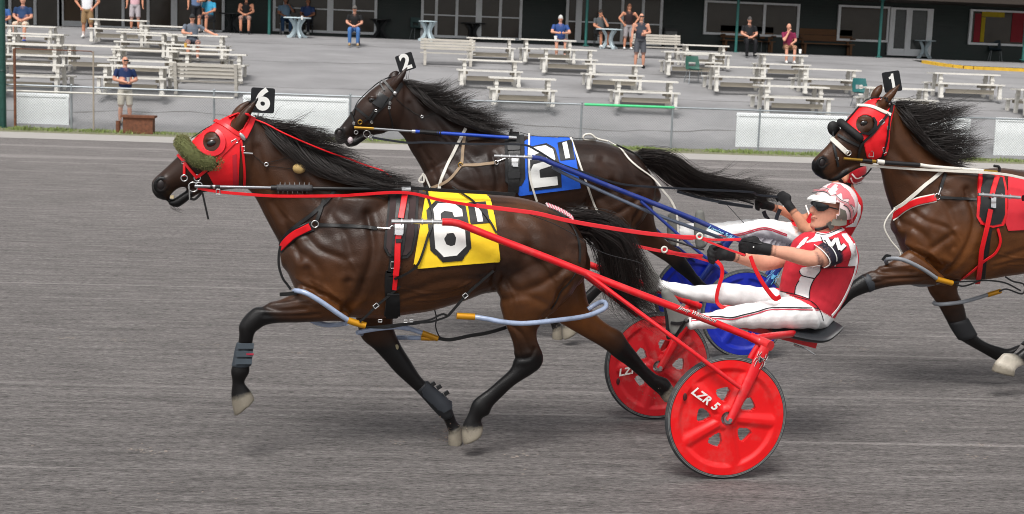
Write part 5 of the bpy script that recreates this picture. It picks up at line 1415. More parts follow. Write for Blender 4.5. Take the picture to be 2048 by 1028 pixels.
part(B2, 'mane', hair(hpx(F2, TG('L', [[(950, 430, 0), (1040, 400, -.02), (1130, 440, -.03), (1330, 370, -.03)], [(1060, 520, 0), (1250, 450, -.03), (1400, 430, -.04), (1500, 500, -.04)], [(1250, 650, 0), (1450, 590, -.04), (1650, 570, -.05), (1700, 640, -.05)], [(1400, 740, 0), (1650, 700, -.05), (1800, 720, -.05), (1920, 660, -.05)]])), 90, .0013, .035, .1, seed=31), HAIR, None, None, 180)
part(B2, 'tail', hair(hpx(F2, TG('M', [[(930, 355, 0), (1080, 350, 0), (1200, 360, -.01), (1350, 440, -.02), (1500, 560, -.04), (1750, 610, -.05), (2048, 680, -.05), (2350, 760, -.05)], [(940, 380, 0), (1090, 400, .02), (1200, 450, .02), (1330, 560, .0), (1500, 650, 0), (1750, 700, 0), (2048, 740, 0), (2420, 810, 0)], [(960, 400, 0), (1080, 470, .04), (1150, 560, .05), (1270, 650, .04), (1450, 720, .04), (1700, 760, .04), (2000, 770, .04), (2300, 800, .04)]])), 1700, .0016, .02, .045, seg=12, rootj=.024, seed=16), HAIR, None, None, 180)
part(B2, 'tail', hair(hpx(F2, TG('M', [[(1000, 420, 0), (1100, 560, .0), (1150, 660, -.02), (1180, 740, -.03)], [(1000, 420, 0), (1180, 600, .03), (1230, 680, .03), (1290, 750, .03)], [(1300, 500, 0), (1480, 520, 0), (1600, 520, 0), (1720, 450, 0)], [(1900, 700, 0), (2200, 690, 0), (2400, 640, 0), (2640, 690, 0)]])), 150, .0014, .03, .06, seg=10, rootj=.02, seed=17), HAIR, None, None, 180)
for nm, c_, pts, w in (('browband', 'L', [(645, 360), (700, 420), (750, 480)], .022), ('crown_strap', 'L', [(835, 395), (800, 450), (755, 520)], .030), ('cheek_strap', 'L', [(740, 520), (680, 600), (580, 690), (520, 780), (490, 840)], .020), ('cheek_strap', 'L', [(560, 660), (520, 730), (440, 790)], .016), ('throat_strap', 'L', [(715, 560), (700, 640), (730, 760), (745, 840)], .012),
                       ('noseband', 'L', [(370, 645), (440, 700), (540, 780)], .018), ('nose_strap', 'L', [(320, 690), (345, 760), (350, 840)], .018), ('face_strap', 'L', [(730, 330), (620, 380), (500, 480), (385, 600), (350, 720)], .010), ('temple_strap', 'L', [(610, 380), (660, 470)], .014)):
    strap(B2, nm, T(c_, pts), w, LEATHER, .006, th=.005)
part(B2, 'blinker', B2.patch(T('L', [(612, 488), (700, 540), (625, 655), (535, 600)]), .022, 1.6, skirt=.02), M('patent_black', (8, 8, 9), .25), None, None, 60)
for x, y, R, mt in ((410, 790, .016, BRASS), (480, 910, .026, STEEL), (370, 895, .014, STEEL), (530, 945, .018, STEEL), (1040, 735, .010, STEEL), (395, 848, .008, STEEL)): ring(B2, *T('L', [(x, y)])[0], R, mt, off=-.085 if x < 600 else None, name='bit_ring')
m2 = MB(); m2.sphere(B2.lay(T('L', [(765, 497)]), .012)[0][0], .018, 12, 8); part(B2, 'rosette', m2, STEEL, None, None, 180)
for x, y in ((715, 595), (706, 643), (572, 672), (530, 785), (348, 800)): buckle(B2, *T('L', [(x, y)])[0], .016, .016)
for pts in ([(780, 550), (880, 640), (1030, 730)], [(1050, 740), (1180, 700), (1350, 640)]):
    P, Nn = B2.lay([tuple(x) for x in crom(T('L', pts), 10)], .007); part(B2, 'plug_cord', MB().tube(P, .0025, 5), MATS['cord_black'])
free_tube(B2, 'rod_tip', [(*p, -.11) for p in T('L', [(350, 845), (550, 856)])], .012, BRASS)
free_tube(B2, 'overcheck_rod', [(*p, -.115) for p in T('L', [(550, 856), (945, 884)])], .009, MATS['rod_steel'])
free_tube(B2, 'blue_rod', [(*p, o) for p, o in zip(T('L', [(960, 885), (1240, 902), (1940, 948)]), (-.125, -.135, -.16))], .0135, M('blue_tape', (22, 68, 178), .5, var=.15))
free_tube(B2, 'rod_collar', [(*p, -.125) for p in T('L', [(940, 884), (975, 886)])], .016, STEEL); free_tube(B2, 'rod_collar', [(*p, -.16) for p in T('L', [(1930, 947), (2010, 952)])], .015, STEEL)
wr = [F2.at(*p, -.13) for p in T('L', [(1020, 888), (1250, 903)])]; m2 = MB()
for k in range(9): a_ = wr[0] + (wr[1] - wr[0]) * (k / 9); b_ = wr[0] + (wr[1] - wr[0]) * ((k + 1.2) / 9); m2.tube([a_, b_], [.020, .016], 8)
part(B2, 'rod_wrap', m2, BLACKV)
m2 = MB(); m2.sphere(F2.at(*T('L', [(310, 975)])[0], -.03), (.022, .025, .028), 12, 8); part(B2, 'tongue_tie', m2, M('tie_white', (200, 186, 190), .6), None, None, 180)
strap(B2, 'breast_strap', T('P', [(772, 90), (685, 265), (600, 440), (530, 600), (505, 700), (500, 745)]), .026, WSTRAP, .008)
strap(B2, 'neck_strap', T('P', [(762, 165), (750, 280), (735, 460)]), .026, M('tan_webbing', (150, 128, 104), .7, var=.15), .006)
strap(B2, 'neck_strap', T('P', [(725, 475), (640, 580), (560, 645), (430, 695)]), .024, MATS['tan_webbing'], .006)
strap(B2, 'side_strap', T('P', [(735, 465), (900, 460), (1090, 438)]), .026, MATS['tan_webbing'], .006)
ring(B2, *T('P', [(725, 465)])[0], .018, BRASS); ring(B2, *T('P', [(1098, 438)])[0], .016); part(B2, 'snap_hook', MB().tube(list(B2.lay(T('P', [(1105, 430), (1180, 398)]), .016)[0]), .005, 6), STEEL)
free_strap(B2, 'breast_strap', [(*p, -.12) for p in T('P', [(345, 545), (295, 620), (345, 632), (350, 560), (410, 690)])], .014, WSTRAP)
PAD = part(B2, 'saddle_pad', B2.patch(T('P', [(1172, 175), (1370, 165), (1385, 600), (1350, 670), (1230, 675), (1180, 630)]), .014, 2.6, skirt=.02), M('pad_charcoal', (34, 34, 35), .8, var=.2, scale=30), None, None, 60)
part(B2, 'saddle_flap', B2.patch(T('P', [(1215, 150), (1320, 150), (1330, 400), (1315, 740), (1205, 745), (1210, 500)]), .024, 2.6, skirt=.008), LEATHER, PAD, None, 60)
for y0, y1 in ((270, 330), (540, 600)): part(B2, 'flap_strap', B2.patch(T('P', [(1200, y0), (1330, y0 - 5), (1330, y1 - 5), (1205, y1)]), .032, 2.2, skirt=.006), BLACKV, PAD)
part(B2, 'shaft_plate', B2.patch(T('P', [(1245, 400), (1312, 400), (1308, 488), (1242, 485)]), .040, 2.4, skirt=.01), STEEL, PAD)
part(B2, 'terret', MB().tube([F2.at(*T('P', [(1245, 165)])[0], -.05), F2.at(*T('P', [(1240, 95)])[0], -.03)], .012, 8), BLACKV)
BLUE = M('blue_cloth', (26, 92, 206), .75, var=.07, scale=10, bump=.3, bscale=9)
CL = part(B2, 'saddle_cloth', B2.patch(T('P', [(1375, 225), (1440, 186), (1860, 200), (1905, 420), (1950, 695), (1320, 775), (1300, 730), (1385, 560)]), .011, 2.6, mirror=True, skirt=.006, sm=2), BLUE, None, None, 60)
part(B2, 'numeral_ground', B2.patch(T('P', [(1405, 290), (1600, 250), (1690, 300), (1745, 480), (1755, 685), (1425, 725), (1405, 500)]), .015, 2.0, skirt=.003, sm=2), BLACKV, CL, None, 60)
part(B2, 'numeral', B2.patch(T('P', [(1408, 350), (1440, 294), (1590, 276), (1665, 312), (1690, 410), (1662, 470), (1525, 515), (1535, 594), (1708, 578), (1716, 662), (1448, 695), (1432, 530), (1465, 460), (1600, 428), (1592, 372), (1540, 345), (1485, 362), (1472, 415), (1410, 420)]), .018, 1.5, skirt=.002, sm=2), WHITEV, CL, None, 60)
part(B2, 'numeral_ground', B2.patch(T('P', [(1712, 247), (1858, 215), (1890, 410), (1742, 425)]), .015, 2.0, skirt=.003, sm=2), BLACKV, CL, None, 60)
part(B2, 'numeral', B2.patch(T('P', [(1760, 250), (1808, 240), (1840, 398), (1792, 405)]), .018, 1.5, skirt=.002, sm=1), WHITEV, CL, None, 60)
for pts in (T('P', [(1418, 165), (1420, 400), (1432, 600), (1500, 822)]), T('M', [(212, 190), (330, 530), (400, 720), (520, 1010)]), T('M', [(590, 222), (720, 300), (800, 400), (900, 490), (1050, 600), (1130, 690)])): strap(B2, 'hobble_hanger', pts, .017, WSTRAP, .024 if pts[0][0] < 1100 else .008)
free_strap(B2, 'hobble_hanger', [(*p, -.2) for p in T('M', [(1130, 690), (1230, 810), (1275, 890), (1290, 940)])] + [(*p, -.22) for p in T('J', [(120, 330), (165, 430), (185, 600), (180, 780)])], .017, WSTRAP)
free_tube(B2, 'crupper_loop', [(*p, 0) for p in T('M', [(590, 218), (480, 190), (420, 148), (360, 150), (340, 180), (360, 200), (470, 200)])], .009, WSTRAP)
strap(B2, 'back_strap', T('P', [(1330, 140), (1500, 180), (1860, 190)]) + T('M', [(250, 205), (480, 205)]), .016, LEATHER, .010)
strap(B2, 'crupper', T('M', [(680, 255), (800, 310), (900, 360), (940, 400)]), .016, LEATHER, .008)
free_strap(B2, 'rein', [(*p, o) for p, o in zip(T('L', [(530, 945), (640, 965), (900, 1000)]) + T('P', [(400, 228), (800, 245), (1340, 252), (1500, 310), (1700, 430)]) + T('M', [(300, 520), (700, 650), (1150, 692), (1600, 715), (2048, 738)]) + T('J', [(1000, 255), (1200, 275)]), (-.1, -.11, -.13, -.18, -.22, -.3, -.32, -.33, -.33, -.3, -.26, -.22, -.18, -.14, -.12))], .017, M('dark_rein', (26, 30, 38), .5), n=110)
free_strap(B2, 'rein', [(*p, o) for p, o in zip(T('M', [(1300, 730), (1600, 810), (2048, 890)]) + T('J', [(600, 330), (950, 380)]), (.2, .17, .15, .14, .12))], .026, M('grey_rein', (60, 66, 76), .5), n=30)
number_plate(B2, T('L', [(765, 120), (935, 65), (990, 235), (815, 290)]), .03, '2', .165, None, .006)

# ------------------------------------------------------------------ horse with number one
F1 = Frame(4.2, 9.85, 0.09)
H1 = dict(H6)
m1_ = lambda k, dx=0: mapped(H6[k], .86, .87, (566, 380), (1790 + dx, 337))
for k in ('trunk', 'nh', 'nhh', 'fh', 'fhh', 'shoulder'): H1[k] = m1_(k)
H1['trunk'][0] = (1790, 432, 1797, 478, .08)
H1['neck'] = [(1784, 204, 1757, 328, .074), (1806, 226, 1764, 348, .084), (1836, 262, 1771, 383, .1), (1872, 300, 1784, 420, .125), (1918, 327, 1800, 455, .16), (1960, 339, 1830, 490, .18), (1995, 340, 1870, 510, .19)]
H1['head'] = TP('R', [(900, 320, 890, 925, .088), (760, 295, 800, 948, .1), (640, 365, 700, 958, .106), (540, 450, 605, 968, .1), (455, 555, 530, 985, .086), (370, 660, 450, 1005, .07), (280, 770, 395, 1050, .06), (190, 860, 325, 1105, .056), (128, 930, 255, 1125, .05), (122, 985, 195, 1095, .036)])
H1['jaw'] = TP('R', [(720, 900, 730, 965, .06), (570, 945, 580, 1010, .05), (450, 1000, 460, 1085, .042), (370, 1055, 380, 1135, .038), (290, 1095, 300, 1142, .03)])
H1['nf'] = [(1815, 500, 1895, 572, .085), (1780, 525, 1832, 569, .067), (1745, 541, 1775, 574, .055), (1722, 551, 1738, 584, .05), (1705, 563, 1716, 592, .045), (1690, 578, 1702, 600, .036), (1668, 600, 1682, 620, .032), (1648, 622, 1662, 642, .034), (1638, 634, 1652, 654, .036), (1626, 644, 1636, 664, .031), (1616, 652, 1628, 672, .038)]
H1['nfh'] = [(1616, 651, 1628, 673, .042), (1604, 660, 1616, 684, .05)]
H1['ff'] = [(1850, 540, 1930, 545, .075), (1856, 580, 1914, 577, .06), (1876, 610, 1927, 608, .052), (1898, 650, 1935, 640, .05), (1914, 675, 1951, 668, .046), (1940, 692, 1972, 684, .036), (1968, 708, 1998, 693, .032), (1995, 722, 2018, 697, .034), (2014, 716, 2036, 690, .037), (2028, 700, 2050, 684, .033), (2040, 690, 2064, 676, .038)]
H1['ffh'] = [(2040, 690, 2064, 675, .042), (2056, 694, 2082, 672, .05)]
def shear(lst): return [(p[0] - 108 * max(0, (p[1] - 560) / 190), p[1], p[2] - 108 * max(0, (p[3] - 560) / 190), p[3]) + tuple(p[4:]) for p in lst]
H1['nh'] = shear(H1['nh'])[:-3] + [(2008, 706, 2046, 730, .037), (1998, 716, 2034, 736, .04), (1990, 724, 2030, 740, .043)]
H1['nhh'] = [(1990, 724, 2030, 741, .046), (1982, 742, 2028, 754, .054)]
H1['ear'] = [T('R', [(840, 370), (885, 300), (950, 230), (1028, 142)]), T('R', [(750, 290), (780, 240), (815, 190), (845, 148)])]
H1['creases'] = [([((x - 566) * .86 + 1790, (y - 380) * .87 + 337) for x, y in [p[:2] for p in pl]], sg, dp) for pl, sg, dp in H6['creases'][2:-2]] + [(T('c8', [(330, 300), (450, 270), (560, 260)]), .014, .006), (T('c8', [(360, 340), (500, 310), (640, 310)]), .012, .005), (T('S', [(1120, 900), (1200, 840), (1300, 760)]), .02, .008)]
D1 = (np.array((0.165, 0.056, 0.013)), np.array((0.036, 0.0145, 0.0068)))
B1 = make_horse('brown racehorse in red hood with number one plate, cut by right edge', F1, H1, (4.4, 9.7, 0), coat=D1, eye=T('R', [(660, 545)])[0], nostril=T('R', [(225, 950)])[0], zr=(.65, 1.5), vox=.0098, sock=3)
part(B1, 'mane', hair(hpx(F1, TG('R', [[(960, 340, 0), (1080, 340, -.02), (1200, 330, -.03), (1320, 310, -.03)], [(990, 380, 0), (1150, 390, -.03), (1330, 380, -.05), (1480, 340, -.05)], [(1050, 450, 0), (1250, 480, -.05), (1480, 440, -.06), (1850, 380, -.06)], [(1110, 520, 0), (1300, 570, -.06), (1450, 530, -.07), (1700, 430, -.07)], [(1170, 600, 0), (1350, 640, -.07), (1550, 600, -.08), (1750, 540, -.08)],
     [(1230, 680, 0), (1420, 700, -.07), (1650, 680, -.09), (1860, 640, -.09)], [(1300, 760, 0), (1500, 790, -.07), (1700, 760, -.09), (1880, 700, -.09)], [(1370, 830, -.01), (1550, 860, -.08), (1720, 840, -.1), (1830, 790, -.1)], [(1460, 900, -.02), (1620, 920, -.08), (1780, 910, -.1), (1900, 870, -.1)]])), 1600, .0015, .028, .055, rootj=.016, seed=24), HAIR, None, None, 180)
part(B1, 'mane', hair(hpx(F1, TG('R', [[(980, 370, 0), (1080, 480, -.09), (1180, 600, -.1), (1280, 690, -.11)], [(1090, 500, 0), (1190, 620, -.1), (1300, 740, -.12), (1400, 840, -.13)], [(1250, 700, 0), (1350, 800, -.12), (1480, 890, -.14), (1620, 950, -.14)], [(1450, 890, 0), (1560, 940, -.12), (1700, 970, -.14), (1850, 980, -.14)]])), 480, .0021, .01, .02, rootj=.018, seed=25), HAIR, None, None, 180)
part(B1, 'mane', hair(hpx(F1, TG('R', [[(1000, 380, 0), (1150, 320, -.02), (1380, 300, -.03), (1560, 350, -.03)], [(1100, 500, 0), (1400, 420, -.04), (1600, 400, -.05), (1880, 370, -.05)], [(1200, 640, 0), (1500, 560, -.05), (1680, 520, -.05), (1760, 510, -.05)], [(1300, 760, 0), (1600, 680, -.05), (1780, 640, -.05), (1890, 600, -.05)], [(1400, 850, 0), (1650, 800, -.05), (1800, 740, -.05), (1890, 680, -.05)]])), 110, .0013, .03, .09, seed=32), HAIR, None, None, 180)
part(B1, 'tail', hair([[F1.at(*p) for p in g] for g in ([(2285, 385, 0), (2340, 390, 0), (2420, 420, 0), (2520, 440, 0)], [(2290, 392, 0), (2340, 410, .03), (2420, 450, .03), (2500, 470, .03)])], 500, .0023, .02, .05, seed=26), HAIR, None, None, 180)
eyeh = ellipse(*T('R', [(668, 555)])[0], 18.5, 18.5); earh = T('R', [(770, 350), (800, 400), (880, 420), (960, 340), (930, 270), (860, 270), (800, 310)])
HD = part(B1, 'hood', B1.patch(T('R', [(860, 285), (750, 300), (640, 365), (550, 440), (470, 530), (560, 620), (615, 655), (640, 710), (685, 900), (765, 912), (880, 870), (905, 800), (925, 560), (965, 370), (930, 330)]), .006, 2.2, (eyeh, earh), mirror=True, skirt=.008), REDC, None, None, 180)
for nm, pts, w, mt in (('browband', [(590, 372), (740, 382), (920, 462)], .026, WSTRAP), ('crown_strap', [(880, 300), (940, 350), (905, 470)], .03, LEATHER), ('cheek_strap', [(890, 455), (820, 550), (735, 660), (625, 760), (590, 900)], .018, LEATHER), ('throat_strap', [(920, 390), (900, 580), (875, 740), (830, 895)], .014, LEATHER),
                       ('noseband', [(325, 705), (400, 775), (485, 850)], .034, WSTRAP), ('noseband', [(395, 670), (480, 720), (600, 775)], .020, LEATHER), ('nose_strap', [(355, 640), (345, 740), (370, 900), (385, 985)], .018, LEATHER), ('face_strap', [(880, 290), (740, 280), (640, 360), (480, 540)], .012, LEATHER)):
    strap(B1, nm, T('R', pts), w, mt, .011, th=.005)
part(B1, 'eye_cup', MB().ribbon(*B1.lay(T('R', [(742, 490), (765, 540), (755, 600), (700, 650), (610, 648)]), .014), [.012, .024, .03, .026, .008], .012), M('cup_black', (10, 10, 11), .25), HD)
rl = [F1.at(*p) for p in T('R', [(430, 545, .07), (420, 540, .0), (500, 605, -.07), (570, 660, -.1), (640, 720, -.115)])]
part(B1, 'shadow_roll', MB().tube(crom(rl, 20), [.012, .022] + [.028] * 16 + [.024, .014], 12), M('roll_black', (9, 9, 10), .7), None, None, 180)
m2 = MB(); m2.sphere(F1.at(*T('R', [(345, 600)])[0], .11), (.045, .03, .055), 14, 10, (unit(F1.e + np.array([0, 0, .5])), F1.n, unit(np.array([0, 0, 1.]) - F1.e * .5))); part(B1, 'far_roll_end', m2, MATS['roll_black'], None, None, 180)
for x, y, R in ((497, 850, .018),): ring(B1, *T('R', [(x, y)])[0], R, off=-.09, name='bit_ring')
for x, y, w, h, a in ((833, 535, .03, .026, .8), (900, 590, .018, .022, 0), (376, 905, .018, .016, 0), (720, 855, .032, .04, 0), (855, 820, .02, .04, .3)): buckle(B1, *T('R', [(x, y)])[0], w, h, a)
free_tube(B1, 'rod_tip', [(*p, -.12) for p in T('R', [(448, 906), (640, 922)])], .010, BRASS); free_tube(B1, 'overcheck_rod', [(*p, -.125) for p in T('R', [(640, 924), (790, 938)])], .011, BLACKV)
free_tube(B1, 'rod_collar', [(*p, -.125) for p in T('R', [(735, 933), (775, 936)])], .012, BRASS); free_tube(B1, 'rod_collar', [(*p, -.13) for p in T('R', [(790, 938), (865, 946)])], .017, WSTRAP)
free_tube(B1, 'taped_rod', [(*p, -.14) for p in T('R', [(865, 946), (1225, 972)])], .015, BLACKV); free_tube(B1, 'white_rod', [(*p, o) for p, o in zip(T('R', [(1225, 972)]) + T('S', [(1130, 72), (1640, 112)]), (-.14, -.15, -.17))], .0135, WSTRAP)
free_tube(B1, 'rod_end', [(*p, -.175) for p in T('S', [(1630, 112), (1770, 124)])], .012, BRASS)
for c_, pts, o_ in (('S', [(1740, 60), (1790, 70), (1800, 110)], -.08),): free_tube(B1, 'terret', [(*p, o_) for p in T(c_, pts)], .010, BLACKV)
free_strap(B1, 'rein', [(*p, o) for p, o in zip(T('S', [(370, 45), (700, 78), (1200, 108), (1760, 138), (2048, 188), (2500, 300), (3300, 480)]), (-.1, -.12, -.16, -.24, -.28, -.3, -.28))], .018, WSTRAP, n=60)
free_strap(B1, 'chin_strap', [(*p, -.05) for p in T('S', [(390, 170), (430, 150), (485, 85)])], .012, LEATHER)
strap(B1, 'breast_strap', T('S', [(1225, 100), (1100, 205), (950, 330), (820, 440), (730, 500)]), .026, WSTRAP, .010)
free_tube(B1, 'hobble_hanger', [(*p, -.12) for p in T('S', [(730, 495), (650, 590), (618, 690), (680, 820), (770, 930), (785, 1000)])], .006, WSTRAP)
BC = strap(B1, 'breast_collar', T('S', [(1140, 388), (960, 425), (830, 480), (745, 545), (712, 600)]), .062, WSTRAP, .004)
strap(B1, 'collar_pad', T('S', [(1140, 388), (960, 425), (830, 480), (748, 545), (718, 590)]), .046, REDV, .010, BC)
ring(B1, *T('S', [(1160, 378)])[0], .022); strap(B1, 'side_strap', T('S', [(1185, 382), (1400, 395), (1560, 405)]), .020, LEATHER, .006); strap(B1, 'collar_hanger', T('S', [(1245, 140), (1210, 230), (1190, 300)]), .024, LEATHER, .006)
part(B1, 'snap_hook', MB().tube(list(B1.lay(T('S', [(1190, 290), (1170, 360)]), .016)[0]), .005, 6), STEEL)
PAD = part(B1, 'saddle_pad', B1.patch(T('S', [(1578, 140), (1840, 180), (1872, 320), (1870, 560), (1835, 670), (1720, 692), (1600, 660), (1566, 580), (1566, 400)]), .014, 2.8, skirt=.02), REDV, None, None, 60)
part(B1, 'pad_felt', B1.patch(T('S', [(1612, 150), (1820, 190), (1845, 320), (1842, 560), (1808, 650), (1715, 668), (1620, 640), (1590, 575), (1592, 400)]), .019, 2.8, skirt=.004), MATS['pad_black'], PAD, None, 60)
strap(B1, 'girth_strap', T('S', [(1762, 195), (1725, 300), (1695, 400)]), .036, REDV, .030); strap(B1, 'girth_strap', T('S', [(1690, 510), (1660, 640), (1620, 800), (1595, 920), (1590, 1000)]) + T('c8', [(1015, 270), (1010, 318)]), .036, REDV, .030)
strap(B1, 'girth', T('S', [(1690, 700), (1670, 820), (1655, 950)]) + T('c8', [(1050, 200), (1040, 310)]), .045, LEATHER, .006)
part(B1, 'shaft_plate', B1.patch(T('S', [(1690, 390), (1740, 392), (1735, 500), (1686, 495)]), .044, 2.6, skirt=.01), STEEL, PAD)
part(B1, 'saddle_cloth', B1.patch(T('S', [(1880, 172), (2048, 190), (2560, 205), (2620, 400), (2680, 640), (2600, 690), (1880, 722), (1850, 640), (1880, 500)]), .011, 3.2, mirror=True, skirt=.006, sm=2), M('red_cloth', (204, 34, 48), .75, var=.06, scale=10, bump=.25, bscale=9), None, None, 60)
strap(B1, 'hobble_strap', T('S', [(1770, 700), (1800, 830), (1745, 950), (1640, 1020)]) + T('c8', [(960, 270), (880, 328)]), .020, REDV, .014)
HB = free_tube(B1, 'hobble_loop', [(*p[:2], p[2]) for p in T('c8', [(760, 318, -.22), (650, 245, -.25), (530, 190, -.25), (450, 185, -.2), (425, 205, -.14), (470, 270, -.05), (600, 345, -.03), (700, 350, -.08), (760, 335, -.18)])], .0145, M('grey_hobble_hose', (128, 132, 138), .4, var=.15), n=12)
free_tube(B1, 'ferrule', [(*p, -.225) for p in T('c8', [(750, 315), (850, 342)])], .019, GOLD, HB, n=12)
HB = free_tube(B1, 'hobble_loop', [(*p[:2], p[2]) for p in T('c8', [(730, 465, .04), (760, 478, .02), (900, 465, .03), (1000, 440, .05), (1080, 415, .06)])], .0145, MATS['grey_hobble_hose'], n=12)
free_tube(B1, 'ferrule', [(*p, .06) for p in T('c8', [(1075, 418), (1160, 392)])], .018, GOLD, HB, n=12)
for pts in ([(850, 335), (960, 330), (1080, 325), (1190, 340), (1290, 390)], [(870, 350), (930, 360), (1040, 320)], [(1150, 395), (1200, 380), (1300, 410), (1310, 350), (1240, 330), (1190, 300)]): free_strap(B1, 'connecting_strap', [(*p, -.2) for p in T('c8', pts)], .012, LEATHER)
free_strap(B1, 'hobble_buckle', [(*p, -.18) for p in T('c8', [(400, 195), (425, 165), (455, 170)])], .02, LEATHER)
boot(B1, [(1722, 551, 1738, 585, .054), (1734, 546, 1748, 580, .056)], -.135, M('knee_strap', (40, 44, 50), .6))
boot(B1, [(1896, 646, 1936, 636, .056), (1905, 662, 1945, 652, .057), (1917, 680, 1954, 668, .05)], .135, M('knee_boot_black', (26, 27, 30), .7))
number_plate(B1, T('R', [(838, 28), (1015, 2), (1055, 208), (868, 238)]), .03, '1', .175, None, .010)
# front end of the white sulky's shaft beside the saddle
S1 = thing('racing_sulky', 'dark sulky shaft with steel tip beside the red saddle cloth at right', 'sulky', (4.2, 9.85, 0), 'racing sulkies')
for sg in (-1, 1):
    q = [F1.loc(F1.at(*p)) for p in ((2046, 396, -.36), (2075, 399, -.36), (2120, 415, -.37), (2400, 520, -.48), (2650, 610, -.58))]
    sh_ = build('shaft', MB().tube(crom([F1.wld((v_[0], -sg * v_[1], v_[2])) for v_ in q], 24), .021, 12), M('sulky_black_paint', (20, 20, 22), .35), S1, 60)
    q = [F1.loc(F1.at(*p)) for p in T('S', [(1578, 352, -.34), (2005, 382, -.355)])] if False else [F1.loc(F1.at(*p[:2], p[2])) for p in T('S', [(1578, 352, -.34), (2010, 385, -.355)])]
    P = [F1.wld((v_[0], -sg * v_[1], v_[2])) for v_ in q]; m2 = MB().tube(P, .012, 10)
    for t in (.1, .35, .55, .75): m2.tube([P[0] + (P[1] - P[0]) * (t - .012), P[0] + (P[1] - P[0]) * (t + .012)], .018, 8)
    build('shaft_tip', m2, STEEL, sh_)
# ================================================================== people
def L3(*c): return np.array(lin(c))
SKIN = L3(206, 150, 126); SKIN2 = L3(196, 136, 108)
CLOTH = M('people_cloth_and_skin', attr=True, rough=.75, var=.10, scale=22, bump=.12, bscale=55, spec=.3)
def hand(mb, W, d, t, p, s=1.0, colr=(0.01, 0.01, 0.01)):
    """closed hand: palm, four curled fingers of different length, thumb from the side of the palm"""
    d, t, p = unit(d), unit(t), unit(p); W = np.asarray(W); c = np.array(colr)
    pts = [W - d * .015, W + d * .03 * s, W + d * .075 * s, W + d * .095 * s]
    secs = [(q, t * a * s, p * b * s) for q, a, b in zip(pts, (.028, .040, .044, .040), (.022, .022, .020, .017))]
    mb.loft(secs, 14, np.tile(c, (4, 1)))
    for k, (off, ln) in enumerate(((.033, .92), (.011, 1.0), (-.011, .95), (-.032, .78))):
        r = W + d * (.092 - .004 * abs(k - 1)) * s + t * off * s
        a = r + d * .030 * ln * s + p * .012 * s; b = a + p * .034 * ln * s - d * .002 * s; e = b - d * .030 * ln * s + p * .004 * s
        chain(mb, [r - d * .012 * s, r, a, b, e], [.0105 * s, .0108 * s, .0102 * s, .0096 * s, .0085 * s], c, 10)
    b0 = W + d * .030 * s + t * .036 * s
    chain(mb, [b0 - t * .012 * s, b0 + t * .012 * s + d * .018 * s, b0 + t * .014 * s + d * .045 * s + p * .010 * s, b0 + t * .006 * s + d * .068 * s + p * .024 * s], [.013 * s, .0125 * s, .011 * s, .009 * s], c, 10)

def person_root(name, label, base, group):
    return thing(name, label, 'person', base, group)

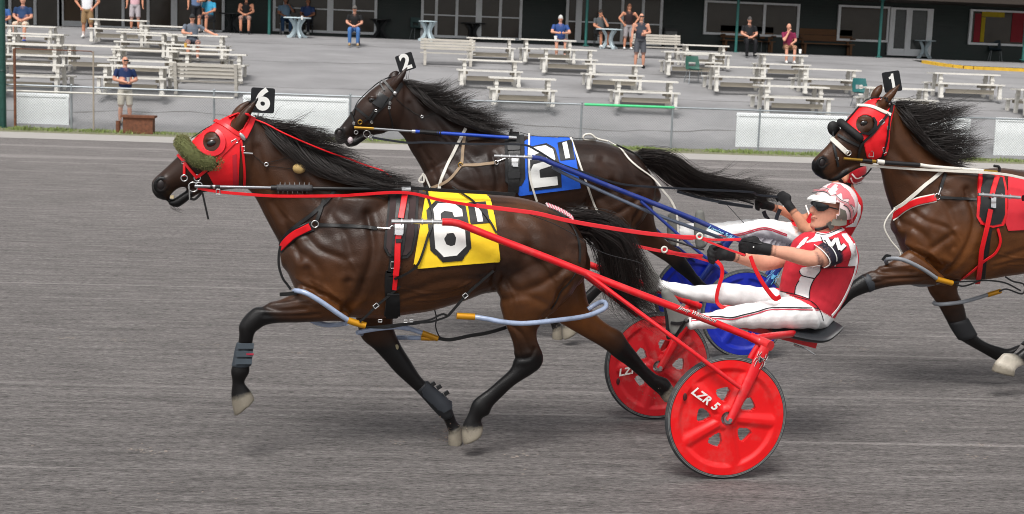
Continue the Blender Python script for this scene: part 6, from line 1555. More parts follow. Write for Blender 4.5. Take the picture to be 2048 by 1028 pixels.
# ------------------------------------------------------------------ driver of the red sulky
JRED = L3(206, 46, 60); PWH = L3(236, 235, 234); GLV = np.array((.012, .012, .013)); BOOTC = L3(112, 112, 108); NAVY = L3(34, 30, 44)
def driver(fr, label, base, torso, head, nose, neckp, near_leg, far_leg, near_boot, far_boot, near_arm, far_arm, jersey=JRED, vox=.0068, k=1.0, headcol=SKIN, waist=None):
    mb = MB()
    nt_ = len(torso); tc_ = np.array([PWH] + [jersey] * (nt_ - 1))
    pairs(mb, fr, torso, 0, tc_, 28, step=True)
    pairs(mb, fr, head, 0, headcol, 22)
    for q, r in nose: mb.sphere(fr.at(*q), r, colr=headcol)
    chain(mb, [fr.at(*p) for p in neckp], [.058, .055], headcol, 16)
    pairs(mb, fr, near_leg, -.12, PWH, 20); pairs(mb, fr, far_leg, .12, PWH, 20)
    pairs(mb, fr, near_boot, near_boot[0][5], BOOTC, 16); pairs(mb, fr, far_boot, far_boot[0][5], BOOTC, 16)
    for arm, sg in ((near_arm, -1), (far_arm, 1)):
        P = [fr.at(*p) for p in arm]                        # shoulder, sleeve end, elbow, forearm, wrist
        sl = P[1]
        chain(mb, [P[0], P[0] * .6 + P[1] * .4, P[0] * .36 + P[1] * .64, P[1]], [.083, .081, .077, .072], np.array([jersey, jersey, NAVY, NAVY]), 18)
        d = unit(P[4] - P[3]); chain(mb, [P[1] * .9 + P[0] * .1, P[2], P[3], P[4] - d * .045], [.054, .050, .044, .032], headcol, 16)
        t = np.array([0, 0, 1.0]); t = unit(t - d * (t @ d)); p_ = np.cross(d, t) * (1 if sg < 0 else -1)
        if (p_ @ fr.n) * sg > 0: p_ = -p_
        hand(mb, P[4] + d * .012, d, t, unit(p_ * .6 - t * .5), 1.08, GLV)
        chain(mb, [P[4] - d * .035, P[4], P[4] + d * .03], [.036, .037, .036], GLV, 14)
    v, f, c, ed = organic(mb, vox, 4)
    root = person_root('person', label, base, 'sulky drivers')
    # cloth folds: fine relief on trousers and shirt
    nn = vnormals(v, f); loc = np.stack([(v - fr.o) @ fr.e, (v - fr.o) @ fr.n, v[:, 2]], 1)
    a_, b_ = [fr.loc(fr.at(*q, -.1)) for q in waist]                # hem of the shirt
    above = (loc[:, 2] - a_[2]) - (b_[2] - a_[2]) / (b_[0] - a_[0]) * (loc[:, 0] - a_[0]) > 0
    reg = (loc[:, 0] > a_[0] - .02) & (loc[:, 0] < b_[0] + .12) & (np.abs(loc[:, 2] - (a_[2] + b_[2]) / 2) < .15) & (c[:, 0] > .15) & (np.abs(loc[:, 1]) < .26)
    c[reg & above] = jersey; c[reg & ~above] = PWH
    wh = (c.min(1) > .55); rd = (c[:, 0] > .3) & (c[:, 1] < .1)
    fold = np.sin(loc[:, 0] * 62 + loc[:, 2] * 38 + 1.7 * np.sin(loc[:, 2] * 31 + loc[:, 1] * 20)) * np.sin(loc[:, 0] * 17 - loc[:, 2] * 23 + 2 * np.sin(loc[:, 1] * 14))
    v = v + nn * (np.where(wh, .0030, 0) + np.where(rd, .0022, 0))[:, None] * fold[:, None]
    mesh_obj('body', v, f, CLOTH, root, 180, c)
    B = Body(fr, v, f); B.root = root
    return B
def lay_text(B, s, cpx, exp_, eyp, mat, off, parent=None, bold=.0, name='lettering'):
    tv, tf = text_geo(s, 1.0, bold)
    px = [(cpx[0] + exp_[0] * a + eyp[0] * b, cpx[1] + exp_[1] * a + eyp[1] * b) for a, b in tv[:, :2]]
    P, Nn = B.lay(px, off); return part(B, name, MB().add(P, tf), mat, parent, None, 0)
def helmet(B, fr, cpx, off, R, fwd_deg, mat, open_front=.045, low=-.10, name='helmet'):
    """hard shell open at the face; R = half length, half width, half height"""
    c = fr.at(*cpx, off); a = math.radians(fwd_deg); f_ = unit(-fr.e * math.cos(a) - fr.n * math.sin(a)); s_ = np.cross(np.array([0, 0, 1.0]), f_); z = np.array([0, 0, 1.0])
    n, m = 56, 36; vs = []; fs = []
    for shell in (1.0, .93):
        for i in range(m + 1):
            ph = math.pi * i / m
            for j in range(n):
                th = 2 * math.pi * j / n
                vs.append(c + (f_ * R[0] * math.sin(ph) * math.cos(th) + s_ * R[1] * math.sin(ph) * math.sin(th) + z * R[2] * math.cos(ph)) * shell)
    def keep(i, j):
        ph = math.pi * (i + .5) / m; th = 2 * math.pi * (j + .5) / n
        fx_ = R[0] * math.sin(ph) * math.cos(th); zz = R[2] * math.cos(ph)
        if zz < low: return False
        return not (zz < .028 and fx_ > open_front - .25 * max(0, -.02 - zz) * 0)
    K = (m + 1) * n; f1 = [(i * n + j, (i + 1) * n + j, (i + 1) * n + (j + 1) % n, i * n + (j + 1) % n) for i in range(m) for j in range(n) if keep(i, j)]
    ec = {}
    for q in f1:
        for a_ in range(4):
            e = (q[a_], q[(a_ + 1) % 4])
            if e[::-1] in ec: ec.pop(e[::-1])
            else: ec[e] = 1
    fs = f1 + [tuple(x + K for x in q[::-1]) for q in f1] + [(e[1], e[0], e[0] + K, e[1] + K) for e in ec]
    o = mesh_obj(name, vs, fs, mat, B.root, 50)
    hb = Body(fr, np.array(vs), f1); hb.root = B.root; hb.o = o; hb.c = c; hb.f_ = f_; hb.s_ = s_
    return hb
def visor(hb, R, z0, depth, mat, parent):
    vs = []; n = 20
    for k, (u, dz) in enumerate(((0, .022), (.5, .014), (1, -.002))):
        for j in range(n + 1):
            th = -1.05 + 2.1 * j / n; rr = 1 + u * depth / R[0] * math.cos(th) ** .6
            vs.append(hb.c + (hb.f_ * R[0] * math.cos(th) + hb.s_ * R[1] * math.sin(th)) * .985 * rr + np.array([0, 0, z0 + dz - .012 * u * math.sin(th) ** 2]))
    N_ = n + 1; fs = [(k * N_ + j, k * N_ + j + 1, (k + 1) * N_ + j + 1, (k + 1) * N_ + j) for k in range(2) for j in range(n)]
    kk = len(vs); vs += [v - np.array([0, 0, .006]) for v in vs]; fs += [tuple(x + kk for x in q[::-1]) for q in fs[:]]
    return mesh_obj('visor', vs, fs, mat, parent, 60)

DR6 = driver(F6, 'driver in red and white jersey, white pants and sunglasses on red sulky', (2.15, 8.32, .62),
    [(1562, 592, 1652, 655, .165), (1562, 580, 1665, 636, .165), (1566, 556, 1688, 594, .172), (1574, 526, 1708, 542, .188), (1583, 502, 1713, 513, .20), (1592, 482, 1706, 489, .195), (1612, 468, 1699, 474, .15), (1634, 462, 1690, 462, .085)],
    TP('J', [(1600, 250, 1880, 260, .070), (1578, 330, 1880, 330, .076), (1568, 395, 1880, 410, .078), (1566, 455, 1850, 470, .076), (1556, 520, 1825, 530, .069), (1540, 572, 1770, 590, .056), (1556, 600, 1715, 622, .04)]),
    [((*T('J', [(1563, 405)])[0], -.012), (.020, .016, .022)), ((*T('J', [(1556, 425)])[0], -.012), (.017, .019, .014)), ((*T('J', [(1566, 478)])[0], -.01), (.013, .026, .007)), ((*T('J', [(1566, 496)])[0], -.01), (.012, .024, .008)), ((*T('J', [(1850, 480)])[0], -.085), (.018, .010, .030))],
    [(*T('J', [(1740, 560)])[0], 0), (*T('J', [(1760, 690)])[0], 0)],
    [(1605, 585, 1632, 657, .105, -.10), (1545, 600, 1560, 657, .09, -.11), (1500, 606, 1512, 657, .08, -.12), (1462, 613, 1464, 656, .068, -.13), (1425, 624, 1422, 657, .058, -.15), (1383, 631, 1379, 659, .05, -.17)],
    [(1600, 580, 1622, 642, .1, .10), (1560, 577, 1562, 626, .085, .12), (1510, 573, 1512, 620, .078, .13), (1460, 566, 1470, 613, .072, .14), (1425, 569, 1426, 607, .064, .15), (1390, 571, 1386, 601, .056, .16), (1350, 565, 1350, 591, .05, .17), (1318, 559, 1318, 584, .046, .18)],
    [(1340, 668, 1364, 661, .040, -.17), (1332, 647, 1380, 638, .046, -.17), (1328, 622, 1366, 614, .045, -.175), (1325, 602, 1350, 592, .042, -.18), (1322, 586, 1338, 577, .034, -.18)],
    [(1293, 588, 1314, 582, .040, .18), (1286, 566, 1322, 560, .046, .18), (1282, 545, 1308, 538, .044, .18), (1279, 524, 1293, 517, .036, .18)],
    [(1690, 492, -.20), (1645, 514, -.235), (1622, 518, -.235), (1580, 508, -.20), (1530, 498, -.16)],
    [(1620, 492, .19), (1585, 512, .2), (1530, 526, .19), (1495, 518, .16), (1455, 510, .13)], waist=((1560, 580), (1662, 634)))
HP = M('helmet_pale_pink', (236, 214, 214), .28, var=.08, scale=14, coat=.3); HRED = M('helmet_red', (212, 112, 120), .3, var=.05, coat=.3)
hm = helmet(DR6, F6, T('J', [(1800, 350)])[0], 0, (.142, .112, .132), 12, HP, .050, -.085)
vz = visor(hm, (.142, .112, .132), .034, .050, WHITEV, hm.o)
def on_h(name, poly, mat, off=.003, step=2.0, sm=0): return part(DR6, name, hm.patch(poly, off, step, skirt=.002, sm=sm), mat, hm.o, None, 60)
on_h('helmet_flame', T('J', [(1700, 180), (1760, 135), (1850, 150), (1930, 215), (1985, 310), (1998, 390), (1960, 360), (1930, 290), (1870, 300), (1860, 230), (1800, 260), (1780, 200)]), HRED)
on_h('helmet_wing', T('J', [(1720, 220), (1790, 150), (1820, 160), (1800, 200), (1830, 190), (1790, 230), (1810, 240), (1750, 260)]), WHITEV, .0045, 1.2)
on_h('helmet_side', T('J', [(1790, 400), (1830, 385), (1900, 415), (1912, 470), (1905, 560), (1840, 570), (1740, 560), (1760, 520), (1800, 470)]), M('helmet_grey_guard', (112, 110, 100), .55, var=.15), .004)
on_h('helmet_cross', T('J', [(1925, 315), (1960, 305), (1970, 345), (1935, 355)]), HRED, .0045, 1.2)
for k, (mt, w_) in enumerate(((BLACKV, .0045), (HRED, .005), (HRED, .0035), (BLACKV, .003))):
    pts = T('J', [(1560 + k * 8, 235 - k * 14), (1690 + k * 5, 225 - k * 12), (1770 + k * 8, 290 - k * 12), (1830 + k * 8, 345 - k * 12), (1905 + k * 10, 372 - k * 10), (1945 + k * 12, 440 - k * 4), (1935 + k * 14, 540)])
    part(DR6, 'helmet_stripe', hm.strap(pts, w_, .0035, .001, step=3), mt, hm.o)
strap(DR6, 'chin_strap', T('J', [(1760, 540), (1700, 580), (1640, 600), (1590, 602)]), .022, LEATHER, .006, hm.o)
part(DR6, 'strap_buckle', MB().box(DR6.lay(T('J', [(1735, 560)]), .012)[0][0], (.03, .012, .045), (unit(F6.e + np.array([0, 0, .7])), F6.n, unit(np.array([0, 0, 1]) - F6.e * .7))), M('buckle_grey', (74, 74, 70), .5), hm.o)
SG = part(DR6, 'sunglasses', DR6.patch(T('J', [(1560, 335), (1580, 315), (1640, 330), (1730, 365), (1720, 395), (1680, 420), (1630, 422), (1600, 395), (1570, 370)]), .012, 1.4, skirt=.012, sm=3), M('lens_black', (9, 10, 14), .06, var=0, spec=.8), None, None, 60)
strap(DR6, 'temple_arm', T('J', [(1715, 375), (1760, 388), (1810, 400)]), .008, BLACKV, .012, SG)
part(DR6, 'mouth_line', DR6.strap(T('J', [(1562, 486), (1590, 488), (1612, 494)]), .003, .002, .001, step=2), M('lip_line', (110, 48, 42), .6))
# jersey panels
JW = M('jersey_white', (226, 222, 222), .75, var=.06, scale=20, bump=.1)
JK = M('jersey_black_edge', (22, 18, 24), .75)
def jp(name, poly, mat=JW, off=.003): return part(DR6, name, DR6.patch(poly, off, 2.2, skirt=.002), mat, None, None, 60)
jp('jersey_panel', T('K', [(1450, 78), (1640, 52), (1640, 112), (1580, 186), (1440, 152), (1430, 110)]))
jp('jersey_panel', T('K', [(1440, 164), (1578, 195), (1535, 290), (1520, 400), (1380, 352), (1390, 262), (1425, 212)]))
jp('jersey_panel', T('J', [(1480, 700), (1530, 680), (1480, 760), (1425, 805), (1390, 805), (1440, 740)]))
jp('jersey_collar', T('J', [(1600, 640), (1700, 655), (1860, 592), (1900, 612), (1760, 680), (1640, 730), (1480, 750), (1580, 690)]))
jp('jersey_panel', T('J', [(1850, 655), (1910, 650), (1985, 760), (2015, 900), (2000, 980), (1920, 985), (1960, 860), (1930, 760)]))
for pts, w_ in ((T('K', [(1650, 50), (1645, 115), (1582, 188), (1538, 290), (1524, 402)]), .006), (T('K', [(1430, 110), (1440, 156), (1582, 188)]), .006), (T('K', [(1428, 210), (1390, 262), (1382, 350)]), .006), (T('K', [(1232, 318), (1380, 352), (1525, 405)]), .005), (T('J', [(1590, 650), (1690, 668), (1860, 600)]), .006), (T('J', [(1640, 1000), (1800, 995), (2010, 990)]), .005)):
    strap(DR6, 'jersey_piping', pts, w_, JK, .005, th=.001)
strap(DR6, 'jersey_back_stripe', T('J', [(1985, 760), (2012, 900)]) + T('K', [(2003, 60), (1975, 170), (1900, 350), (1820, 490), (1755, 570)]), .020, JW, .003)
for mt, w_, o_ in ((JK, .038, .0045), (WHITEV, .026, .0065)):
    for q_ in ([(1668, 688), (1690, 728)], [(1700, 692), (1748, 782)], [(1748, 782), (1808, 706)], [(1808, 706), (1838, 818)], [(1838, 818), (1892, 768)]): part(DR6, 'lettering', DR6.strap(T('J', q_), w_ * .85, o_, .001, step=2, sm=0), mt)
strap(DR6, 'cuff_edge', T('J', [(1585, 770), (1650, 810), (1725, 890), (1745, 960), (1680, 990)]), .006, WHITEV, .006); strap(DR6, 'cuff_edge', T('J', [(1680, 742), (1760, 800), (1810, 900), (1790, 980)]), .006, WHITEV, .004)
for dy, mt in ((0, JK), (19, M('pants_red_stripe', (190, 46, 70), .75))):
    strap(DR6, 'pants_stripe', T('K', [(1620, 495 + dy), (1480, 490 + dy), (1140, 490 + dy), (1000, 528 + dy), (860, 560 + dy), (720, 592 + dy), (580, 578 + dy), (320, 605 + dy)]), .007, mt, .003, th=.001)
strap(DR6, 'pants_seam', T('K', [(1360, 370), (1560, 430), (1640, 520), (1672, 620)]), .005, JK, .003, th=.001)
for pts in (T('J', [(840, 720), (960, 740), (1040, 760)]),): strap(DR6, 'glove_seam', pts, .003, BLACKV, .002)
part(DR6, 'glove_badge', MB().box(DR6.lay(T('J', [(957, 787)]), .003)[0][0], (.007, .004, .009)), WHITEV)
strap(DR6, 'boot_strap', T('K', [(110, 640), (200, 650), (290, 620)]), .02, BLACKV, .004)
# rein ends and whip held by the driver
RB = MATS['red_rubber_rein']
free_strap(DR6, 'rein_end', [(*p, o) for p, o in zip(T('J', [(925, 880)]) + T('K', [(960, 60), (1030, 200), (1110, 320), (1180, 395), (1232, 375)]), (-.2, -.21, -.21, -.2, -.19, -.18))], .030, REDV, n=40, normal=unit(-F6.n + .5 * F6.e))
free_strap(DR6, 'rein_end', [(*p, o) for p, o in zip(T('J', [(580, 930)]) + T('K', [(630, 70), (635, 160), (590, 320), (585, 430), (650, 500)]), (.06, .05, .05, .04, .04, .02))], .024, REDV, n=40)
for pts, o_ in (([(380, 680), (530, 712), (820, 718)], -.17), ([(385, 690), (560, 760), (720, 820), (870, 872)], -.175), ([(380, 700), (600, 715), (830, 705)], -.165)): free_strap(DR6, 'rein_loop', [(*p, o_) for p in T('J', pts)], .013, RB)
for pts in ([(40, 820), (250, 860), (440, 875)], [(60, 850), (300, 880), (540, 945), (600, 930)], [(50, 835), (240, 880), (430, 890)]): free_strap(DR6, 'rein_loop', [(*p, .14) for p in T('J', pts)], .013, RB)
for x, y, o_ in ((405, 678, -.18), (45, 815, .13)):
    m2 = MB(); m2.torus(F6.at(*T('J', [(x, y)])[0], o_), .017, .006, -F6.n, 14, 6); part(DR6, 'rein_ring', m2, WSTRAP, None, None, 180)
free_tube(DR6, 'whip', [(*p, o) for p, o in zip(T('J', [(450, 815), (340, 788), (0, 680)]) + T('H', [(1500, 440), (1250, 380)]), (.1, .1, .12, .14, .16))], .006, BLACKV)
free_tube(DR6, 'whip_lash', [(*p, -.33) for p in T('H', [(300, 250), (560, 350), (780, 470), (1050, 640), (1400, 735), (1520, 800)])], .0022, BLACKV)

# ------------------------------------------------------------------ driver of the blue sulky
DR2 = driver(F2, 'driver in red and white silks half hidden behind the nearer driver', (3.3, 11.55, .6),
    [(1602, 470, 1665, 515, .165), (1606, 455, 1680, 500, .165), (1615, 440, 1700, 470, .172), (1624, 422, 1716, 440, .188), (1634, 408, 1722, 418, .20), (1648, 396, 1720, 400, .19), (1664, 387, 1716, 390, .15), (1682, 380, 1710, 380, .08)],
    TP('S', [(120, 70, 330, 80, .07), (95, 120, 330, 130, .076), (90, 165, 320, 180, .076), (85, 210, 300, 220, .068), (80, 250, 270, 260, .055)]), [((*T('S', [(85, 170)])[0], 0), (.02, .016, .022)), ((*T('S', [(222, 200)])[0], -.082), (.018, .010, .03))],
    [(*T('S', [(210, 230)])[0], 0), (*T('S', [(250, 310)])[0], 0)],
    [(1640, 462, 1652, 512, .105, -.10), (1592, 453, 1592, 494, .09, -.12), (1552, 440, 1556, 482, .08, -.13), (1522, 438, 1520, 476, .07, -.14), (1480, 447, 1480, 479, .06, -.15), (1440, 453, 1436, 483, .054, -.16), (1414, 457, 1410, 486, .05, -.17)],
    [(1640, 455, 1650, 505, .10, .1), (1590, 446, 1590, 486, .085, .12), (1530, 438, 1530, 474, .075, .13), (1480, 440, 1478, 472, .065, .14), (1430, 446, 1428, 474, .056, .15), (1366, 446, 1362, 482, .055, .17)],
    [(1392, 494, 1412, 492, .04, -.17), (1388, 470, 1418, 472, .046, -.17), (1388, 445, 1412, 448, .044, -.17), (1391, 424, 1408, 422, .036, -.17)],
    [(1338, 490, 1356, 488, .04, .17), (1334, 468, 1362, 470, .046, .17), (1334, 448, 1357, 448, .044, .17), (1336, 430, 1350, 428, .036, .17)],
    [(1695, 408, -.2), (1665, 432, -.24), (1618, 460, -.24), (1598, 438, -.2), (1580, 414, -.15)],
    [(1665, 408, .19), (1640, 425, .21), (1606, 440, .2), (1575, 425, .17), (1538, 412, .13)], jersey=L3(204, 24, 36), vox=.0088, headcol=SKIN2, waist=((1604, 462), (1676, 505)))
hm2 = helmet(DR2, F2, T('S', [(265, 100)])[0], 0, (.142, .112, .130), 0, M('helmet_crimson', (176, 30, 42), .3, var=.1, coat=.3), .045, -.11)
for pts in (T('S', [(190, 150), (260, 160), (300, 235), (390, 215)]), T('S', [(200, 130), (280, 140), (330, 190), (392, 170)])):
    part(DR2, 'helmet_stripe', hm2.strap(pts, .012, .003, .001, step=2), WHITEV, hm2.o)
part(DR2, 'helmet_stripe', hm2.strap(T('S', [(190, 160), (250, 172), (296, 250), (392, 228)]), .006, .003, .001, step=2), BLACKV, hm2.o)
strap(DR2, 'chin_strap', T('S', [(150, 180), (180, 230), (270, 260)]), .03, LEATHER, .006, hm2.o)
for dy, mt in ((0, MATS['pants_red_stripe']), (16, MATS['pants_red_stripe'])): strap(DR2, 'pants_stripe', T('J', [(560, 670 + dy), (800, 655 + dy), (1000, 600 + dy), (1100, 592 + dy), (1300, 660 + dy)]), .009, mt, .003, th=.001)
part(DR2, 'pants_panel', DR2.patch(T('J', [(850, 690), (1000, 630), (1100, 612), (1200, 640), (1330, 700), (1330, 790), (1100, 790)]), .003, 2.2, skirt=.002), M('grey_mesh_panel', (214, 210, 216), .8, var=.15), None, None, 60)
part(DR2, 'jersey_panel', DR2.patch(T('S', [(340, 420), (372, 470), (370, 560), (325, 680), (210, 690), (300, 640), (340, 560)]), .004, 2.0, skirt=.002), JW, None, None, 60)
strap(DR2, 'cuff_edge', T('J', [(1495, 365), (1520, 440), (1560, 500)]), .012, WHITEV, .004)
part(DR2, 'glove_badge', MB().box(DR2.lay(T('J', [(1268, 370)]), .003)[0][0], (.012, .005, .012)), WHITEV)
free_strap(DR2, 'rein_end', [(*p, -.12) for p in T('J', [(1230, 400), (1200, 470), (1185, 540)])], .035, MATS['dark_rein']); free_strap(DR2, 'rein_end', [(*p, .1) for p in T('J', [(1060, 420), (1080, 470), (1110, 510)])], .035, MATS['dark_rein'])
free_tube(DR2, 'whip', [(*p, .1) for p in T('J', [(960, 350), (900, 330), (680, 262), (400, 190)])], .007, BLACKV)
free_tube(DR2, 'whip_lash', [(*p, -.16) for p in T('J', [(680, 350), (800, 480), (920, 610), (930, 660), (880, 695), (760, 690)])], .0025, BLACKV)

# ------------------------------------------------------------------ spectators
def spectator(px, py, label, pose='stand', h=1.76, face=0.0, shirt=(30, 50, 90), legs=(190, 180, 160), shorts=True, sleeves='short', hair=(60, 50, 45), cap=None, bald=False, shoes=(220, 220, 218), socks=None, arms='down', seat=.46, hold=None, base=None, belly=.0, skin=SKIN2, long_hair=False, shades=False):
    b = base if base is not None else place(px, py) + np.array([0, 0, .012]); k = h / 1.76; mb = MB(); sh = L3(*shirt); lg = L3(*legs); so = L3(*shoes)
    X = np.array([math.cos(face), math.sin(face), 0]); Fw = np.array([math.sin(face), -math.cos(face), 0]); Z = np.array([0, 0, 1.0])
    W = lambda x, y, z: b + (X * x + Fw * y + Z * z) * k
    dz = 0 if pose == 'stand' else seat / k - .90 + .10
    lc = lg if True else skin
    for s_ in (-1, 1):
        if pose == 'stand': J = [(.09 * s_, 0, .90), (.105 * s_, .01, .70), (.115 * s_, .02, .50), (.125 * s_, 0, .28), (.13 * s_, -.01, .10)]
        else: J = [(.09 * s_, .02, .90 + dz), (.13 * s_, .22, .91 + dz), (.15 * s_, .44, .90 + dz), (.145 * s_, .46, .60 + dz), (.14 * s_, .45, .10)]
        if shorts:
            chain(mb, [W(*q) for q in J[:3]], [.10 * k, .098 * k, .088 * k], lg); chain(mb, [W(*q) for q in J[2:]], [.056 * k, .056 * k, .040 * k], skin)
        else: chain(mb, [W(*q) for q in J], [.10 * k, .088 * k, .074 * k, .066 * k, .056 * k], lg)
        if socks: chain(mb, [W(J[4][0], J[4][1], .20), W(J[4][0], J[4][1], .08)], [.046 * k, .046 * k], L3(*socks))
        a = J[4]; chain(mb, [W(a[0], a[1] - .06, .045), W(a[0] * 1.05, a[1] + .06, .05), W(a[0] * 1.1, a[1] + .17, .04)], [.045 * k, .048 * k, .038 * k], so)
    T_ = [(0, 0, .86 + dz, .165, .12), (0, .01, 1.0 + dz, .17, .125 + belly * .7), (0, .012, 1.13 + dz, .17, .125 + belly), (0, .008, 1.30 + dz, .195, .12), (0, 0, 1.42 + dz, .175, .095), (0, 0, 1.47 + dz, .09, .075)]
    mb.loft([(W(0, t[1] + belly * .4 * (t[2] < 1.25 + dz), t[2]), X * t[3] * k, Fw * t[4] * k) for t in T_], 22, np.array([lg] + [sh] * 5))
    chain(mb, [W(0, 0, 1.44 + dz), W(0, .01, 1.56 + dz)], [.056 * k, .054 * k], skin)
    hc = W(0, .015, 1.645 + dz); mb.sphere(hc, np.array([.076, .094, .115]) * k, 18, 14, (X, Fw, Z), skin)
    mb.sphere(hc + Fw * .03 * k - Z * .06 * k, np.array([.052, .06, .05]) * k, 12, 8, (X, Fw, Z), skin); mb.sphere(hc + Fw * .095 * k - Z * .012 * k, np.array([.014, .022, .022]) * k, 8, 6, (X, Fw, Z), skin)
    for s_ in (-1, 1): mb.sphere(hc + X * .078 * k * s_ - Z * .005, np.array([.012, .02, .03]) * k, 8, 6, (X, Fw, Z), skin)
    A = dict(down=[(.21, 0, 1.40), (.27, -.01, 1.14), (.28, .06, .90)], front=[(.21, 0, 1.40), (.30, .02, 1.16), (.06, .24, 1.10)], hip=[(.21, 0, 1.40), (.38, -.02, 1.20), (.22, .06, 1.00)], lap=[(.21, 0, 1.40), (.27, .06, 1.15), (.07, .30, 1.04)],
             table=[(.21, .02, 1.40), (.30, .24, 1.18), (.10, .42, 1.16)], spread=[(.21, 0, 1.40), (.45, .06, 1.26), (.66, .24, 1.16)], chin=[(.20, .02, 1.40), (.20, .26, 1.14), (.04, .20, 1.46)], up=[(.21, 0, 1.40), (.30, .12, 1.22), (.14, .26, 1.42)])
    sides = arms if isinstance(arms, tuple) else (arms, arms); hp = []
    for s_, a in zip((-1, 1), sides):
        J = [(x * s_, y, z + dz) for x, y, z in A[a]]; P = [W(*q) for q in J]
        up = sh if sleeves != 'none' else skin; fore = sh if sleeves == 'long' else skin
        chain(mb, [P[0], P[0] * .4 + P[1] * .6, P[1]], [.066 * k, .058 * k if sleeves != 'none' else .050 * k, .046 * k], np.array([up, up, fore])); chain(mb, [P[1], (P[1] + P[2]) / 2, P[2]], [.044 * k, .040 * k, .030 * k], np.array([fore, fore, skin]))
        d = unit(P[2] - P[1]); t = Fw if abs(d @ Z) > .6 else Z; t = unit(t - d * (t @ d)); hand(mb, P[2], d, t, unit(np.cross(d, t)) * -s_, .95 * k, skin); hp.append(P[2] + d * .06)
    v, f, c, ed = organic(mb, .0155, 2)
    root = person_root('person', label, b, 'spectators at the clubhouse'); mesh_obj('body', v, f, CLOTH, root, 180, c)
    def cap_mesh(name, rgb, scale_, zmin, brim=False):
        m2 = MB(); n, m = 18, 9; vs = []
        for i in range(m + 1):
            ph = (math.pi * .52) * i / m
            for j in range(n):
                th = 2 * math.pi * j / n; back = .30 * max(0, -math.sin(th)) if not brim else 0
                ph2 = ph * (1 + back) if i == m or True else ph
                vs.append(hc + (X * .076 * math.sin(ph2) * math.cos(th) + Fw * .094 * math.sin(ph2) * math.sin(th) + Z * .115 * math.cos(ph2)) * k * scale_)
        m2.add(vs, [(i * n + j, (i + 1) * n + j, (i + 1) * n + (j + 1) % n, i * n + (j + 1) % n) for i in range(m) for j in range(n)])
        if brim: m2.box(hc + Fw * .135 * k + Z * .035 * k, (.13 * k, .11 * k, .012), (X, unit(Fw - Z * .15), Z))
        build(name, m2, M('%s_%d_%d_%d' % (name, *rgb), rgb, .8, var=.2, scale=40), root, 180)
    if shades: m2 = MB(); m2.box(hc + Fw * .088 * k + Z * .018 * k, (.135 * k, .03 * k, .034 * k), (X, Fw, Z)); build('sunglasses', m2, BLACKV, root, 0)
    if cap: cap_mesh('cap', cap, 1.10, 0, True)
    elif not bald: cap_mesh('hair', hair, 1.07, 0)
    if long_hair:
        m2 = MB(); m2.loft([(W(0, -.05, 1.66 + dz), X * .085 * k, Fw * .05 * k), (W(0, -.07, 1.52 + dz), X * .095 * k, Fw * .045 * k), (W(0, -.07, 1.36 + dz), X * .08 * k, Fw * .03 * k)], 12); build('hair', m2, M('long_hair_%d' % hair[0], hair, .6), root, 180)
    root['hand_x'] = [float(q) for q in hp[0]]
    return hp
def cup(p, label, rgb, r=.042, h=.12):
    t = thing('drink_cup', label, 'cup', p, 'drink cups'); m2 = MB(); m2.tube([p + np.array([0, 0, z]) for z in (0, .003, h, h - .004)], [r * .75, r * .75, r, r * .92], 14, cap=False); m2.tube([p, p + np.array([0, 0, .003])], r * .75, 14); build('cup_wall', m2, M('cup_%d_%d_%d' % rgb, rgb, .35), t, 60)
    m2 = MB(); m2.tube([p + np.array([0, 0, h * .78]), p + np.array([0, 0, h * .80])], r * .88, 14); build('drink', m2, M('drink_amber', (150, 96, 30), .15), t)

g = place(252, 262); gp = at_y(250, 258, 37.95); gp[2] = gz(37.95) + .012
hp = spectator(250, 250, 'bald man in navy shirt and pale shorts standing at the fence', base=gp, h=1.74, shirt=(26, 44, 84), legs=(196, 190, 176), bald=True, arms='front', skin=SKIN, shoes=(120, 110, 100), belly=.03, shades=True, face=.5)
cup((hp[0] + hp[1]) / 2 + np.array([0, -.03, .02]), 'clear cup in the hands of bald man at the fence', (176, 178, 180))
spectator(1278, 137, 'bald man in dark sleeveless shirt and grey shorts holding papers', h=1.78, shirt=(52, 56, 66), legs=(84, 86, 92), sleeves='none', bald=True, arms=('down', 'front'), shoes=(26, 26, 28), belly=.04, skin=SKIN, shades=True)
pz = at_y(1290, 60, 47.2); t = thing('race_programme', 'white folded race programme held by man in sleeveless shirt', 'paper', pz); m2 = MB(); m2.box(pz, (.30, .16, .012)); m2.box(pz + np.array([.02, 0, .02]), (.26, .15, .010), (unit((1, 0, .15)), np.array([0, 1.0, 0]), unit((-.15, 0, 1)))); build('pages', m2, M('paper_white', (214, 216, 228), .7), t, 0)
spectator(175, 77, 'man in white shirt and khaki shorts standing by rear table, head out of frame', h=1.8, shirt=(228, 228, 232), legs=(146, 118, 84), socks=(230, 230, 230), arms='hip')
spectator(270, 62, 'person in pink sleeveless top and grey shorts standing, head out of frame', h=1.74, shirt=(222, 178, 186), legs=(176, 168, 172), sleeves='none', shoes=(40, 40, 44), face=.1)
spectator(392, 66, 'man in blue checked shirt and black shorts standing, head out of frame', h=1.8, shirt=(96, 116, 150), legs=(24, 24, 28), arms=('down', 'front'), face=.25, shoes=(60, 60, 62))
spectator(418, 66, 'person in bright cyan top seated behind checked shirt man', 'sit', shirt=(64, 164, 204), legs=(60, 60, 66), arms='lap', face=-.4)
spectator(492, 68, 'man in black vest seated against the dark wall', 'sit', shirt=(18, 18, 20), legs=(98, 98, 100), sleeves='none', arms='lap', shoes=(30, 30, 32))
spectator(570, 68, 'man in pale blue shirt seated left of round white table', 'sit', h=1.78, shirt=(140, 172, 200), legs=(54, 84, 120), shorts=False, arms=('lap', 'up'), face=.2, hair=(130, 124, 118))
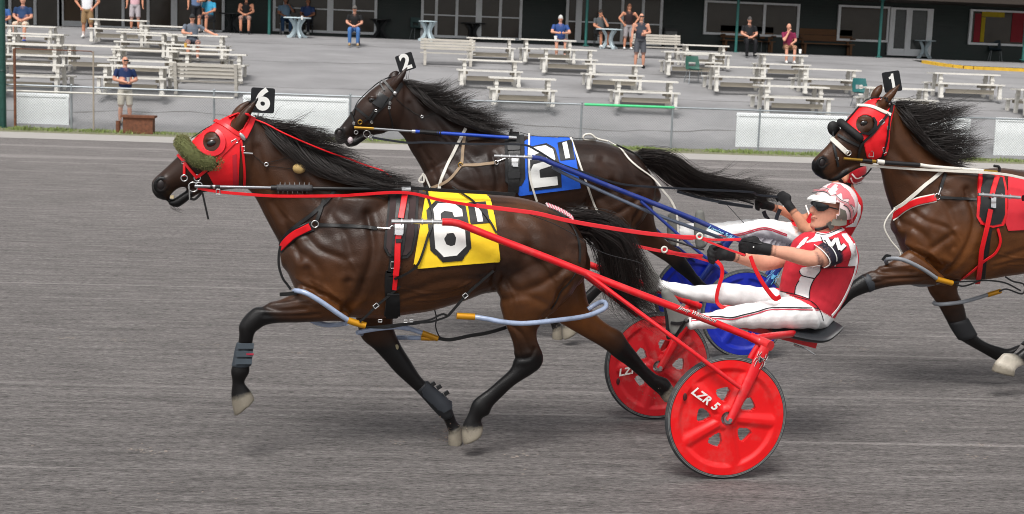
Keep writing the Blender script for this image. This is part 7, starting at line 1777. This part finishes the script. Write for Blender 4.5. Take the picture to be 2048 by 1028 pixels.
spectator(615, 70, 'man in mid blue shirt seated right of round white table', 'sit', h=1.74, shirt=(64, 88, 140), legs=(34, 36, 46), shorts=False, arms='lap', face=-.2, bald=True)
spectator(708, 93, 'man in black printed shirt, jeans and cap seated alone on apron', 'sit', h=1.7, shirt=(20, 20, 22), legs=(66, 108, 164), shorts=False, arms='lap', cap=(96, 92, 88), shoes=(176, 150, 110), skin=SKIN)
spectator(47, 86, 'heavy man in navy shirt and beige shorts seated at far left table', 'sit', h=1.84, shirt=(30, 56, 94), legs=(206, 198, 180), arms='lap', bald=True, shoes=(36, 72, 160), skin=SKIN, belly=.07)
spectator(4, 88, 'person in blue shirt seated at left edge behind green pole', 'sit', shirt=(56, 92, 150), legs=(200, 192, 176), arms='lap')
hp = spectator(384, 122, 'man in grey shirt and dark cap seated at table with arm outstretched', 'sit', h=1.76, shirt=(96, 104, 116), legs=(70, 74, 84), arms=('table', 'spread'), cap=(34, 36, 40), face=.2, skin=SKIN)
spectator(1118, 116, 'grey haired man in blue shirt leaning on picnic table', 'sit', h=1.8, shirt=(44, 72, 128), legs=(30, 38, 66), arms='table', hair=(190, 190, 188), skin=SKIN, face=0)
spectator(1198, 96, 'man in grey shirt seated left of pale blue round table', 'sit', h=1.74, shirt=(78, 82, 84), legs=(44, 44, 46), arms=('lap', 'chin'), face=.3)
spectator(1255, 100, 'long haired woman in dark top standing behind man in sleeveless shirt', h=1.68, shirt=(40, 26, 28), legs=(150, 144, 146), sleeves='none', hair=(96, 60, 40), long_hair=True, arms='hip')
spectator(1495, 114, 'man in black shirt and trousers seated on brown bench', 'sit', h=1.8, shirt=(20, 22, 26), legs=(22, 22, 26), shorts=False, arms='lap', hair=(70, 66, 64), shoes=(24, 24, 26), skin=SKIN, belly=.03)
spectator(1573, 128, 'bald man in maroon shirt seated with hand to his mouth', 'sit', h=1.72, shirt=(122, 30, 66), legs=(112, 84, 58), arms=('chin', 'lap'), bald=True, skin=SKIN)
t_ = place(1600, 108, .77); cup(np.array([t_[0], t_[1], gz(t_[1]) + .785]), 'white cup on the table of man in maroon shirt', (228, 228, 226), .05, .14)
t_ = place(1111, 80, .77); cup(np.array([t_[0], t_[1], gz(t_[1]) + .785]), 'white mug in front of leaning blue shirted man', (230, 230, 232), .055, .12)
t_ = place(371, 96, .77); cup(np.array([t_[0], t_[1], gz(t_[1]) + .785]), 'plastic cup of beer before the capped man', (200, 160, 80), .045, .13)
t_ = place(604, 40, .75); cup(np.array([t_[0], t_[1], gz(t_[1]) + .755]), 'white paper cup on round white cafe table', (230, 230, 228), .045, .14)
# stools and seats that carry the seated spectators on the open apron and porch
def stool(px, py, label, rgb=(30, 32, 34)):
    p = place(px, py) + np.array([0, .02, .012]); t = thing('folding_stool', label, 'chair', p, 'porch seats'); mt = M('seat_%d_%d_%d' % rgb, rgb, .5)
    m2 = MB(); m2.box(p + np.array([0, 0, .41]), (.42, .40, .035)); build('seat', m2, mt, t, 0)
    for e in (-1, 1):
        for g_ in (-1, 1): m2 = MB(); m2.tube([p + np.array([e * .17, g_ * .16, .40]), p + np.array([e * .19, g_ * .18, 0])], .014, 6); build('leg', m2, mt, t)
    m2 = MB(); m2.box(p + np.array([0, .2, .66]), (.40, .03, .26)); build('backrest', m2, mt, t, 0)
    for e in (-1, 1): m2 = MB(); m2.box(p + np.array([e * .17, .185, .48]), (.03, .03, .14)); build('backrest_post', m2, mt, t, 0)
for px, py, lab, c_ in ((492, 67, 'dark chair under the man in black vest', (40, 42, 44)), (570, 67, 'chair under the man in pale blue shirt', (170, 172, 174)), (615, 69, 'chair under the man in mid blue shirt', (44, 46, 50)), (708, 91, 'folding chair under the man in black printed shirt', (46, 30, 34)), (1198, 95, 'chair under the man in grey shirt', (36, 38, 40)), (418, 65, 'chair under the person in cyan top', (50, 54, 58))): stool(px, py, lab, c_)
